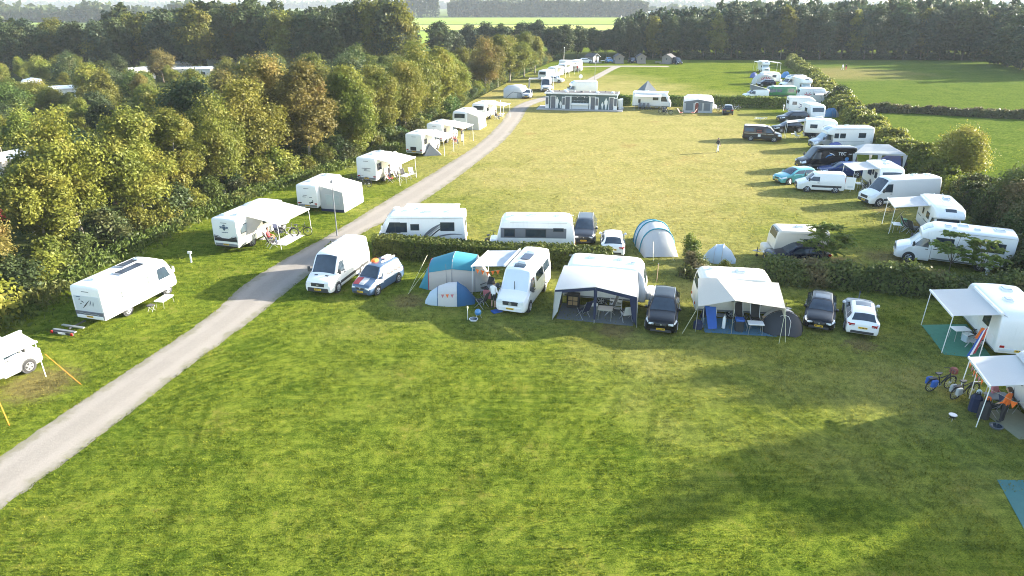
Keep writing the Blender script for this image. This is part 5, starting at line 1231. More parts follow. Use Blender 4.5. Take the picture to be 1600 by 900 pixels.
# ------------------------------------------------------------------ front row
loc, rz = sp((530, 458), (567, 429), 'L', 2.06, 5.9, .95)
t, lo = van('white panel van with black bumper parked beside the gravel road', loc, rz, 5.9, 2.06, 2.5, paint='car_white', ribs=True)
MB().box((5.9 / 2 + .035, 0, .80), (.01, .18, .07)).build('emblem', 'steel', t)
for s in (-1, 1): lo.top_patch(MB(), 5.9 / 2 - .70, 5.9 / 2 - .58, .18, .18, .008, (2, 2), .02, s * 2.6 - .8, s * 2.6 + .8).build('bonnet_vent', 'plastic', t)

loc, rz = sp((591, 463), (623, 443), 'L', 1.82, 4.4, .85)
t, lo = car('blue and white decorated family van with a flag on its bonnet', loc, rz, 4.4, 1.82, 1.82, .98, .78, .32, .05, 1.12, .82, 'slate_blue', deck=1.15, split=(.42,), wr=.33, badge=True)
for sg in (1, -1):
    lo.side_patch(MB(), [(-2.0, .82), (.55, .82), (.40, 1.70), (-1.75, 1.70)], sg, .014, (10, 4)).build('side_panel', 'car_white', t, 40)
    lo.side_patch(MB(), [(.55, .70), (1.65, .86), (1.25, 1.12), (.55, 1.12)], sg, .012, (6, 2)).build('side_panel', 'car_white', t, 40)
    for k in range(4): lo.side_patch(MB(), [(-1.65 + k * .46, 1.06), (-1.37 + k * .46, 1.06), (-1.27 + k * .46, 1.64), (-1.50 + k * .46, 1.64)], sg, .026, (2, 6)).build('stripe', 'ink', t)
    lo.side_patch(MB(), [(.62, 1.16), (1.0, 1.16), (.55, 1.64), (.50, 1.64)], sg, .016, (2, 2)).build('quarter_window', 'glass', t)
lo.top_patch(MB(), 1.28, 2.05, .97, .97, .012, (4, 3), .02, -1, -.30).build('bonnet_flag_panel', 'cloth_red', t); lo.top_patch(MB(), 1.28, 2.05, .97, .97, .012, (4, 3), .02, -.28, .36).build('bonnet_flag_panel', 'canvas_white', t)
o = MB().rbox((0, 0, .08), (.50, .34, .16), .07).build('roof_bag', 'cloth_orange', None, None, W2(loc, rz, -.25, -.30, 1.85), rz); tag(o, 'orange bundle tied on the roof of the decorated blue family van', 'bag')
o = MB().tube([(-.9, .2, .05), (0, .3, .1), (.5, .15, .06)], .06, 6).box((-.5, -.15, .06), (.7, .3, .1)).build('roof_decoration', 'cloth_white', None, None, W2(loc, rz, -.6, .15, 1.87), rz); tag(o, 'white decorations lying on the roof of the decorated blue family van', 'decoration')

# family tent, teal roof and sand walls
a, b = gp(671, 455), gp(752, 457); c = (a + b) / 2 + V(.1, 1.35, 0); rz = math.atan2((b - a).y, (b - a).x)
t = thing('family_tent', 'big family tent with teal roof and sand walls before the hedge', 'tent', c, rz)
hs = [(-1.75, 1.15, 1.55), (-.2, 1.40, 2.05), (1.25, 1.30, 1.85)]
for h0, h1, m in ((hs[0], hs[1], 'canvas_sand'), (hs[1], hs[2], 'canvas_sand')): hoop_panel(MB(), h0, h1, p=3.2).build('wall_panel', m, t, 50)
for h0, h1 in ((hs[0], hs[1]), (hs[1], hs[2])):
    rows = []
    for h in (h0, ((h0[0] + h1[0]) / 2, (h0[1] + h1[1]) / 2, (h0[2] + h1[2]) / 2), h1): rows.append([q + V(0, 0, .03) for q in arch(h[0], h[1] + .02, h[2], 10, 3.2)[2:9]])
    MB().sheet(rows, .02).build('roof_panel', 'canvas_teal', t, 50)
MB().sheet([[V(1.25, .0, .0) + q - V(1.25, 0, 0) for q in arch(1.25, 1.30, 1.85, 10, 3.2)], arch(1.85, 1.05, .80, 10, 2.6), arch(2.15, .85, .05, 10, 2.4)], .02).build('end_panel', 'canvas_white', t, 50)
MB().sheet([arch(-1.75, 1.15, 1.55, 10, 3.2), arch(-2.1, 1.0, .8, 10, 2.6), arch(-2.45, .8, .05, 10, 2.4)], .02).build('end_panel', 'canvas_teal', t, 50)
for h in hs: hoop_tube(h, p=3.2).build('pole', 'cloth_red' if h[0] < -1 else 'grey_plastic', t)
MB().box((-.55, -1.405, .95), (.02, .03, 1.9)).build('zip', 'ink_grey', t)
# small pop-up tent
a, b = gp(668, 479), gp(737, 478); c = (a + b) / 2 + V(0, .75, 0); rz = math.atan2((b - a).y, (b - a).x)
t = thing('popup_tent', 'small white and blue pop-up tent with orange pennants', 'tent', c, rz)
MB().sheet([arch(-.75, .68, .95, 10, 2.3), arch(-1.25, .55, .62, 10, 2.2), arch(-1.55, .30, .06, 10, 2.0)], .02).build('front_flap', 'canvas_ice', t, 50)
MB().sheet([arch(-.75, .68, .95, 10, 2.3), arch(-.1, .82, 1.18, 10, 2.3), arch(.45, .84, 1.20, 10, 2.3)], .02).build('dome', 'canvas_white', t, 50)
MB().sheet([arch(.45, .84, 1.20, 10, 2.3), arch(.95, .72, .85, 10, 2.2), arch(1.5, .50, .08, 10, 2.0)], .02).build('rear_panel', 'canvas_blue', t, 50)
for h in ((-.75, .68, .95), (.45, .84, 1.20)): hoop_tube(h, p=2.3, r=.02).build('pole', 'canvas_blue', t)
bunting(t, [(-.7, -.80, .80), (-.1, -.92, .86), (.45, -.90, .84)], ['cloth_orange', 'cloth_pink'], 3, .24)
guy('pale guy rope running from the teal family tent to the grass', gp(668, 444) + V(0, .4, 1.0), gp(638, 459))
guy('second guy rope beside the teal family tent', gp(668, 430) + V(0, .4, 1.3), gp(640, 455))

# camper van with striped awning
loc, rz = sp((829, 488), (850, 459), 'L', 2.05, 5.9, .95); ducato = (loc, rz)
t, lo = van('white camper van with blinds drawn and striped awning out', loc, rz, 5.9, 2.05, 2.55, paint='car_white', gl='blind', rows=((-1.0, .55, 1.45, 2.05), (-2.5, -1.2, 1.45, 2.05)), name='camper_van', cat='camper van', bump='car_white')
lo.top_patch(MB(), 5.9 / 2 - 2.35, 5.9 / 2 - 1.85, .50, .42, .012).build('skylight', 'glass', t, 40)
MB().box((5.9 / 2 - .92, 0, 1.62), (.03, .035, .62)).build('blind_seam', 'plastic', t)
for x in (.35, -1.6): hatch(t, lo, x, .0, .42, .62, 'alu_white')
z = lo.top(-.6, 0); MB().box((-.65, .0, z + .05), (1.0, .62, .04)).build('solar_panel', 'solar', t)
MB().cyl((5.9 / 2 + .04, 0, .80), .10, .02, 14, 'X').build('emblem', 'steel', t)
aw = awning(t, -1, -2.35, .85, 1.0, 2.38, 2.3, .28, 'awn_blue')
bunting(aw, [(.88, -1.15, 2.15), (.9, -2.2, 1.9), (.88, -3.25, 2.0)], ['cloth_orange'], 5, .30)
for i, (q, rzz, m, lb, dr) in enumerate((((752, 480), 2.6, 'cloth_dark', 'dark folding chair under the striped awning, next to the pop-up tent', None), ((764, 474), 1.4, 'cloth_pink', 'pink covered chair under the striped awning', 'cloth_pink'), ((760, 460), 3.9, 'cloth_dark', 'dark folding chair deep under the striped awning', None))): chair(lb, gp(*q), rzz, m, drape=dr)
table('low dark table under the striped awning', gp(772, 463), .3, .8, .6, .7, 'grey_plastic')
person('standing person in white shirt and dark shorts under the striped awning', gp(771, 482), R(60), 'stand', 'cloth_white', 'cloth_dark', 'plastic', legs_bare=True)
o = MB().rbox((0, 0, .04), (.6, .45, .06), .02).build('foot_mat', 'cloth_blue', None, None, gp(776, 487), .5); tag(o, 'blue and white mat at the feet of the person in white', 'mat')
t = thing('garden_torch', 'thin white post stuck in the grass before the pop-up tent', 'post', gp(731, 500)); MB().tube([(0, 0, 0), (0, 0, .75)], .02, 6).build('stake', 'alu_white', t); MB().cyl((0, 0, .80), .045, .12, 8).build('lamp_cap', 'cord', t)
t = thing('garden_globe', 'blue ball shaped barbecue on short legs on the lawn', 'barbecue', gp(747, 497)); ret = bmesh.new(); bmesh.ops.create_uvsphere(ret, u_segments=14, v_segments=10, radius=.20); me = bpy.data.meshes.new('bowl'); ret.to_mesh(me); ret.free(); me.shade_smooth(); me.materials.append(MATS['car_sky']); link('bowl', me, t, (0, 0, .38))
for k in range(3): MB().tube([(.12 * math.cos(k * 2.1), .12 * math.sin(k * 2.1), .25), (.2 * math.cos(k * 2.1), .2 * math.sin(k * 2.1), 0)], .012, 5).build('leg', 'steel', t)
t = thing('water_bowl', 'low grey bowl lying on the lawn beside the ball barbecue', 'bowl', gp(740, 501)); MB().cyl((0, 0, .06), .20, .12, 16, r2=.27).build('basin', 'pale_panel', t, 40); MB().cyl((0, 0, .122), .22, .004, 16).build('water', 'glass', t)

# caravan with navy framed awning
A, B = gp(866, 499), gp(992, 511); d = (B - A).normalized(); n = V(-d.y, d.x, 0); rz = math.atan2(d.y, d.x); LA = (B - A).length; base = (A + B) / 2
cc = base + n * (2.55 + 1.12) + d * .25
t, lo = coach('white caravan behind the navy framed awning', cc, rz, 'caravan', 5.0, 2.25, 2.55, name='caravan', cat='caravan', hatches=((-.9, .2, .5, .5), (.8, .2, .4, .4), (1.6, -.3, .3, .3)), wins=((1, -1.6, -.6, 1.3, 1.9), (1, .6, 1.6, 1.3, 1.9)))
t = thing('awning_tent', 'big white roofed caravan awning with navy trim and open front', 'awning', base, rz)
hw = LA / 2; dp = 2.5
for s in (-1, 1):
    MB().quad([(0, 0, 2.25), (s * hw, 0, 1.85), (s * (hw - .12), dp, 2.42), (0, dp, 2.50)] if s < 0 else [(0, dp, 2.50), (s * (hw - .12), dp, 2.42), (s * hw, 0, 1.85), (0, 0, 2.25)], (5, 5), .02, -.04).build('roof_panel', 'canvas_white', t, 50)
    MB().quad([(0, -.015, 2.24), (s * hw, -.015, 1.84), (s * hw, -.03, 1.66), (0, -.03, 2.06)], (4, 1), .02).build('valance', 'canvas_navy', t)
    f = MB().quad([(s * hw, 0, 1.84), (s * (hw - .10), dp, 2.35), (s * (hw - .06), dp, .02), (s * (hw + .10), 0, .02)], (4, 3), .02).build('side_wall', 'canvas_navy' if s > 0 else 'canvas_navy', t)
    MB().quad([(s * (hw + .03), .35, 1.55), (s * (hw - .03), dp - .5, 1.85), (s * (hw + .0), dp - .4, .75), (s * (hw + .06), .3, .75)], (2, 2), .02).build('side_window', 'clear_film', f)
    MB().quad([(s * (hw + .035), .05, 1.80), (s * (hw - .02), dp * .7, 2.16), (s * (hw - .02), dp * .7, 2.02), (s * (hw + .035), .05, 1.62)], (2, 1), .02).build('light_band', 'canvas_white', f)
    MB().tube([(s * hw, .02, 1.84), (s * (hw + .10), -.02, 0)], .025, 6).build('pole', 'steel', t)
    MB().quad([(s * (hw - .02), -.02, 1.75), (s * (hw - .42), -.02, 1.80), (s * (hw - .20), -.05, .55), (s * (hw + .06), -.05, .10)], (2, 3), .03).build('curtain', 'canvas_pale' if s < 0 else 'canvas_navy', t)
MB().tube([(0, 0, 2.22), (0, -.02, 0)], .028, 6).build('pole', 'steel', t)
MB().quad([(-.10, -.02, 2.1), (.10, -.02, 2.1), (.06, -.03, .25), (-.06, -.03, .25)], (1, 2), .03).build('curtain', 'canvas_navy', t)
P_ = lambda x, y: W2(base, rz, x, y)
mt = MB().box((0, 0, .012), (LA - .2, dp - .2, .02)).build('ground_sheet', 'mat_grey', None, None, P_(0, dp / 2), rz); tag(mt, 'dark ground sheet under the navy trimmed awning', 'mat')
chair('tall blue folding chair inside the navy trimmed awning', P_(-.75, .7), rz + 2.4, 'canvas_navy', group=None, recl=.35, h=1.15)
table('small white side table behind the blue chair in the awning', P_(-.25, 1.3), rz, .6, .4, .6)
table('table with pinkish cloth in the middle of the navy trimmed awning', P_(.55, .65), rz, .85, .6, .72, 'canvas_sand')
chair('brown folding chair behind the pinkish table in the awning', P_(.7, 1.5), rz + 3.4, 'car_brown', h=1.1)
chair('light framed chair beside the open side of the navy awning', P_(1.75, .8), rz + 2.0, 'cloth_white')
t = thing('cabinet', 'camping cabinet with wooden drawers in the dark awning corner', 'cabinet', P_(-1.5, 2.0), rz); MB().rbox((0, 0, .45), (.75, .45, .9), .03).build('carcass', 'cloth_dark', t)
for k in range(2):
    for j in range(2): MB().rbox((-.15 + .3 * j, -.235, .35 + .3 * k), (.26, .03, .24), .02).build('drawer', 'wood_crate', t)
t = thing('shoe_rack', 'white step rack in the back of the navy awning', 'rack', P_(1.05, 2.1), rz)
for k in range(3): MB().box((0, 0, .15 + .22 * k), (.7, .3, .04)).build('shelf', 'alu_white', t)
for s in (-1, 1): MB().box((s * .35, 0, .35), (.03, .3, .7)).build('side', 'alu_white', t)
# black SUV
loc, rz = front_place((1031, 525), (1037, 482), 4.4)
car('black four wheel drive car with silver grille facing the viewer', loc, rz, 4.75, 1.93, 1.70, 1.25, .80, .55, .08, 1.10, .88, 'car_black', deck=1.15, split=(.40, .74), rails=True, wr=.37, badge=True)
# caravan with cream canopy
A, B = gp(1086, 496), gp(1207, 503); d = (B - A).normalized(); n = V(-d.y, d.x, 0); rzc = math.atan2(d.y, d.x); cen = (A + B) / 2 + n * 1.12; base = (A + B) / 2
t, lo = coach('cream caravan with a cream canopy stretched over its door side', cen, rzc, 'caravan', 4.5, 2.15, 2.50, paint='cream', name='caravan', cat='caravan', hatches=((.3, .1, .55, .5), (-1.4, .3, .25, .25)), wins=((-1, .2, .75, 1.45, 1.85), (-1, 1.0, 1.9, 1.3, 1.85)), door=(-1, -.75, 2.1))
for k in range(3): MB().box((.95 + k * .22, -1.10, .98), (.17, .012, .045)).build('lettering', 'ink_grey', t)
for k in range(2): MB().box((-.15 + k * .3, -1.10, 1.12), (.2, .012, .06)).build('lettering', 'ink_grey', t)
t = thing('canopy', 'cream canopy sheet pitched in front of the cream caravan', 'canopy', base, rzc); y0 = .12
MB().quad([(-2.25, y0, 2.40), (-1.2, y0, 2.47), (-.45, -1.95, 2.02), (-2.35, -1.85, 1.50)], (4, 4), .02, .03).build('roof_panel', 'canvas_cream', t, 50)
MB().quad([(-1.2, y0, 2.47), (2.20, y0, 2.38), (2.30, -1.75, 1.62), (-.45, -1.95, 2.02)], (5, 4), .02, .03).build('roof_panel', 'canvas_cream', t, 50)
MB().quad([(2.20, y0, 2.38), (2.30, -1.75, 1.62), (2.45, -1.3, .55), (2.30, y0, .30)], (4, 3), .02).build('side_panel', 'canvas_cream', t, 50)
MB().tube([(-.45, -1.95, 2.02), (-.43, -1.98, 0)], .022, 6).build('pole', 'steel', t); MB().tube([(-2.35, -1.85, 1.5), (-2.36, -1.88, 0)], .022, 6).build('pole', 'steel', t)
Q_ = lambda x, y, z=0.0: W2(base, rzc, x, y, z)
guy('guy rope running down from the left corner of the cream canopy', Q_(-2.35, -1.85, 1.5), gp(1066, 521)); guy('guy rope running down from the right corner of the cream canopy', Q_(2.3, -1.75, 1.62), gp(1217, 537)); guy('outer guy rope right of the cream canopy', Q_(2.3, -1.75, 1.62), gp(1227, 536))
o = MB().box((0, 0, .012), (3.9, 2.0, .02)).build('ground_mat', 'mat_blue', None, None, Q_(.1, -.95), rzc); tag(o, 'blue woven ground mat before the cream caravan', 'mat')
chair('left of two dark high backed chairs before the cream caravan', Q_(.25, -.75), rzc - 1.2, 'cloth_dark', recl=.22, h=1.2); chair('right of two dark high backed chairs before the cream caravan', Q_(1.05, -.80), rzc - 1.5, 'cloth_dark', recl=.22, h=1.2)
table('white folding table at the edge of the blue mat', Q_(.85, -1.75), rzc, .85, .55, .68)
t = thing('cool_box', 'dark cool box with bright blue lid on the blue mat', 'cool box', Q_(.05, -1.45), rzc); MB().rbox((0, 0, .35), (.45, .42, .62), .04).build('box', 'plastic', t); MB().rbox((0, 0, .71), (.48, .45, .12), .04).build('lid', 'cloth_blue', t)
t = thing('board', 'light wooden board leaning at the canopy side', 'board', Q_(1.78, -1.05), rzc); MB().quad([(-.42, -.1, .02), (.42, -.1, .02), (.42, .15, .75), (-.42, .15, .75)], (1, 1), .03).build('panel', 'wood', t); MB().box((0, -.12, .02), (.84, .05, .05)).build('rail', 'wood', t)
t = thing('drying_rack', 'rack with bright blue towels under the left canopy end', 'drying rack', Q_(-1.55, -1.0), rzc)
for s in (-1, 1): MB().tube([(s * .35, -.3, 0), (s * .35, 0, 1.15), (s * .35, .3, 0)], .015, 5).build('leg', 'steel', t)
MB().tube([(-.38, 0, 1.15), (.38, 0, 1.15)], .015, 5).build('bar', 'steel', t)
MB().quad([(-.30, -.03, 1.2), (.28, -.03, 1.2), (.40, -.55, .10), (-.08, -.60, .05)], (3, 4), .03, .05).build('towel', 'cloth_blue', t, 50); MB().quad([(-.32, .03, 1.2), (-.05, .03, 1.2), (-.20, .4, .3), (-.5, .4, .3)], (2, 3), .03).build('towel', 'canvas_navy', t)
t = thing('storage_bag', 'dark blue storage bag at the corner of the blue mat', 'bag', gp(1090, 513), rzc); MB().rbox((0, 0, .25), (.5, .4, .5), .12).build('sack', 'canvas_navy', t); MB().tube([(-.12, 0, .48), (-.1, 0, .58), (.1, 0, .58), (.12, 0, .48)], .015, 5).build('handle', 'plastic', t)
t = thing('gas_bottle', 'slim white bottle standing beside the caravan step', 'bottle', Q_(-.75, -1.25), rzc); MB().tube([(0, 0, 0), (0, 0, .62), (0, 0, .70), (0, 0, .78)], [.10, .10, .05, .05], 12).build('cylinder_body', 'alu_white', t, 40); MB().cyl((0, 0, .81), .06, .06, 10).build('cap', 'steel', t)
# grey dome tent
c = gp(1223, 519) + V(0, .35, 0); t = thing('dome_tent', 'grey dome tent with dark front beside the cream caravan', 'tent', c, R(-100))
rows = [arch(.95, .62, .06, 12, 2.0), arch(.62, 1.0, .80, 12, 2.1), arch(.15, 1.12, 1.20, 12, 2.1)]; MB().sheet(rows, .02).build('front_panel', 'canvas_char', t, 50)
MB().sheet([arch(.15, 1.12, 1.20, 12, 2.1), arch(-.5, 1.05, 1.12, 12, 2.1)], .02).build('dome', 'canvas_pale', t, 50); MB().sheet([arch(-.5, 1.05, 1.12, 12, 2.1), arch(-1.0, .85, .7, 12, 2.1), arch(-1.4, .5, .05, 12, 2)], .02).build('rear_panel', 'canvas_grey', t, 50)
hoop_tube((.15, 1.12, 1.20), p=2.1, r=.02).build('pole', 'ink', t); MB().tube([(.97, .25, .10), (.66, .32, .80), (.42, .22, 1.0), (.36, 0, 1.05), (.42, -.22, 1.0)], .016, 5).build('door_zip', 'canvas_white', t); MB().box((-.35, 0, 1.17), (.4, .28, .05)).build('vent', 'cord', t)
# black saloon and white estate
loc, rz = front_place((1277, 522), (1281, 482), 4.6)
car('black car with kidney grille between dome tent and white estate', loc, rz, 4.6, 1.80, 1.42, 1.30, .82, .55, .18, .96, .76, 'car_black', deck=1.0, split=(.46,), sunroof=True, wr=.33, badge=True)
loc, rz = front_place((1345, 531), (1339, 486), -4.6)
car('white estate car parked with its rear towards the viewer', loc, rz, 4.6, 1.82, 1.47, 1.20, .85, .42, .10, .98, .74, 'car_white', deck=1.05, split=(.40, .74), sunroof=True, wr=.33)
t = thing('water_tap', 'grey water tap post behind the cream caravan', 'tap', gp(1087, 452)); MB().tube([(0, 0, 0), (0, 0, .85)], .05, 6).build('post', 'grey_plastic', t); MB().tube([(0, 0, .75), (0, -.14, .78), (0, -.16, .68)], .02, 5).build('spout', 'steel', t); MB().cyl((0, 0, .92), .09, .10, 10).build('cap', 'alu_white', t)
t = thing('marker_post', 'thin brown stake in the grass beside the clipped hedge', 'post', gp(1026, 440)); MB().tube([(0, 0, 0), (.02, 0, 1.25)], .03, 6).build('stake', 'wood', t); MB().cyl((.02, 0, 1.27), .036, .05, 6).build('cap', 'ink_grey', t)
t = thing('marker_post', 'thin dark stake on the lawn behind the white estate', 'post', gp(1339, 478)); MB().tube([(0, 0, 0), (.02, 0, .9)], .03, 6).build('stake', 'ink_grey', t); MB().cyl((.02, 0, .93), .045, .06, 8).build('cap', 'canvas_navy', t)

# ------------------------------------------------------------------ second row behind the hedge
loc, rz = sp((591, 390), (727, 390), 'L', 2.3, 6.5)
t, lo = coach('white motorhome with grey swoosh stripes behind the clipped hedge', loc, rz, 'aclass', 6.5, 2.3, 2.60, wins=((1, -2.5, -1.45, 1.45, 2.12), (1, .1, .75, 1.5, 1.98), (1, 1.0, 1.9, 1.35, 2.1)), hatches=((1.2, 0, .5, .5), (-.5, .2, .7, .5), (-2.1, .1, .5, .5), (.4, -.5, .3, .3)), skirt='pale_panel')
for k, (m, wd) in enumerate((('ink_grey', .26), ('car_silver', .14), ('ink', .10))):
    swoosh(lo, t, 1, [(-.05 - k * .24 + i * -.14 - (i * i) * .018, .80 + i * .20 - k * .02 + .0 * i) for i in range(7)][::1], wd, m)
swoosh(lo, t, 1, [(-3.1 + i * .3, 1.22 - .012 * (i - 2) ** 2) for i in range(10)], .10, 'ink_grey')
aw = awning(t, -1, -2.6, 1.6, 1.15, 2.48, 2.2, .25, 'canvas_white')
MB().cyl((1.9, -.3, 2.78), .26, .12, 14).build('satellite_dome', 'alu_white', t, 40)
loc, rz = sp((776, 397), (896, 399), 'L', 2.3, 5.7)
t, lo = coach('white caravan with dark grey window band behind the clipped hedge', loc, rz, 'caravan', 5.7, 2.3, 2.6, name='caravan', cat='caravan', wins=((1, -2.0, -1.25, 1.78, 2.05), (1, -.75, .75, 1.35, 1.95), (1, 1.5, 2.3, 1.35, 1.95)), hatches=((-1.6, 0, .4, .4), (.2, 0, .7, .5), (1.7, .3, .4, .4)), stripe=((1.28, 2.02, 'ink_grey', -2.2, 2.55),))
bicycle('bicycle leaning beside the front of the caravan with dark window band', gp(766, 384), 1.0, 'ink', bags=())
loc, rz = front_place((911, 385), (917, 350), 4.7)
car('dark grey people carrier facing the viewer behind the hedge', loc, rz, 4.7, 1.86, 1.68, 1.05, .95, .42, .08, 1.06, .84, 'car_grey', deck=1.1, split=(.40, .72), wr=.34, rails=True, badge=True)
loc, rz = front_place((957, 404), (956, 372), -4.1)
car('small white car seen from behind at the end of the clipped hedge', loc, rz, 4.1, 1.72, 1.46, 1.0, .8, .5, .12, .97, .74, 'car_white', deck=1.02, split=(.48,), wr=.30)
# tunnel tent
c = gp(1033, 402); t = thing('tunnel_tent', 'white and grey tunnel tent with teal hoops on the lawn', 'tent', c, R(93) + math.pi)
h = [(-1.25, 1.28, 1.75), (-2.45, 1.34, 1.98), (-3.5, 1.25, 1.75)]
MB().sheet([arch(.05, 1.25, .05, 12, 4.0), arch(-.6, 1.27, .95, 12, 2.6), arch(-1.25, 1.28, 1.75, 12, 2.3)], .02).build('front_panel', 'canvas_pale', t, 50)
hoop_panel(MB(), h[0], h[1], n=12, p=2.3).build('roof_panel', 'canvas_white', t, 50); hoop_panel(MB(), h[1], h[2], n=12, p=2.3).build('roof_panel', 'canvas_ice', t, 50)
MB().sheet([arch(-3.5, 1.25, 1.75, 12, 2.3), arch(-4.2, 1.1, .9, 12, 2.3), arch(-4.6, .9, .05, 12, 3)], .02).build('rear_panel', 'canvas_white', t, 50)
for q in h: hoop_tube(q, p=2.3, r=.05).build('hoop', 'canvas_teal', t)
MB().cyl((-.98, 0, 1.52), .07, .03, 12, 'X').build('emblem', 'alu_white', t)
for s in (-1, 1): MB().tube([(-.6, s * .5, 1.0), (.75, s * .75, 0)], .012, 4).build('guy_line', 'cord', t)
table('small white folding table left of the tunnel tent', gp(1003, 382), .2, .9, .5, .5); chair('white folding chair left of the tunnel tent', gp(1012, 378), 2.4, 'cloth_white')
# pale pop-up tent
c = gp(1128, 410) + V(0, .55, 0); t = thing('popup_tent', 'low pale teal pop-up tent on the lawn behind the brambles', 'tent', c, R(160))
MB().sheet([arch(-.15, .85, 1.15, 12, 2.1), arch(.35, .95, 1.05, 12, 2.1), arch(.85, .72, .55, 12, 2.1), arch(1.15, .5, .05, 12, 2.2)], .02).build('front_panel', 'canvas_ice', t, 50)
MB().sheet([arch(-.15, .85, 1.15, 12, 2.1), arch(-.7, .68, .75, 12, 2.1), arch(-1.1, .45, .06, 12, 2.1)], .02).build('rear_panel', 'canvas_ice', t, 50)
hoop_tube((-.15, .85, 1.15), p=2.1, r=.03).build('hoop', 'canvas_pale', t); hoop_tube((.38, .95, 1.05), p=2.1, r=.02).build('hoop', 'canvas_pale', t)
MB().quad([(.50, .62, .62), (.50, .10, .93), (.70, .10, .72), (.70, .55, .45)], (2, 2), .03).build('window', 'mesh_dark', t)
# beige caravan and dark hatchback
loc, rz = sp((1206, 408), (1278, 410), 'L', 1.95, 3.7)
t, lo = coach('small beige caravan behind the dark hatchback', loc, rz, 'caravan', 3.7, 1.95, 2.25, paint='beige', name='caravan', cat='caravan', fw='square', wins=((1, -1.2, -.1, 1.2, 1.7),), hatches=((0, 0, .5, .5),), stripe=((.55, 1.0, 'wood', -1.7, 1.5),))
loc, rz = sp((1203, 418), (1295, 417), 'L', 1.78, 4.3)
car('dark navy hatchback half hidden behind the bramble hedge', loc, rz, 4.3, 1.78, 1.46, 1.08, .85, .55, .12, .97, .75, 'car_navy', deck=1.02, split=(.48,), wr=.31)

# ------------------------------------------------------------------ pitches on the side of the meadow
loc, rz = sp((1416, 410), (1530, 425), 'L', 2.3, 7.2, .95)
t, lo = coach('near white motorhome with saplings before its side', loc, rz, 'semi', 7.2, 2.3, 2.80, wins=((1, -3.0, -1.9, 1.5, 2.2), (1, .1, 1.25, 1.45, 2.15)), hatches=((.6, .3, .45, .45), (-.4, -.3, .7, .5), (-1.2, .4, .4, .4), (-2.6, 0, .7, .5), (.2, .7, .3, .3)), stripe=((1.22, 1.27, 'ink', -.2, 1.3),), cab_gl='glass_pale')
t = thing('power_cabinet', 'white power cabinet on a short post below the near motorhome', 'power cabinet', gp(1541, 431), .1); MB().box((0, 0, .30), (.16, .16, .6)).build('post', 'pale_panel', t); MB().rbox((0, 0, .80), (.36, .30, .66), .04).build('cabinet', 'alu_white', t); MB().rbox((0, -.155, .80), (.26, .02, .5), .01).build('door', 'pale_panel', t)
rz = R(-107); cen = V(33.5, 51.3, 0)
t, lo = coach('older white motorhome with bunk nose and pinstriped awning', cen, rz, 'alcove', 5.7, 2.15, 2.75, wins=((-1, -.2, .6, 1.5, 2.0),), hatches=((-1.2, .3, .5, .5),), door=(-1, -1.2), rwin=True, cab_gl='glass', stripe=((1.15, 1.22, 'ink_grey', -2.9, .6),))
for y in (-.25, .35): MB().tube([(-2.6, y, 2.86), (.4, y, 2.86)], .025, 5).build('roof_bar', 'steel', t)
awning(t, -1, -2.6, .35, 1.07, 2.55, 2.4, .35, 'awn_grey')
guy('pale guy rope of the pinstriped awning, nearer to the viewer', gp(1412, 330, 2.1), gp(1387, 358)); guy('pale guy rope of the pinstriped awning, farther from the viewer', gp(1398, 318, 2.1), gp(1368, 335))
for k, (x, y, a) in enumerate(((-1.6, -1.9, 1.5), (-.8, -2.0, 1.2), (-.2, -1.7, 2.2))): chair(('dark lounger chair deep under the pinstriped awning', 'dark lounger chair in the middle under the pinstriped awning', 'dark lounger chair nearest the cab under the pinstriped awning')[k], W2(cen, rz, x, y), rz + a, 'cloth_dark', h=1.15, recl=.4)
table('white folding table with crates under the pinstriped awning', W2(cen, rz, -.6, -2.9), rz, .9, .6, .65)
t = thing('waste_bin', 'small green bin at the awning pole on the lawn', 'bin', gp(1411, 352)); MB().cyl((0, 0, .25), .18, .5, 12, r2=.22).build('barrel', 'mat_green', t, 40); MB().cyl((0, 0, .52), .235, .05, 12).build('lid', 'mat_green', t, 40)
loc, rz = sp((1373, 323), (1456, 319), 'L', 2.0, 6.9, .95)
t, lo = van('long white panel van with high roof beside the side hedge', loc, rz, 6.9, 2.0, 2.45, paint='car_white', ribs=True)
for x in (-1.2, -2.6): hatch(t, lo, x, 0, .5, .5)
loc, rz = sp((1259, 300), (1301, 302), 'L', 1.83, 4.3, .85)
t, lo = van('small white delivery van with its rear door open', loc, rz, 4.3, 1.83, 1.84, .78, .72, 1.10, .86, 'car_white', wr=.31, doors=True)
MB().quad([(-2.15, .90, .45), (-3.0, 1.02, .45), (-3.0, 1.0, 1.62), (-2.15, .88, 1.66)], (2, 2), .05).build('open_rear_door', 'car_white', t); MB().box((-2.6, 1.0, .72), (.5, .03, .16)).build('licence_holder', 'pale_panel', t)
loc, rz = sp((1232, 289), (1270, 286), 'L', 1.78, 4.4, .85)
car('bright teal hatchback behind the small white delivery van', loc, rz, 4.4, 1.78, 1.52, 1.0, .95, .5, .10, 1.0, .78, 'car_teal', deck=1.05, split=(.46,), wr=.33)
loc, rz = sp((1283, 277), (1345, 278), 'L', 1.8, 4.5)
car('dark blue estate car between the black van and white delivery van', loc, rz, 4.5, 1.8, 1.48, 1.2, .9, .45, .1, .98, .76, 'car_blue', deck=1.05, split=(.40, .74), wr=.33)
loc, rz = sp((1264, 267), (1318, 267), 'L', 2.05, 5.9, .95)
t, lo = van('black panel van with white TEC lettering on its side', loc, rz, 5.9, 2.05, 2.5, paint='car_black')
text_on_side('TEC', t, lo, 1, -1.35, 1.85, .48, 'alu_white'); text_on_side('cam', t, lo, 1, -2.25, 1.82, .24, 'alu_white')
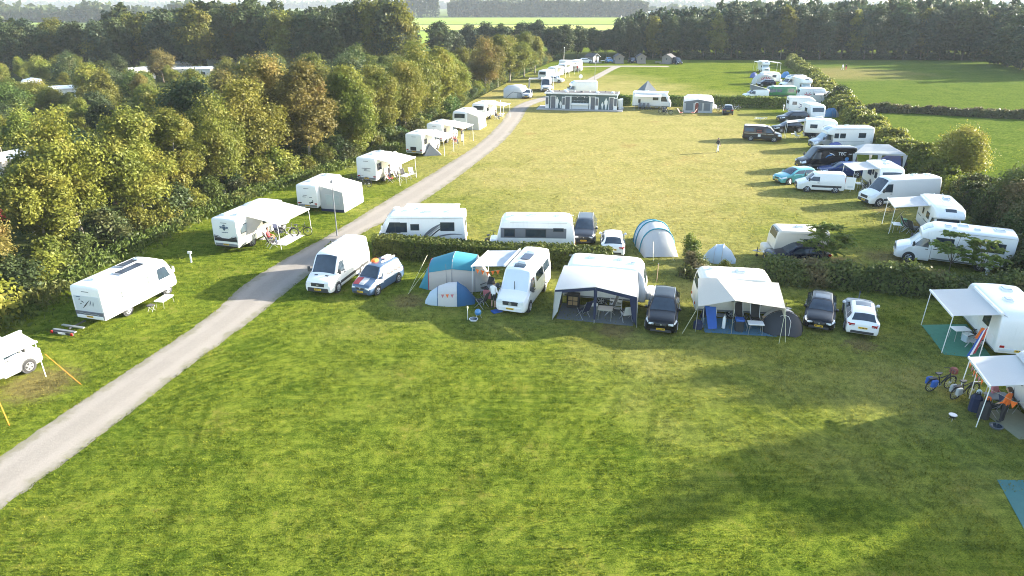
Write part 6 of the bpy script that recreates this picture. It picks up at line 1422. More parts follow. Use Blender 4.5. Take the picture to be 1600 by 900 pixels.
swoosh(lo, t, 1, [(.4 - i * .13, 1.45 + .07 * i + .05 * math.sin(i)) for i in range(7)], .22, 'car_sky'); swoosh(lo, t, 1, [(.05 - i * .12, 1.95 - .05 * i) for i in range(6)], .14, 'alu_white')
MB().cyl((-1.9, 1.05, 1.30), .22, .02, 16, 'Y').build('badge', 'car_sky', t)
loc, rz = ep((1389, 304), -97, 4.6); 
t, lo = coach('white caravan with small awning between gazebo and long panel van', loc, rz, 'caravan', 4.6, 2.25, 2.5, name='caravan', cat='caravan', wins=((-1, -.9, .1, 1.3, 1.9), (-1, .9, 1.5, 1.3, 1.9)), hatches=((.3, 0, .6, .5), (-1.2, .3, .4, .4)), door=(-1, .45, 2.1))
awning(t, -1, -1.5, 1.7, 1.12, 2.35, 2.2, .25, 'canvas_white')
for k, (x, y, a) in enumerate(((.6, -1.6, 1.2), (1.4, -2.0, 1.4), (1.5, -1.2, 1.0))): chair(('folding chair beneath the small awning beside the delivery van, farther back', 'dark high backed folding chair before the small awning, on the left', 'dark high backed folding chair before the small awning, on the right')[k], W2(loc, rz, x, y), rz + a, 'cloth_dark', h=1.1, fr='alu_white')
table('white camping table under the small awning beside the delivery van', W2(loc, rz, .9, -2.4), rz, .9, .6, .7)
# gazebo with tent
A, B = gp(1331, 267), gp(1409, 270); d = (B - A).normalized(); n = V(-d.y, d.x, 0); rz = math.atan2(d.y, d.x); LG = (B - A).length; base = (A + B) / 2 + n * 1.5
t = thing('gazebo', 'white party gazebo over camping furniture behind the black van', 'gazebo', base, rz); hx = LG / 2
for (a, b, c_, d_) in (((-hx, -1.5, 2.0), (hx, -1.5, 2.0), (hx - 1.4, 0, 2.75), (-hx + 1.4, 0, 2.75)), ((hx, 1.5, 2.0), (-hx, 1.5, 2.0), (-hx + 1.4, 0, 2.75), (hx - 1.4, 0, 2.75)), ((hx, -1.5, 2.0), (hx, 1.5, 2.0), (hx - 1.4, 0, 2.76), (hx - 1.4, 0, 2.75)), ((-hx, 1.5, 2.0), (-hx, -1.5, 2.0), (-hx + 1.4, 0, 2.76), (-hx + 1.4, 0, 2.75))): MB().quad([a, b, c_, d_], (3, 3), .02, .04).build('roof_panel', 'canvas_white', t)
for s in (-1, 1):
    MB().box((0, s * 1.5, 1.92), (LG, .02, .2)).build('valance', 'canvas_white', t); MB().box((s * hx, 0, 1.92), (.02, 3.0, .2)).build('valance', 'canvas_white', t)
    for x in (-hx, 0, hx):
        MB().tube([(x, s * 1.48, 2.0), (x, s * 1.5, 0)], .03, 6).build('pole', 'alu_white', t); MB().quad([(x - .22, s * 1.5, 1.9), (x + .22, s * 1.5, 1.9), (x + .06, s * 1.5, .5), (x - .06, s * 1.5, .5)], (1, 2), .03).build('curtain', 'canvas_white', t)
G_ = lambda x, y: W2(base, rz, x, y)
def dome(label, loc, rz, w, l, h, m1, m2, name='dome_tent'):
    t = thing(name, label, 'tent', loc, rz); H_ = [(-l / 2, w * .30, .05), (-l * .36, w * .42, h * .6), (-l * .12, w * .5, h * .97), (l * .15, w * .5, h), (l * .36, w * .42, h * .62), (l / 2, w * .30, .05)]
    MB().sheet([arch(*q, 12, 2.1) for q in H_[:4]], .02).build('fly_sheet', m1, t, 50); MB().sheet([arch(*q, 12, 2.1) for q in H_[3:]], .02).build('porch', m2, t, 50)
    hoop_tube(H_[3], p=2.1, r=.022).build('pole', 'ink_grey', t); hoop_tube(H_[2], p=2.1, r=.018).build('pole', 'ink_grey', t); return t
dome('lavender blue tent standing half under the white gazebo', G_(1.9, .1), rz, 2.6, 3.6, 1.65, 'canvas_lav', 'canvas_navy')
table('camping table under the white gazebo', G_(-1.6, -.3), rz, 1.1, .7, .7, 'grey_plastic')
for k, (x, y, a) in enumerate(((-2.4, .1, .2), (-1.7, .6, -1.4), (-.9, .1, 3.0))): chair(('folding chair under the gazebo next to the black van', 'folding chair behind the table under the gazebo', 'folding chair beside the lavender tent under the gazebo')[k], G_(x, y), rz + a, 'cloth_dark', h=1.05)
loc, rz = sp((1283, 235), (1338, 235), 'L', 2.3, 7.2, .95)
t, lo = coach('white motorhome with silver cab behind the small lavender tent', loc, rz, 'semi', 7.2, 2.3, 2.80, wins=((1, -2.6, -1.7, 1.55, 2.15), (1, -.1, .6, 1.5, 2.1), (1, .75, 1.3, 1.5, 2.1)), hatches=((-.6, 0, .7, .5), (-2.3, .2, .5, .5), (.7, .2, .4, .4)), cabpaint='car_silver', cab_gl='glass_pale', stripe=((1.05, 1.09, 'ink_grey', -3.4, 1.2),))
dome('small lavender tent before the silver cabbed motorhome', gp(1302, 234), R(80), 1.9, 2.4, 1.15, 'canvas_lav', 'canvas_lav')
# pickup with camper
loc, rz = sp((1310, 221), (1268, 219), 'R', 1.9, 5.2, .9)
t = thing('pickup_camper', 'dark blue pickup carrying a white camper cell', 'pickup', loc, rz); w = .95
st = [(-2.6, .5, .9, 1.15, w * .96, w * .95, .06, 0), (-2.5, .45, .9, 1.18, w, w * .97, .06, 0), (-.45, .45, .9, 1.18, w, w * .97, .06, 0), (-.40, .45, 1.0, 1.72, w, w * .80, .10, .03), (.75, .45, 1.0, 1.74, w, w * .80, .10, .04), (1.35, .45, 1.0, 1.16, w, w * .88, .10, .04), (2.3, .45, .8, 1.02, w * .97, w * .85, .12, .04), (2.6, .5, .7, .82, w * .86, w * .75, .1, .02)]
lo = Loft(st, False); lo.body(MB()).build('body', 'car_navy', t, 38); wheels(t, lo, (1.7, -1.55), .37, .25)
for sg in (1, -1):
    lo.side_patch(MB(), [(-.30, 1.22), (.95, 1.22), (.70, 1.62), (-.30, 1.62)], sg).build('side_window', 'glass_pale', t); lo.side_patch(MB(), [(-2.5, 1.0), (2.2, .86), (2.2, .90), (-2.5, 1.05)], sg, .01, (8, 1)).build('chrome_strip', 'steel', t); MB().rbox((-2.6, sg * .82, .95), (.06, .16, .3), .02).build('tail_light', 'tail', t)
lo.top_patch(MB(), .80, 1.30, .9, .9).build('windscreen', 'glass_pale', t); MB().rbox((-2.66, 0, .62), (.12, 1.8, .18), .03).build('bumper', 'steel', t); plate(t, -2.73, .75)
cell = Loft([(-2.7, 1.0, 1.6, 2.55, 1.02, 1.0, .12, .02), (-2.6, .98, 1.6, 2.68, 1.05, 1.03, .14, .03), (-.5, .98, 1.6, 2.72, 1.05, 1.03, .14, .03), (-.46, 1.86, 2.1, 2.72, 1.05, 1.03, .14, .03), (.9, 1.92, 2.2, 2.62, 1.02, .98, .16, .03), (1.25, 2.05, 2.2, 2.38, .9, .85, .12, .02)], False)
o = cell.body(MB()).build('camper_cell', 'white', t, 38); cell.side_patch(MB(), [(-2.1, 1.6), (-1.2, 1.6), (-1.2, 2.1), (-2.1, 2.1)], -1, .012).build('window', 'glass', o); MB().rbox((.2, -.1, 2.78), (.6, .5, .08), .02).build('roof_hatch', 'glass_pale', o)
aw = MB().quad([(-2.7, -1.0, 2.5), (-2.7, 1.0, 2.5), (-5.0, 1.0, 2.15), (-5.0, -1.0, 2.15)], (4, 3), .02, .03).build('awning', 'canvas_white', t)
for s in (-1, 1): MB().tube([(-4.95, s * .95, 2.13), (-5.0, s * .98, 0)], .022, 6).build('pole', 'alu_white', aw)
chair('white folding chair behind the pickup camper', W2(loc, rz, -3.4, -.6), rz + .4, 'cloth_white'); table('white stool table under the pickup camper awning', W2(loc, rz, -3.9, .2), rz, .6, .5, .55)
loc, rz = sp((1211, 208), (1259, 207), 'L', 1.8, 4.4)
car('black saloon car parked beside the pickup camper awning', loc, rz, 4.4, 1.8, 1.45, 1.25, .85, .55, .25, .97, .75, 'car_black', deck=1.0, split=(.46,), wr=.32)
loc, rz = sp((1220, 192), (1266, 191), 'L', 1.85, 4.6)
car('grey people carrier behind the black saloon car', loc, rz, 4.6, 1.85, 1.62, 1.1, .95, .42, .08, 1.04, .82, 'car_grey', deck=1.1, split=(.38, .7), wr=.33)
loc, rz = ep((1276, 191), -92, 4.4, True)
coach('white caravan end on behind the grey people carrier', loc, rz, 'caravan', 4.4, 2.2, 2.55, name='caravan', cat='caravan', hatches=((.2, 0, .6, .5),), wins=((-1, -.5, .5, 1.3, 1.9),))
loc, rz = sp((1286, 179), (1235, 178), 'R', 2.2, 5.6)
t, lo = coach('white motorhome with blue star graphics at the hedge end', loc, rz, 'semi', 5.6, 2.2, 2.7, wins=((-1, -2.3, -1.6, 1.5, 2.0),), hatches=((-.8, 0, .6, .5),))
for k in range(5): swoosh(lo, t, -1, [(-.6 + .8 * math.cos(k * 1.25) * q / 4, 1.35 + .55 * math.sin(k * 1.25) * q / 4) for q in range(5)], .16, 'car_blue')
dome('blue dome tent beside the caravan at the side hedge', gp(1297, 182), R(10), 2.0, 2.6, 1.35, 'canvas_blue', 'canvas_pale')
loc, rz = sp((1209, 222), (1174, 220), 'R', 1.95, 4.9, .90)
t, lo = van('brown camper van with open sliding door on the open lawn', loc, rz, 4.9, 1.95, 1.95, .82, .80, 1.12, .90, 'car_brown', doors=False, rows=((-2.2, -1.15, 1.22, 1.66),), name='camper_van', cat='camper van')
lo.top_patch(MB(), -2.3, .75, 1.0, .98, .008).build('roof_panel', 'white', t, 40)
lo.side_patch(MB(), [(-.85, .48), (.12, .48), (.12, 1.66), (-.85, 1.66)], -1, .010, (2, 3)).build('door_opening', 'cloth_dark', t); lo.side_patch(MB(), [(-.75, 1.05), (-.1, 1.05), (-.1, 1.45), (-.75, 1.45)], -1, .016, (1, 1)).build('seat', 'roof_red', t); lo.side_patch(MB(), [(-.55, .6), (-.2, .6), (-.2, .9), (-.55, .9)], -1, .016, (1, 1)).build('box', 'alu_white', t)
lo.side_patch(MB(), [(-2.3, .95), (1.4, .92), (1.4, 1.0), (-2.3, 1.03)], -1, .008, (8, 1)).build('stripe', 'car_silver', t)
t = thing('rotary_dryer', 'low folded rotary clothes dryer on the lawn behind the brown van', 'clothes dryer', gp(1188, 189))
MB().tube([(0, 0, 0), (0, 0, .55)], .03, 6).build('mast', 'steel', t)
for k in range(4): MB().tube([(0, 0, .35), (1.35 * math.cos(k * 1.571 + .4), 1.35 * math.sin(k * 1.571 + .4), .45)], .02, 5).build('arm', 'steel', t)
for q in (.5, .85, 1.2): MB().tube([(q * math.cos(k * 1.571 + .4), q * math.sin(k * 1.571 + .4), .38 + .05 * q) for k in range(5)], .012, 4).build('line', 'alu_white', t)
# beyond the cross hedge
two_mat[0] = 'bus_green'
loc, rz = sp((1192, 155), (1249, 155), 'L', 2.0, 6.2)
t, lo = van('green camper bus with white roof behind the clipped hedge', loc, rz, 6.2, 2.0, 2.35, .55, .75, 1.25, 1.0, 'bus_green', rows=((-2.7, -1.6, 1.3, 1.85), (-.4, .6, 1.3, 1.85), (.75, 1.6, 1.3, 1.85)), name='camper_bus', cat='camper van', doors=False)
lo.top_patch(MB(), -2.95, 1.75, 1.0, .97, .01).build('roof_panel', 'white', t, 40)
loc, rz = sp((1163, 156), (1196, 156), 'L', 1.85, 4.6)
t, lo = van('white camper with raised grey pop-up roof behind the hedge', loc, rz, 4.6, 1.85, 1.9, .8, .8, 1.1, .9, 'white', name='camper_van', cat='camper van')
o = MB().prism([(-1.9, 1.90), (1.0, 1.90), (1.0, 2.75)], 'Y', -.75, .75).build('popup_roof', 'canvas_grey', t); MB().quad([(-1.95, -.8, 1.96), (1.1, -.8, 2.80), (1.1, .8, 2.80), (-1.95, .8, 1.96)], (2, 2), .06).build('roof_lid', 'white', o)
loc, rz = sp((1290, 161), (1244, 160), 'R', 2.2, 4.9)
t, lo = coach('white caravan with red fan graphic and side tent', loc, rz, 'caravan', 4.9, 2.2, 2.55, name='caravan', cat='caravan', wins=((-1, .1, 1.0, 1.4, 1.9),))
for k in range(5): swoosh(lo, t, -1, [(-.9 + .75 * math.cos(.3 + k * .62) * q / 4, 1.3 + .75 * math.sin(.3 + k * .62) * q / 4) for q in range(5)], .2, 'cloth_pink')
t = thing('side_tent', 'white ridge side tent beside the caravan with red fan graphic', 'tent', gp(1282, 160) + V(0, -.2, 0), 0.0)
for s in (-1, 1): MB().quad([(-1.9, 0, 2.3), (1.9, 0, 1.9), (2.1, s * 1.5, 1.5), (-1.9, s * 1.5, 1.5)] if s < 0 else [(-1.9, 1.5, 1.5), (2.1, 1.5, 1.5), (1.9, 0, 1.9), (-1.9, 0, 2.3)], (3, 3), .02).build('roof_panel', 'canvas_white', t); MB().quad([(-1.9, s * 1.5, 1.5), (2.1, s * 1.5, 1.5), (2.1, s * 1.55, 0), (-1.9, s * 1.55, 0)], (2, 2), .02).build('wall_panel', 'canvas_white', t)
loc, rz = ep((1261, 147), -93, 5.6)
coach('white motorhome with bunk nose facing the viewer above the green bus', loc, rz, 'alcove', 5.6, 2.2, 2.85, cab_gl='glass_pale', hatches=((-.5, 0, .6, .5),))
loc, rz = sp((1224, 139), (1256, 138), 'L', 2.2, 5.2)
t, lo = coach('white motorhome with dark roof rack and awning beyond the green bus', loc, rz, 'semi', 5.2, 2.2, 2.7, wins=((1, -1.8, -.9, 1.4, 2.0),), solar=((-1.4, 0, 1.4, 1.2), (0.0, .2, .9, 1.0)))
awning(t, 1, -2.2, .8, 1.1, 2.5, 2.2, .2, 'canvas_white')
for k in range(3): chair(('chair beneath the awning beyond the green bus, at the cab', 'chair beneath the awning beyond the green bus, in the middle', 'chair beneath the awning beyond the green bus, at the rear')[k], W2(loc, rz, .6 - k * .9, 2.0), rz + k, 'cloth_dark')
loc, rz = sp((1219, 131), (1200, 131), 'R', 2.2, 4.4)
coach('white caravan with square end window beyond the dark blue car', loc, rz, 'caravan', 4.4, 2.2, 2.5, name='caravan', cat='caravan', wins=((-1, .2, 1.1, 1.4, 1.95),))
t = thing('awning_tent', 'white arched awning tent with red fan pattern behind the dark blue car', 'awning', gp(1192, 131), 0.0)
MB().sheet([[V(q.y, -1.6, q.z) for q in arch(0, 2.3, 2.1, 12, 2.0)], [V(q.y, .2, q.z) for q in arch(0, 2.3, 2.3, 12, 2.0)], [V(q.y, 1.4, q.z) for q in arch(0, 2.2, 2.2, 12, 2.0)]], .03).build('canopy', 'canvas_white', t, 50)
for k in range(7):
    a0, a1 = R(28 + k * 18), R(38 + k * 18); MB().quad([(.5 * math.cos(a0), -1.66, .5 + .5 * math.sin(a0)), (1.5 * math.cos(a0), -1.66, .5 + 1.25 * math.sin(a0)), (1.5 * math.cos(a1), -1.66, .5 + 1.25 * math.sin(a1)), (.5 * math.cos(a1), -1.66, .5 + .5 * math.sin(a1))], (1, 1), .02).build('fan_panel', 'cloth_pink', t)
MB().sheet([[V(q.y, -1.62, q.z) for q in arch(0, 2.25, 2.05, 12, 2.0)], [V(q.y, -1.62, 0.02) for q in arch(0, 2.25, 2.05, 12, 2.0)]], .02).build('front_wall', 'canvas_white', t)
loc, rz = sp((1184, 135.5), (1214, 135.5), 'L', 1.75, 4.0)
car('dark blue small car before the arched awning tent', loc, rz, 4.0, 1.75, 1.45, .95, .8, .5, .1, .97, .75, 'car_navy', deck=1.02, split=(.48,), wr=.32)
loc, rz = ep((1197, 114), -95, 5.4)
t, lo = coach('farthest white motorhome on the meadow side with open awning frame', loc, rz, 'alcove', 5.4, 2.1, 2.8, cab_gl='glass_pale'); awning(t, 1, -2, 1.5, 1.05, 2.7, 2.8, .3, 'canvas_white'); awning(t, -1, -2, 1.5, 1.05, 2.7, 1.2, .1, 'canvas_white')
dome('small violet blue tent on the lawn left of the arched awning', gp(1177, 121), R(60), 1.6, 2.0, 1.2, 'canvas_lav', 'canvas_white')
dome('small bright blue tent at the side hedge in the distance', gp(1227, 121), R(20), 1.9, 2.3, 1.4, 'car_sky', 'canvas_teal')

# ------------------------------------------------------------------ camper row beside the road
def fwd(px, deg, vis, Wd, L, oh):
    A = gp(*px); h = R(deg); d = V(math.cos(h), math.sin(h), 0); n = V(-d.y, d.x, 0) * (1 if vis == 'L' else -1); return A + d * oh - d * L / 2 - n * Wd / 2, h
loc, rz = fwd((57, 580), 70, 'R', 2.25, 7.0, .95)
t, lo = coach('white motorhome cut by the left border with pale striped awning', loc, rz, 'semi', 7.0, 2.25, 2.7, wins=((-1, -.2, .9, 1.45, 2.1), (-1, -2.6, -1.5, 1.5, 2.1)), hatches=((-.3, 0, .7, .5), (-2.3, 0, .5, .5)), door=(-1, -.95))
awning(t, -1, -2.9, 2.55, 1.12, 2.40, 1.05, .35, 'awn_grey')
MB().box((-.95, -1.75, .07), (.9, .5, .06)).build('doormat', 'mat_grey', t)
guy('orange guy rope pegged in front of the motorhome at the left border', gp(70, 553, 1.2), gp(127, 601), 'cord_orange', r=.014, group=None); guy('orange guy rope at the left photo border beside the road', gp(-8, 612, .8), gp(15, 665), 'cord_orange', r=.018, group=None)
loc, rz = fwd((272, 458), 74.5, 'R', 2.3, 6.5, 1.0); a2 = (loc, rz)
t, lo = coach('white motorhome with two solar panels and bird emblem on its rear', loc, rz, 'aclass', 6.5, 2.3, 2.65, wins=((-1, -1.7, -.9, 1.35, 2.0, 'glass_pale'), (-1, .6, 1.4, 1.35, 2.05, 'glass_pale')), hatches=((-2.2, .2, .45, .45), (1.6, .3, .5, .5)), solar=((-.1, -.55, 2.0, .75), (.9, .35, 1.8, .7)), rear='bird', skirt='white', rwin=False)
x = -3.25 - .022
MB().rbox((x + .01, 0, .72), (.06, 2.2, .46), .05).build('rear_panel', 'ink_grey', t); MB().box((x + .012, 0, 1.45), (.02, 1.95, 1.1)).build('rear_wall', 'pale_panel', t)
for (y, z, a, L_) in ((.1, 1.45, .75, .9), (-.25, 1.55, 1.1, .4), (-.45, 1.5, 1.3, .35), (.35, 1.6, -.6, .22), (.5, 1.45, .1, .12), (.2, 1.35, .0, .14), (.55, 1.75, .6, .14)):
    dy, dz = math.cos(a) * L_ / 2, math.sin(a) * L_ / 2; MB().tube([(x - .006, y + dy, z - dz), (x - .008, y, z), (x - .006, y - dy, z + dz)], [.008, .035, .008], 4).build('emblem_stroke', 'slate_blue' if L_ < .45 and y < 0 else 'ink', t)
for k, y in enumerate((-.5, 0, .5)): MB().tube([(x - .05, y - .25, .80), (x - .09, y, .86), (x - .05, y + .25, .80)], .02, 5).build('bumper_trim', 'steel', t)
MB().box((x, .6, 1.92), (.015, .34, .05)).build('lettering', 'slate_blue', t)
t = thing('cycle_carrier', 'low tow bar carrier rack with red lights behind the bird emblem motorhome', 'carrier', W2(loc, rz, -4.15, .35), rz)
for s in (-.28, .28): MB().box((s, 0, .32), (.16, 1.5, .06)).build('rail', 'steel', t)
MB().box((-.45, 0, .24), (.08, 1.5, .14)).build('light_board', 'plastic', t); MB().box((.55, 0, .30), (1.1, .08, .08)).build('tow_arm', 'plastic', t)
for s in (-1, 1): MB().cyl((-.50, s * .68, .26), .09, .05, 12, 'X').build('tail_light', 'tail', t)
MB().box((-.50, 0, .25), (.02, .5, .11)).build('licence_plate', 'alu_white', t)
for s in (-.3, .3): MB().tube([(s, .3, .3), (s, .3, 0)], .03, 5).build('stand', 'plastic', t)
table('low white folding table beside the bird emblem motorhome', W2(loc, rz, .55, -1.95), rz + .1, 1.1, .6, .45); 
t = thing('camping_stool', 'small dark stool beside the low white folding table', 'stool', W2(loc, rz, -.4, -1.8), rz); MB().rbox((0, 0, .38), (.36, .36, .05), .02).build('seat', 'cloth_dark', t)
for s in (-1, 1): MB().tube([(-.15, s * .15, 0), (.15, s * .15, .36)], .014, 5).build('leg', 'steel', t); MB().tube([(.15, s * .15, 0), (-.15, s * .15, .36)], .014, 5).build('leg', 'steel', t)

A, B = gp(343, 340, 2.7), gp(416, 309, 2.7); A.z = B.z = 0; d = (B - A).normalized(); rz = math.atan2(d.y, d.x); L_ = 7.3; loc = A + d * L_ / 2; a3 = (loc, rz)
t, lo = coach('white motorhome with crest and black band on its rear, awning out', loc, rz, 'aclass', L_, 2.3, 2.75, wins=((-1, -3.2, -2.1, 1.45, 2.15, 'glass_pale'), (-1, -.3, .8, 1.4, 2.1)), hatches=((-2.9, .45, .5, .6), (-2.5, -.5, .6, .5), (.6, .5, .9, .6)), rear='crest', rwin=False, door=(-1, -.85))
x = -L_ / 2 - .03
MB().rbox((x, 0, 1.0), (.04, 2.1, .24), .01).build('rear_band', 'ink', t); MB().rbox((x + .01, 0, .74), (.04, 2.1, .28), .01).build('rear_panel', 'white', t); MB().rbox((x + .015, 0, .52), (.05, 2.0, .22), .03).build('rear_skirt', 'car_brown', t)
for s in (-1, 1):
    MB().add([(x - .022, s * .35, 1.14), (x - .022, s * 1.03, 1.14), (x - .022, s * 1.03, 1.36), (x - .022, s * .62, 1.30), (x + .01, s * .35, 1.14), (x + .01, s * 1.03, 1.14), (x + .01, s * 1.03, 1.36), (x + .01, s * .62, 1.30)], [(0, 1, 2, 3), (7, 6, 5, 4), (0, 4, 5, 1), (1, 5, 6, 2), (2, 6, 7, 3), (3, 7, 4, 0)]).build('lamp_panel', 'ink', t)
    MB().tube([(x - .03, s * .45, 1.20), (x - .03, s * .8, 1.28), (x - .03, s * 1.0, 1.26)], .02, 4).build('lamp_strip', 'alu_white', t)
    for k in range(3): MB().tube([(x - .004, s * .12, 1.95 + .07 * k), (x - .012, s * (.28 + .05 * k), 1.98 + .05 * k), (x - .004, s * (.42 - .03 * k), 1.92 + .07 * k)], [.015, .03, .01], 4).build('crest_wing', 'slate_blue', t)
MB().prism([(-.13, 2.1), (.13, 2.1), (.12, 1.9), (0, 1.76), (-.12, 1.9)], 'X', x - .012, x + .02).build('crest_shield', 'slate_blue', t); MB().prism([(-.10, 2.13), (.10, 2.13), (.13, 2.25), (.05, 2.18), (0, 2.28), (-.05, 2.18), (-.13, 2.25)], 'X', x - .012, x + .02).build('crest_crown', 'slate_blue', t)
for k, (y, wd) in enumerate(((.22, .1), (.08, .14), (-.10, .16), (-.26, .1))): MB().box((x + .008, y, 1.62), (.02, wd, .05)).build('lettering', 'slate_blue', t)
for k in range(2): swoosh(lo, t, -1, [(-2.2 + i * .12 + k * .3, .55 + i * .12) for i in range(7)], .09, 'car_grey')
aw = awning(t, -1, -2.2, 2.5, 1.13, 2.62, 2.75, .45, 'canvas_white')
MB().quad([(-2.25, -1.15, 2.5), (-1.6, -2.2, 2.3), (-2.1, -1.5, 1.2), (-2.6, -1.17, 1.1)], (3, 3), .02, .03).build('side_curtain', 'canvas_sand', aw)
o = MB().box((0, 0, .012), (2.6, 1.3, .02)).build('picnic_sheet', 'cloth_white', None, None, W2(loc, rz, .3, -2.7), rz); tag(o, 'white ground sheet beneath the awning of the crested motorhome', 'mat')
person('seated person in reddish top under the awning of the crested motorhome', W2(loc, rz, -1.0, -2.0), rz - 1.2, 'sit', 'cloth_red', 'denim', 'plastic')
chair('pale folding chair of the person in the reddish top', W2(loc, rz, -1.0, -2.0), rz - 1.2, 'canvas_sand', h=1.0)
chair('dark folding chair beside the white ground sheet', W2(loc, rz, -1.6, -2.6), rz - .6, 'cloth_dark'); chair('empty dark chair at the far edge of the white ground sheet', W2(loc, rz, .6, -1.8), rz - 2.0, 'canvas_navy')
bicycle('bicycle parked at the far awning pole of the crested motorhome', W2(loc, rz, 1.4, -3.2), rz - 1.1, 'ink'); bicycle('bicycle standing beneath the awning of the crested motorhome', W2(loc, rz, 1.0, -2.3), rz - 1.3, 'car_silver')

def row_unit(label, endL, endR, far, zt, L, kind='caravan', H=2.6, Wd=2.2, **k):
    """end face seen from behind: top corners of the near end and a roof point at the far end"""
    a, b = gp(*endL, zt), gp(*endR, zt); c = (a + b) / 2; f = gp(*far, zt); a.z = b.z = c.z = f.z = 0; d = (f - c).normalized(); rz = math.atan2(d.y, d.x)
    loc = c + d * L / 2; t, lo = coach(label, loc, rz, kind, L, Wd, H, **k); return t, lo, loc, rz
t, lo, loc, rz = row_unit('white motorhome with enclosed window awning beside the road', (457, 286), (491, 287), (511, 270), 2.6, 6.0, 'aclass', 2.65, 2.25, hatches=((-1.8, .2, .6, .6), (1.0, 0, .6, .5)), rwin=False)
for q in ((-.4, 1.45, .30), (.2, 1.62, .4), (.3, 1.45, .35), (.75, .85, .25), (-.5, .95, .25), (-.3, .88, .18), (-.6, 1.1, .1)): MB().box((-3.0 - .022, q[0], q[1]), (.015, q[2], .05 if q[1] > 1.2 else .12)).build('lettering', 'ink_grey' if q[1] > 1.2 else 'ink', t)
tt = thing('annex_tent', 'white enclosed annex tent with clear windows beside the road', 'awning', W2(loc, rz, -.4, -1.04), rz); wx, dp = 2.1, 2.5
MB().quad([(-wx, 0, 2.55), (wx, 0, 2.55), (wx, -dp, 2.05), (-wx, -dp, 2.05)], (4, 4), .02, .05).build('roof_panel', 'canvas_white', tt)
for s in (-1, 1):
    f = MB().quad([(s * wx, 0, 2.53), (s * wx, -dp, 2.03), (s * wx, -dp - .03, .02), (s * wx, 0, .02)], (3, 3), .02).build('side_wall', 'canvas_pale', tt); MB().quad([(s * (wx + .02), -.6, 1.75), (s * (wx + .02), -dp + .4, 1.65), (s * (wx + .02), -dp + .4, .75), (s * (wx + .02), -.6, .75)], (1, 1), .02).build('side_window', 'clear_film', f); MB().box((s * (wx + .012), -dp / 2, .14), (.02, dp, .26)).build('mud_flap', 'canvas_navy', f)
f = MB().quad([(-wx, -dp, 2.03), (wx, -dp, 2.03), (wx, -dp - .05, .02), (-wx, -dp - .05, .02)], (3, 3), .02).build('front_wall', 'canvas_white', tt)
for k in range(2):
    for j in range(2): MB().box((-.75 + 1.1 * k, -dp - .035, 1.55 - .65 * j), (.85, .03, .5)).build('front_window', 'clear_film', f)
MB().box((0, -dp - .045, .12), (wx * 2, .03, .22)).build('mud_flap', 'canvas_navy', f)

t, lo, loc, rz = row_unit('white motorhome with wide awning and bicycles at its rear', (556, 246), (586, 250), (606, 234), 2.6, 6.0, 'semi', 2.7, 2.2, hatches=((-1.6, 0, .6, .5), (.2, 0, .5, .5)), rwin=False, wins=((-1, -2.7, -1.8, 1.4, 2.1),))
for q in ((0, 1.62, 1.0), (.1, 1.52, .3), (-.1, 1.38, .7)): MB().box((-3.0 - .022, q[0], q[1]), (.015, q[2], .05)).build('lettering', 'ink_grey', t)
aw = awning(t, -1, -2.6, 1.3, 1.1, 2.5, 2.3, .35, 'canvas_white')
bicycle('dark bicycle parked at the rear of the wide awning motorhome, nearer the wood', W2(loc, rz, -3.9, .9), rz + 1.5, 'ink'); bicycle('dark bicycle parked at the rear of the wide awning motorhome, nearer the road', W2(loc, rz, -4.0, -.2), rz + 1.55, 'ink')
for k, (x, y, a, m) in enumerate(((-1.6, -1.9, -1.3, 'cloth_red'), (-.8, -2.4, -1.6, 'cloth_dark'), (.2, -2.6, -2.0, 'cloth_dark'), (.9, -3.2, -2.2, 'canvas_pale'))): chair(('red folding chair beneath the wide awning', 'dark folding chair at the middle of the wide awning', 'dark folding chair at the far end of the wide awning', 'pale folding chair at the outer pole of the wide awning')[k], W2(loc, rz, x, y), rz + a, m)
table('pale table full of camping things before the wide awning', W2(loc, rz, -.9, -3.3), rz, 1.2, .7, .7); person('standing person in dark top beneath the wide awning', W2(loc, rz, -1.2, -1.6), rz - 1.5, 'stand', 'cloth_dark', 'denim')
t, lo, loc, rz = row_unit('white motorhome with dark hatch on its rear beside the small grey tent', (635, 210), (657, 211), (672, 200), 2.6, 5.8, 'semi', 2.7, 2.2, hatches=((-1.5, 0, .7, .5),), wins=((-1, -2.3, -1.5, 1.4, 2.0),), rwin=False)
MB().rbox((-2.9 - .04, .1, .95), (.05, .75, .42), .02).build('bike_rack', 'ink', t); awning(t, -1, -1.9, 1.2, 1.1, 2.5, 2.3, .35, 'canvas_white')
dp_ = gp(673, 243); tt = thing('ridge_tent', 'small grey and white ridge tent beside the road', 'tent', dp_ + V(.1, .6, 0), R(15))
for s in (-1, 1): MB().quad([(-.2, -.55, 1.35), (-.2, .55, 1.35), (s * 1.1 - .05, .85, .02), (s * 1.1 - .05, -.85, .02)] if s > 0 else [(-.2, .55, 1.35), (-.2, -.55, 1.35), (s * 1.1 - .05, -.85, .02), (s * 1.1 - .05, .85, .02)], (2, 2), .02).build('side_panel', 'canvas_white' if s > 0 else 'canvas_grey', tt)
MB().add([(-.2, -.56, 1.34), (-1.13, -.88, .02), (1.03, -.88, .02), (-.2, -.53, 1.34), (-1.13, -.85, .02), (1.03, -.85, .02)], [(0, 1, 2), (5, 4, 3), (0, 3, 4, 1), (1, 4, 5, 2), (2, 5, 3, 0)]).build('front_panel', 'canvas_grey', tt)
t, lo, loc, rz = row_unit('white motorhome with awning and seated campers, next beyond the small grey tent', (668, 194), (689, 195), (703, 185), 2.6, 5.8, 'semi', 2.7, 2.2, hatches=((-1.8, 0, .6, .5), (0, .2, .6, .5)), wins=((-1, -2.4, -1.6, 1.4, 2.0),), rwin=False)
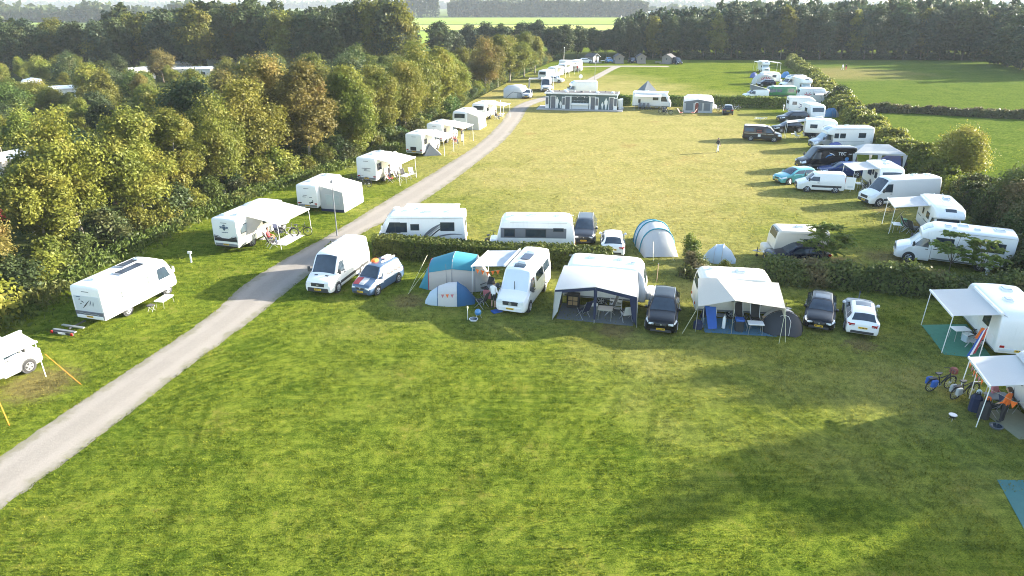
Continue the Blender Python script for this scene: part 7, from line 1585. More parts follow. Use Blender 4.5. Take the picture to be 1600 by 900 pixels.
awning(t, -1, -2.3, 1.3, 1.1, 2.5, 2.6, .35, 'canvas_white'); loc7, rz7 = loc, rz
person('seated person in dark red top under the awning beyond the small grey tent', W2(loc, rz, -1.2, -2.0), rz - 1.4, 'sit', 'cloth_red', 'denim'); chair('chair of the person in dark red beyond the small grey tent', W2(loc, rz, -1.2, -2.0), rz - 1.4, 'cloth_dark'); person('standing person in black beneath the awning beyond the small grey tent', W2(loc, rz, .2, -2.5), rz - 1.4, 'stand', 'cloth_dark', 'cloth_white'); chair('empty dark chair under the awning beyond the small grey tent', W2(loc, rz, -1.9, -2.4), rz - 1.0, 'cloth_red')
for k, q in enumerate(((733, 219), (745, 213), (704, 240), (716, 231))): guy('dark guy rope pegged towards the road from the camper awnings', gp(q[0] - 17 + 2 * k, q[1] - 16, 2.1) * 1.0 if False else W2(loc7, rz7, 1.2 - 1.1 * k, -3.65, 2.1), gp(*q), 'ink_grey', group='guy ropes towards the road')
t, lo, loc, rz = row_unit('white caravan with closed white porch, third from the far bend', (708, 174), (727, 176), (736, 167), 2.5, 5.2, 'caravan', 2.55, 2.2, hatches=((0, 0, .6, .5),))
tt = thing('porch_tent', 'closed white porch tent attached to the third caravan from the bend', 'awning', W2(loc, rz, -.6, -1.1), rz)
MB().quad([(-1.7, 0, 2.4), (1.7, 0, 2.4), (1.7, -1.7, 1.9), (-1.7, -1.7, 1.9)], (3, 3), .02, .04).build('roof_panel', 'canvas_white', tt)
for s in (-1, 1): MB().quad([(s * 1.7, 0, 2.38), (s * 1.7, -1.7, 1.88), (s * 1.75, -1.8, .02), (s * 1.7, 0, .02)], (2, 2), .02).build('side_wall', 'canvas_white', tt)
MB().quad([(-1.7, -1.7, 1.88), (1.7, -1.7, 1.88), (1.75, -1.8, .02), (-1.75, -1.8, .02)], (2, 2), .02).build('front_wall', 'canvas_white', tt)
t, lo, loc, rz = row_unit('white caravan with open awning, second from the far bend', (737, 163), (757, 163), (766, 156), 2.5, 5.4, 'caravan', 2.55, 2.3, hatches=((.2, 0, .6, .5),), wins=((-1, -1.9, -1.1, 1.4, 1.9),))
awning(t, -1, -1.2, 2.0, 1.15, 2.4, 2.5, .2, 'canvas_white'); person('person in dark clothes seated under the open awning near the bend', W2(loc, rz, 0, -2.0), rz - 1.5, 'sit', 'cloth_dark', 'denim'); chair('chair under the open awning near the bend', W2(loc, rz, 0, -2.0), rz - 1.5, 'cloth_dark'); table('pale table under the open awning near the bend', W2(loc, rz, .9, -2.6), rz, 1.0, .7, .7); chair('second chair under the open awning near the bend', W2(loc, rz, -.9, -2.4), rz - 1.2, 'canvas_pale')
# far end of the row
t = thing('awning_tent', 'white rounded awning tent before the silver car at the bend', 'awning', gp(806, 153) + V(0, 1.6, 0), R(0))
MB().sheet([[V(-2.4, y, z) for y, z in ((-1.3, 0.02), (-1.2, .9), (-.6, 1.5), (.6, 1.5), (1.2, .9), (1.3, .02))], [V(-1.6, y, z) for y, z in ((-1.7, 0.02), (-1.55, 1.3), (-.7, 2.1), (.7, 2.1), (1.55, 1.3), (1.7, .02))], [V(.6, y, z) for y, z in ((-1.8, 0.02), (-1.7, 1.4), (-.8, 2.35), (.8, 2.35), (1.7, 1.4), (1.8, .02))], [V(1.9, y, z) for y, z in ((-1.7, 0.02), (-1.6, 1.2), (-.7, 2.1), (.7, 2.1), (1.6, 1.2), (1.7, .02))], [V(2.4, y, z) for y, z in ((-1.3, 0.02), (-1.2, .8), (-.6, 1.3), (.6, 1.3), (1.2, .8), (1.3, .02))]], .03).build('canopy', 'canvas_white', t, 60)
MB().tube([(-1.9, -1.78, .1), (-.6, -1.80, 1.15), (.9, -1.82, .9), (1.6, -1.76, .1)], .04, 5).build('piping', 'ink_grey', t)
MB().quad([(.2, -1.86, .1), (1.2, -1.86, .1), (1.1, -1.80, 1.1), (.3, -1.80, 1.1)], (2, 2), .03).build('door_panel', 'canvas_pale', t)
loc, rz = front_place((822, 154.5), (829, 146), 4.3); car('silver car beside the white rounded tent at the road bend', loc, rz, 4.3, 1.76, 1.48, 1.05, .85, .5, .1, .98, .76, 'car_silver', deck=1.02, split=(.48,), wr=.31)
loc, rz = front_place((852, 144), (858, 132), 6.0); t, lo = van('white camper van with dark front and grey awning near the bend', loc, rz, 6.0, 2.05, 2.55, paint='car_white', name='camper_van', cat='camper van'); awning(t, -1, -2.2, 1.2, 1.0, 2.4, 2.6, .1, 'canvas_grey')
tt = MB().quad([(-2.2, -3.6, 2.2), (1.2, -3.6, 2.2), (1.2, -3.65, .5), (-2.2, -3.65, .5)], (2, 2), .02).build('awning_wall', 'canvas_grey', t)
loc, rz = sp((879, 130), (853, 129), 'R', 1.75, 4.1); car('white hatchback parked among the far caravans of the row', loc, rz, 4.1, 1.75, 1.48, .95, .85, .5, .1, .98, .76, 'car_white', deck=1.02, split=(.48,), wr=.31)
for k, (q, dg, L_, lb) in enumerate((((847, 128), 66, 5.6, 'white caravan behind the white hatchback in the far row'), ((862, 122), 66, 5.6, 'white caravan with tall side, middle of the far row'), ((877, 116), 65, 5.4, 'white caravan with grey front window in the far row'), ((893, 110), 64, 5.4, 'white caravan second from the end of the far row'))):
    loc, rz = ep(q, dg, L_, False); t, lo = coach(lb, loc, rz, 'caravan', L_, 2.2, 2.55, name='caravan', cat='caravan', hatches=((0, 0, .6, .5),))
    if k in (1, 2): awning(t, -1, -1.6, 1.6, 1.1, 2.4, 2.0, .3, 'canvas_white')
loc, rz = sp((908, 112), (873, 111), 'R', 2.3, 6.2); t, lo = coach('long white motorhome with awning closing the far row', loc, rz, 'semi', 6.2, 2.3, 2.8, wins=((-1, -2, -1, 1.4, 2.0),)); awning(t, -1, -1.0, 3.4, 1.15, 2.6, 2.4, .2, 'canvas_white')
person('left of two people in dark clothes under the last awning of the far row', W2(loc, rz, 1.4, -2.0), rz - 1.5, 'stand', 'cloth_dark', 'denim'); person('right of two people in dark clothes under the last awning of the far row', W2(loc, rz, 2.3, -2.1), rz - 1.8, 'stand', 'cloth_red', 'cloth_dark')
loc, rz = sp((882, 151), (936, 150), 'L', 2.3, 6.6); t, lo = coach('white motorhome hidden up to its roof behind the toilet building', loc, rz, 'semi', 6.6, 2.3, 2.85, hatches=((-1, 0, .6, .5),))
MB().tube([(0, 0, 2.85), (0, 0, 3.5)], .04, 6).build('satellite_mast', 'steel', t); MB().cyl((-.1, .1, 3.7), .38, .10, 16, 'Y').build('satellite_dish', 'alu_white', t, 40)

# ------------------------------------------------------------------ toilet building
A, B = gp(853, 170), gp(963, 173); d = (B - A).normalized(); n = V(-d.y, d.x, 0); rz = math.atan2(d.y, d.x); LB = (B - A).length; base = (A + B) / 2
t = thing('toilet_building', 'low grey green toilet block with white doors and figure cutouts', 'building', base, rz); hb_ = LB / 2
MB().box((0, 1.5, 1.35), (LB, 3.0, 2.5)).build('wall', 'wall_teal', t)
MB().box((-.2, 1.2, .06), (LB + 2.6, 5.2, .12)).build('plinth', 'concrete', t)
rf = MB().box((0, 1.4, 2.68), (LB + .5, 3.6, .22)).build('roof', 'alu_white', t); MB().box((0, 1.5, 2.80), (LB + .2, 3.2, .05)).build('roof_covering', 'roof_dark', rf)
for k in range(9): MB().cyl((-hb_ + .8 + k * (LB - 1.6) / 8, 1.0 + .8 * (k % 2), 2.92), .12 if k % 2 else .32, .22, 12, r2=.05 if k % 2 else .22).build('roof_vent', 'alu_white' if k % 3 != 1 else 'roof_dark', rf, 40)
def wdoor(x, wd, dark='ink_grey', frame=True, h=2.05):
    f = MB().box((x, -.03, .12 + h / 2), (wd + .22, .08, h + .14)).build('door_frame', 'alu_white', t); MB().box((x, -.075, .12 + h / 2 - .02), (wd, .04, h)).build('door_leaf', dark, f)
X_ = lambda px: (px - 908) / 110 * LB
for x in (X_(864.5), X_(887), X_(926.5), X_(955)): wdoor(x, .75)
for x, hi in ((X_(855.2), 1), (X_(881), 1), (X_(932.5), 1), (X_(961), 1)):
    o = MB().box((x, -.32, 1.15), (.62, .06, 2.0)).build('open_door', 'alu_white', t); MB().box((x, -.36, 1.42), (.44, .03, 1.2)).build('door_pane', 'ink_grey', o)
def figure(x, h):
    s = h / 1.75; P = []
    body = [(-.10, 0), (-.16, .75), (-.24, .80), (-.27, 1.30), (-.18, 1.45), (-.06, 1.47), (-.11, 1.58), (-.09, 1.70), (0, 1.76), (.09, 1.70), (.11, 1.58), (.06, 1.47), (.18, 1.45), (.27, 1.30), (.24, .80), (.16, .75), (.10, 0), (.02, 0), (0, .7), (-.02, 0)]
    MB().prism([(x + q[0] * s, .16 + q[1] * s) for q in body], 'Y', -.05, .02).build('figure_cutout', 'alu_white', t)
figure(X_(870.5), 1.85); figure(X_(876), 1.2); figure(X_(941), 1.2); figure(X_(946.5), 1.85)
o = MB().box((X_(906.5), -.02, 1.75), (LB * .235, .06, 1.05)).build('chalkboard', 'chalkboard', t)
for k in range(2): MB().cyl((X_(902 + 11 * k), -.08, 2.05), .07, .06, 10, 'Y').build('lamp', 'alu_white', o)
mb = MB(); r5 = random.Random(4)
for k in range(17):
    x = X_(895) + k * .155; mb.box((x, -.055, 1.50 + r5.uniform(-.02, .02)), (r5.uniform(.05, .12), .012, r5.uniform(.03, .10)))
mb.build('chalk_writing', 'canvas_pale', o)
for s in (X_(892.3), X_(921.2)): MB().box((s, -.10, 1.2), (.16, .2, 2.2)).build('pillar', 'alu_white', t)
sk = MB().rbox((X_(906.7), -.35, .98), (LB * .24, .62, .30), .05).build('wash_basin', 'alu_white', t); MB().box((X_(906.7), -.25, .50), (LB * .235, .4, .66)).build('basin_panel', 'pale_panel', sk)
for k in range(5): MB().tube([(X_(897 + k * 5), -.12, 1.12), (X_(897 + k * 5), -.12, 1.32), (X_(897 + k * 5), -.32, 1.30)], .02, 5).build('tap', 'steel', sk)
bk_ = [(X_(892.3) + i * (X_(921.2) - X_(892.3)) / 12, 2.32 - .16 * abs(math.sin(i * math.pi / 4))) for i in range(13)]
MB().tube([(x, -.22, z) for x, z in bk_], .03, 5).build('fairy_garland', 'alu_white', t)
MB().rbox((X_(964.5), .3, .3), (.35, .35, .5), .05).build('litter_bin', 'ink', t)
for k, (x, y) in enumerate(((X_(967), 1.6), (X_(969), 2.4))): MB().rbox((x, y, .9), (.6, .6, 1.7), .08).build('side_cabin', 'alu_white', t)

# ------------------------------------------------------------------ pitches beside the cross hedge
loc, rz = sp((1038, 171), (1006, 170), 'R', 2.3, 6.6, 1.05)
t, lo = coach('cream white motorhome with flat awning before the cross hedge', loc, rz, 'aclass', 6.6, 2.3, 2.8, wins=((-1, .15, .75, 1.5, 2.05), (-1, -2.3, -1.9, 1.0, 1.6)), hatches=((-1, 0, .6, .5), (2.3, 0, .9, .5)), door=(-1, .9), rwin=False)
awning(t, -1, -2.9, 1.6, 1.15, 2.6, 1.6, .35, 'canvas_white')
for k in range(3): chair(('grey chair under the flat awning, at the rear wheel', 'grey chair in the middle under the flat awning', 'grey chair under the flat awning, at the door')[k], W2(loc, rz, -1.9 + k * .8, -2.0), rz - 1.5 + .3 * k, 'ink_grey')
c = gp(1017, 163) + V(0, 4.5, 0); t = thing('bell_tent', 'dark pointed tent top showing above the motorhome at the hedge', 'tent', c, .3)
for k in range(4):
    a0, a1 = R(45 + 90 * k), R(135 + 90 * k); p0, p1 = V(2.1 * math.cos(a0), 2.1 * math.sin(a0), 1.7), V(2.1 * math.cos(a1), 2.1 * math.sin(a1), 1.7)
    MB().quad([p0, p1, V(.02 * math.cos(a1), .02 * math.sin(a1), 3.7), V(.02 * math.cos(a0), .02 * math.sin(a0), 3.7)], (2, 4), .03, .02).build('roof_panel', 'canvas_grey', t); MB().quad([p0, p1, p1 - V(0, 0, 1.68), p0 - V(0, 0, 1.68)], (1, 2), .03).build('wall_panel', 'canvas_grey', t)
bicycle('bicycle parked on the lawn before the cream white motorhome', gp(1036, 177), .2, 'ink_grey'); bicycle('second bicycle with bags before the cream white motorhome', gp(1043, 179), -.4, 'ink', bags=(('rear', 'ink'),))
A, B = gp(1068, 176), gp(1112, 177); d = (B - A).normalized(); n = V(-d.y, d.x, 0); rz = math.atan2(d.y, d.x); base = (A + B) / 2; hw = (B - A).length / 2
t, lo = coach('white caravan behind the grey front awning at the cross hedge', base + n * 3.3 + d * .4, rz, 'caravan', 4.9, 2.2, 2.5, name='caravan', cat='caravan', hatches=((0, 0, .5, .5),))
t = thing('awning_tent', 'caravan awning with grey front and dark arched door', 'awning', base, rz)
MB().quad([(-hw, 0, 1.85), (0, 0, 2.2), (0, 2.3, 2.5), (-hw, 2.3, 2.4)], (3, 3), .02).build('roof_panel', 'canvas_white', t); MB().quad([(0, 0, 2.2), (hw, 0, 1.85), (hw, 2.3, 2.4), (0, 2.3, 2.5)], (3, 3), .02).build('roof_panel', 'canvas_white', t)
MB().prism([(-hw, .02), (hw, .02), (hw, 1.83), (0, 2.18), (-hw, 1.83)], 'Y', -.02, .02).build('front_wall', 'canvas_pale', t)
for x, wd in ((-hw * .62, hw * .52), (hw * .12, hw * .30), (hw * .62, hw * .45)): MB().box((x, -.03, 1.0), (wd, .03, 1.2)).build('front_window', 'canvas_grey', t)
MB().prism([(-.62, .05), (.12, .05), (.12, 1.5), (-.05, 1.8), (-.45, 1.8), (-.62, 1.5)], 'Y', -.045, -.02).build('door_trim', 'canvas_white', t); MB().prism([(-.50, .05), (0, .05), (0, 1.45), (-.10, 1.65), (-.40, 1.65), (-.50, 1.45)], 'Y', -.06, -.03).build('door_opening', 'roof_red', t)
for s in (-1, 1): MB().quad([(s * hw, 0, 1.83), (s * hw, 2.3, 2.38), (s * hw, 2.3, .02), (s * (hw + .08), 0, .02)], (2, 2), .02).build('side_wall', 'canvas_white', t)
MB().prism([(-hw - .03, 1.62), (hw + .03, 1.62), (hw + .03, 1.80), (0, 2.16), (-hw - .03, 1.80)], 'Y', -.034, -.022).build('valance', 'canvas_grey', t)
chair('left red striped deck chair on the lawn before the grey awning', gp(1064, 180), -.4, 'towel_red', 'wood', h=1.0, recl=.4); chair('right red striped deck chair on the lawn before the grey awning', gp(1082, 180), 2.6, 'towel_red', 'wood', h=1.0, recl=.4)
loc, rz = front_place((1137, 180), (1136, 172), -3.9); car('small dark grey car seen from behind at the cross hedge', loc, rz, 3.9, 1.7, 1.48, .9, .8, .5, .1, .98, .76, 'car_grey', deck=1.02, split=(.48,), wr=.30)
bicycle('bicycle standing left of the small dark grey car', gp(1126, 174), .3, 'ink_grey'); bicycle('bicycle standing right of the small dark grey car', gp(1149, 173), .1, 'car_silver')
person('lone walker in black top and pale trousers crossing the lawn', gp(1121, 238), R(200), 'walk', 'cloth_dark', 'cloth_white', 'plastic')
person('walker in white on the far meadow', gp(1316, 110), R(100), 'walk', 'cloth_white', 'cloth_white'); person('walker in dark clothes on the far meadow', gp(1321, 110), R(80), 'walk', 'cloth_dark', 'cloth_red')

# ------------------------------------------------------------------ huts and cars at the end of the road
def hut(label, px, py, yaw, wd=2.6, dp=3.4, open_=False, lite=False):
    t = thing('wooden_hut', label, 'hut', gp(px, py), R(yaw)); h = 1.9; rg = 2.75
    MB().prism([(-wd / 2, 0), (wd / 2, 0), (wd / 2, h), (0, rg - .08), (-wd / 2, h)], 'Y', 0, dp).build('wall', 'wood_grey' if not lite else 'canvas_sand', t)
    for s in (-1, 1): MB().quad([(s * (wd / 2 + .25), -.35, h - .12), (s * (wd / 2 + .25), dp + .2, h - .12), (0, dp + .2, rg), (0, -.35, rg)], (1, 1), .07).build('roof', 'roof_dark', t); MB().tube([(s * (wd / 2 + .25), -.36, h - .10), (0, -.36, rg)], .05, 4).build('barge_board', 'alu_white' if open_ else 'wood_grey', t)
    o = MB().box((0, -.03, .98), (.75, .06, 1.8)).build('door', 'ink' if open_ else 'wood_grey', t); MB().box((0, -.07, 1.35), (.4, .04, .5)).build('door_window', 'roof_dark' if not lite else 'alu_white', o)
    if open_: MB().box((-.75, -.03, 1.0), (.7, .06, 1.9)).build('gable_board', 'alu_white', t); MB().box((.8, -.03, 1.0), (.7, .06, 1.9)).build('gable_board', 'alu_white', t)
    w_ = MB().box((-wd / 2 - .02, dp * .5, 1.2), (.05, .8, .6)).build('window', 'alu_white', t); MB().box((-wd / 2 - .05, dp * .5, 1.2), (.03, .66, .46)).build('pane', 'glass', w_)
    MB().box((0, -.6, .10), (wd, 1.1, .14)).build('porch_step', 'wood_grey', t)
hut('wooden hut with white gable and open door at the road end', 931, 98.5, 38, open_=True); hut('plain wooden hut second from the road end', 967.5, 99, 2); hut('plain wooden hut third from the road end, pale door', 1002, 99, -3, lite=False); hut('wide wooden hut with white door and porch beside the dark van', 1041, 99.5, -35, 3.0, 3.2)
for lb, q, L_, paint, hd in (('white car parked left of the hut with open door', (915, 98.5), 4.2, 'car_white', 8), ('blue car parked right of the hut with open door', (951.5, 97.8), 4.1, 'car_sky', -85), ('dark car parked between the two plain wooden huts', (988, 98), 4.4, 'car_navy', -80), ('dark blue van shaped car beside the wide wooden hut', (1057, 100), 4.8, 'car_navy', -75)):
    c = gp(*q); H_ = 1.9 if 'van' in lb else 1.5; car(lb, c, R(hd), L_, 1.8, H_, 1.05, .85, .45, .1, 1.0, .78, paint, deck=1.08, split=(.46,), wr=.32)
table('white picnic table beside the hut with open door', gp(942, 98.5), .2, 1.4, .8, .75)
t = thing('picnic_bench', 'pale wooden picnic bench before the wide wooden hut', 'bench', gp(1028, 99.8), .1); MB().box((0, 0, .74), (1.8, .75, .05)).build('tabletop', 'wood_grey', t)
for s in (-1, 1): MB().box((0, s * .75, .45), (1.8, .26, .05)).build('seat', 'wood_grey', t); MB().tube([(s * .7, -.75, .42), (s * .7, .75, .42)], .04, 4).tube([(s * .7, -.6, 0), (s * .7, -.25, .72)], .04, 4).tube([(s * .7, .6, 0), (s * .7, .25, .72)], .04, 4).build('leg', 'wood_grey', t)

# ------------------------------------------------------------------ posts and lamps
t = thing('lamp_post', 'slim dark lamp post beside the road behind the white panel van', 'lamp post', gp(527, 369)); MB().tube([(0, 0, 0), (0, 0, 1.0), (0, 0, 4.3)], [.06, .045, .03], 8).build('pole', 'ink_grey', t, 40); MB().cyl((0, 0, 4.4), .13, .20, 10, r2=.08).build('lamp_head', 'ink_grey', t, 40)
t = thing('lamp_post', 'slim lamp post on the lawn beside the far road end', 'lamp post', gp(929, 128)); MB().tube([(0, 0, 0), (0, 0, 4.3)], [.05, .035], 8).build('pole', 'grey_plastic', t, 40); MB().cyl((0, 0, 4.4), .13, .20, 10, r2=.08).build('lamp_head', 'grey_plastic', t, 40)
t = thing('lamp_post', 'slim pale mast standing behind the farthest caravan of the row', 'lamp post', gp(881, 100)); MB().tube([(0, 0, 0), (0, 0, 4.6)], [.05, .035], 8).build('pole', 'alu_white', t, 40); MB().cyl((0, 0, 4.7), .13, .20, 10, r2=.08).build('lamp_head', 'alu_white', t, 40)
t = thing('power_post', 'short white power post on the grass between the wood edge campers', 'power post', gp(299, 410)); MB().box((0, 0, .35), (.09, .09, .7)).build('post', 'pale_panel', t); MB().rbox((0, 0, .76), (.30, .14, .16), .04).build('socket_box', 'alu_white', t)
t = thing('flag_pole', 'white pole with grey foot on the grass at the road bend', 'post', gp(782, 182)); MB().cyl((0, 0, .08), .35, .16, 12).build('foot', 'grey_plastic', t); MB().tube([(0, 0, .1), (0, 0, 2.6)], .05, 6).build('pole', 'alu_white', t)
t = thing('power_post', 'white power post beside the grey awning van near the bend', 'power post', gp(864, 143)); MB().tube([(0, 0, 0), (0, 0, 3.2)], .06, 6).build('post', 'alu_white', t); MB().rbox((0, 0, .8), (.3, .25, .5), .04).build('socket_box', 'alu_white', t)
t = thing('power_post', 'small white tap post before the cross hedge', 'power post', gp(1224, 173)); MB().tube([(0, 0, 0), (0, 0, .8)], .06, 6).build('post', 'alu_white', t); MB().rbox((0, 0, .9), (.22, .2, .22), .03).build('socket_box', 'alu_white', t)

# ------------------------------------------------------------------ caravans at the photo border
c = V(26.43, 33.38, 0); rz = R(77)
t, lo = coach('white caravan with large awning over a green mat', c, rz, 'caravan', 5.0, 2.3, 2.6, name='caravan', cat='caravan', wins=((1, -1.3, -.5, 1.3, 1.95), (1, 1.2, 1.9, 1.4, 1.95)), hatches=((-.6, .3, .55, .4), (1.0, -.2, .6, .5), (-1.5, -.4, .4, .4)), door=(1, .35, 2.1), rwin=False)
awning(t, 1, -2.3, 1.25, 1.13, 2.45, 2.2, .28, 'canvas_white')
for k in range(6): MB().box((-2.42, -.1 - k * .16, 1.42), (.02, .11, .10 if k else .16)).build('lettering', 'ink_grey', t)
o = MB().quad([gp(*q) + V(0, 0, .02) for q in ((1440, 508), (1475, 554), (1552, 562), (1510, 507))], (4, 4), .015).build('ground_mat', 'mat_green'); tag(o, 'green ground mat beneath the large white awning', 'mat')
table('white folding table on the green mat', gp(1496, 531), 1.6, .6, .85, .68); 
chair('folding chair with yellow and red towel on the green mat', gp(1521, 545), R(200), 'canvas_pale', drape='cloth_orange'); chair('second folding chair against the caravan wall on the green mat', gp(1528, 535), R(190), 'cloth_dark', drape='canvas_pale')
t = thing('stool_box', 'pale plastic step box beside the folding table', 'box', gp(1510, 533), .2); MB().rbox((0, 0, .2), (.45, .4, .4), .04).build('box', 'canvas_ice', t); MB().rbox((0, 0, .42), (.48, .43, .05), .02).build('lid', 'alu_white', t)
c = V(23.45, 24.9, 0); rz = R(75)
t, lo = coach('white motorhome cut by the right border with awning and bunting', c, rz, 'caravan', 5.6, 2.3, 2.65, name='caravan', cat='caravan', wins=((1, -.9, .3, 1.3, 1.95), (1, 1.2, 2.0, 1.3, 1.95)), hatches=((0, 0, .6, .5),), door=(1, -1.5, 2.1), rwin=False)
aw = awning(t, 1, -.7, 1.95, 1.13, 2.5, 2.05, .42, 'canvas_white')
MB().sheet([[V(-.7 + .265 * k, 1.15, 2.62 + (.10 if k % 2 else 0)) for k in range(11)], [V(-.7 + .265 * k, 1.45, 2.50) for k in range(11)]], .02).build('scalloped_edge', 'canvas_white', aw)
bunting(aw, [(1.92, 3.2, 1.98), (.9, 3.22, 1.88), (-.2, 3.2, 1.96)], ['cloth_orange', 'cloth_orange', 'cloth_pink'], 6, .24); bunting(aw, [(-.7, 3.2, 1.95), (-.85, 2.2, 1.55), (-.8, 1.2, 1.6)], ['cloth_orange', 'canvas_navy'], 3, .34)
person('person in orange shirt and dark trousers under the bunting awning', gp(1564, 660), R(120), 'stand', 'cloth_orange', 'cloth_dark', 'plastic', H=1.72)
o = MB().box((0, 0, .012), (1.7, 2.2, .02)).build('ground_mat', 'mat_sand', None, None, gp(1590, 662), .1); tag(o, 'sand coloured mat behind the person in orange', 'mat')
table('camping table between the bags and the person in orange', gp(1553, 640), 1.6, .6, 1.0, .72, 'grey_plastic')
for k, (q, m, lb) in enumerate((((1521, 641), 'canvas_navy', 'navy blue bag standing beside the bicycle'), ((1535, 652), 'cloth_dark', 'black bag with jacket draped over a chair at the awning pole'))):
    t = thing('bag', lb, 'bag', gp(*q), .3); MB().rbox((0, 0, .42), (.5, .45, .84), .16).build('sack', m, t); MB().tube([(-.12, 0, .84), (-.08, 0, .95), (.08, 0, .95), (.12, 0, .84)], .02, 5).build('handle', 'plastic', t)
    MB().rbox((.18, .1, .88), (.2, .2, .18), .05).build('flap', 'canvas_ice' if k == 0 else 'cloth_orange', t)
chair('dark camping chair behind the black bag', gp(1545, 646), 2.4, 'cloth_dark', h=1.1); chair('camping chair between the person in orange and the caravan', gp(1577, 640), 3.6, 'cloth_dark', h=1.0)
person('seated person with dark hair half hidden under the bunting awning', gp(1549, 634), R(300), 'sit', 'cloth_pink', 'cloth_dark')
t = thing('flag', 'hanging red white and blue flag on a pole at the awning corner', 'flag', gp(1520, 588)); MB().tube([(0, 0, 0), (.25, .25, 2.6)], .02, 6).build('pole', 'alu_white', t)
for k, m in enumerate(('cloth_red', 'cloth_white', 'cloth_blue')): MB().quad([V(.25 - .02, .25, 2.55) + V(-.10 * k, -.03 * k, -.05 * k), V(.25, .25, 2.52) + V(-.10 * (k + 1), -.03 * (k + 1), -.05 * (k + 1)), V(-.20 - .13 * (k + 1), 0, 1.25 - .07 * k), V(-.20 - .13 * k, 0, 1.28 - .07 * k)], (1, 4), .02, .03).build('stripe', m, t)
t = thing('clothes_rail', 'white tube rail beside the two bicycles', 'rail', gp(1526, 622), .1)
for s in (-1, 1): MB().tube([(s * .38, 0, 0), (s * .38, 0, 1.5)], .02, 6).build('leg', 'alu_white', t)
MB().tube([(-.38, 0, 1.5), (.38, 0, 1.5)], .02, 6).build('bar', 'alu_white', t); MB().tube([(-.38, 0, .9), (.38, 0, .9)], .015, 6).build('bar', 'alu_white', t)
bicycle('black bicycle with blue panniers and orange handlebar bag on the lawn', gp(1467, 609), R(15), 'ink', bags=(('rear', 'cloth_blue'), ('front', 'roof_red')), lean=.06); bicycle('black bicycle with white bag leaning by the navy bag', gp(1504, 621), R(18), 'ink', bags=(('rear', 'canvas_pale'),), lean=.06)
t = thing('barbecue_bowl', 'small black round barbecue standing alone on the lawn', 'barbecue', gp(1487, 656)); MB().cyl((0, 0, .18), .10, .12, 14, r2=.17).build('bowl', 'ink', t, 40); MB().cyl((0, 0, .26), .17, .03, 14).build('grate', 'steel', t)
for k in range(3): MB().tube([(.08 * math.cos(k * 2.1), .08 * math.sin(k * 2.1), .14), (.15 * math.cos(k * 2.1), .15 * math.sin(k * 2.1), 0)], .01, 4).build('leg', 'steel', t)
t = thing('pet_bowl', 'dark low bowl at the foot of the awning pole', 'bowl', gp(1556, 668)); MB().cyl((0, 0, .05), .22, .1, 14, r2=.28).build('basin', 'ink_grey', t, 40); MB().cyl((0, 0, .102), .22, .004, 14).build('water', 'glass', t)
o = MB().quad([gp(1558, 750) + V(0, 0, .02), gp(1606, 838) + V(0, 0, .02), gp(1700, 838) + V(0, 0, .02), gp(1660, 752) + V(0, 0, .02)], (6, 6), .015, .0).build('tent_groundsheet', 'mat_teal'); tag(o, 'dark teal ground sheet spread at the lower right photo border', 'mat')

# ------------------------------------------------------------------ static caravans in the wood, red shed
for k, (yaw, L_, lb) in enumerate(((35, 6.5, 'white static caravan roof nearest to the viewer among the trees'), (8, 9, 'white static caravan in the middle of the wood'), (70, 7, 'white static caravan end on in the middle of the wood'), (10, 11, 'long white static caravan behind the tall wood edge'), (60, 7, 'white static caravan half hidden left of the middle of the wood'), (6, 10, 'white static caravan below the tall dark back row'), (-60, 6, 'white static caravan near the left border among the trees'), (75, 6, 'white static caravan glimpsed above the crimson tree'))):
    x, y = STATICS[k].xy
    t = thing('static_caravan', lb, 'static caravan', (x, y, 0), R(yaw)); MB().rbox((0, 0, 1.5), (L_, 3.0, 2.3), .08).build('wall', 'cream' if k % 2 else 'white', t)
    MB().prism([(-1.7, 2.62), (1.7, 2.62), (1.65, 2.75), (0, 3.15), (-1.65, 2.75)], 'X', -L_ / 2 - .2, L_ / 2 + .2).build('roof', 'alu_white', t)
    for j in range(3):
        w_ = MB().box((-L_ * .3 + j * L_ * .3, -1.53, 1.7), (1.1, .06, .8)).build('window', 'alu_white', t); MB().box((-L_ * .3 + j * L_ * .3, -1.57, 1.7), (.96, .03, .66)).build('pane', 'glass', w_)
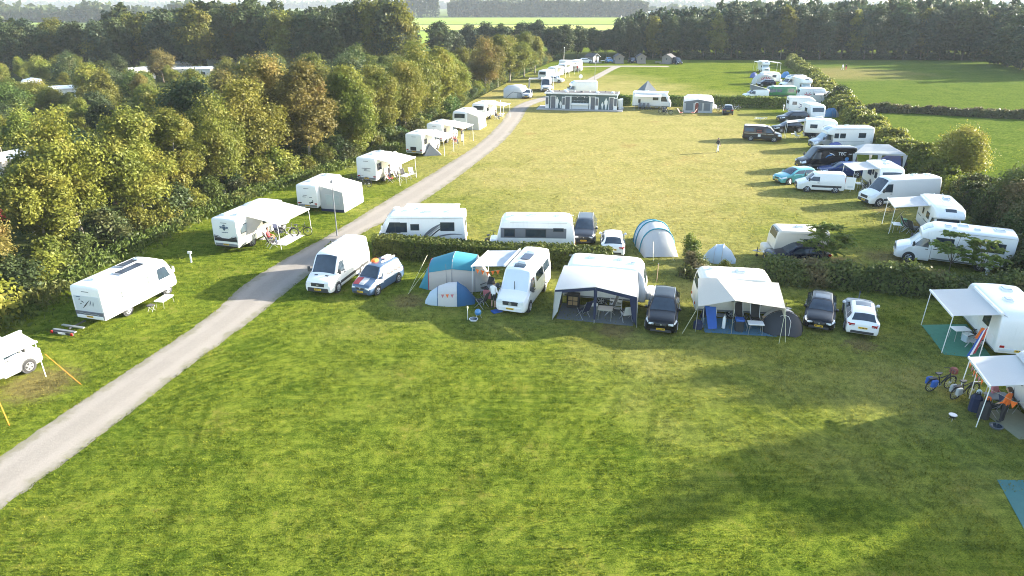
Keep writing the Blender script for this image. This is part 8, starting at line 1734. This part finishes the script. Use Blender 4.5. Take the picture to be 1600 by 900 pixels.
t = thing('red_roofed_shed', 'long shed with dull red roof in the gap of the trees', 'shed', (-41, 250, 0), R(4)); MB().box((0, 0, 1.3), (9, 6, 2.6)).build('wall', 'wood_grey', t); MB().prism([(-3.4, 2.5), (3.4, 2.5), (0, 4.6)], 'X', -4.8, 4.8).build('roof', 'roof_red', t); MB().box((1, -3.03, 1.1), (1.4, .06, 2.1)).build('door', 'ink_grey', t)
mat('greenhouse', (0.62, 0.66, 0.68), 0.2, var=0.06, scale=.1)
for k, (x, y, w_) in enumerate(((-520, 800, 110), (-420, 820, 70), (230, 1100, 60), (420, 1350, 90))):
    t = thing('greenhouse', ('long pale greenhouse on the far plain at the upper left', 'smaller pale greenhouse on the far plain at the upper left', 'pale greenhouse right of the far dark wood', 'pale greenhouse near the horizon above the slender trees')[k], 'greenhouse', (x, y, 0), 0); MB().box((0, 0, 2.2), (w_, 30, 4.4)).build('wall', 'greenhouse', t)
    for j in range(4): MB().prism([(-w_ / 2 + j * w_ / 4, 4.41), (-w_ / 2 + (j + 1) * w_ / 4, 4.41), (-w_ / 2 + (j + .5) * w_ / 4, 6.2)], 'Y', -15, 15).build('roof_bay', 'greenhouse', t)
leaf_mat('lf_red', (0.20, 0.02, 0.03), (0.42, 0.05, 0.07)); tree('mid', -43.5, 54.5, 6.3, 'lf_red', 'crimson leaved tree glimpsed at the left photo border', None, wide=.9)

# true sizes of some vehicles (checked against their neighbours)
SIZES = {'white panel van with black bumper': .93, 'blue and white decorated family van': .88, 'black four wheel drive car': .90, 'black car with kidney grille': .88, 'white estate car parked': .91, 'dark grey people carrier facing': .92, 'white motorhome with two solar panels': .90,
         'white motorhome with crest and black band': .92, 'white motorhome with enclosed window awning': .90, 'white enclosed annex tent': .88, 'white camper van with blinds': .95, 'near white motorhome with saplings': .96, 'white motorhome cut by the left border': .93}
for o_ in [q for q in COL.objects if q.parent is None and 'label' in q]:
    for k_, f_ in SIZES.items():
        if o_['label'].startswith(k_): o_.scale = (f_, f_, f_)
for nm_, f_ in (('roof_bag', .88), ('roof_decoration', .88)):
    o_ = bpy.data.objects.get(nm_)
    if o_: o_.location.z *= f_
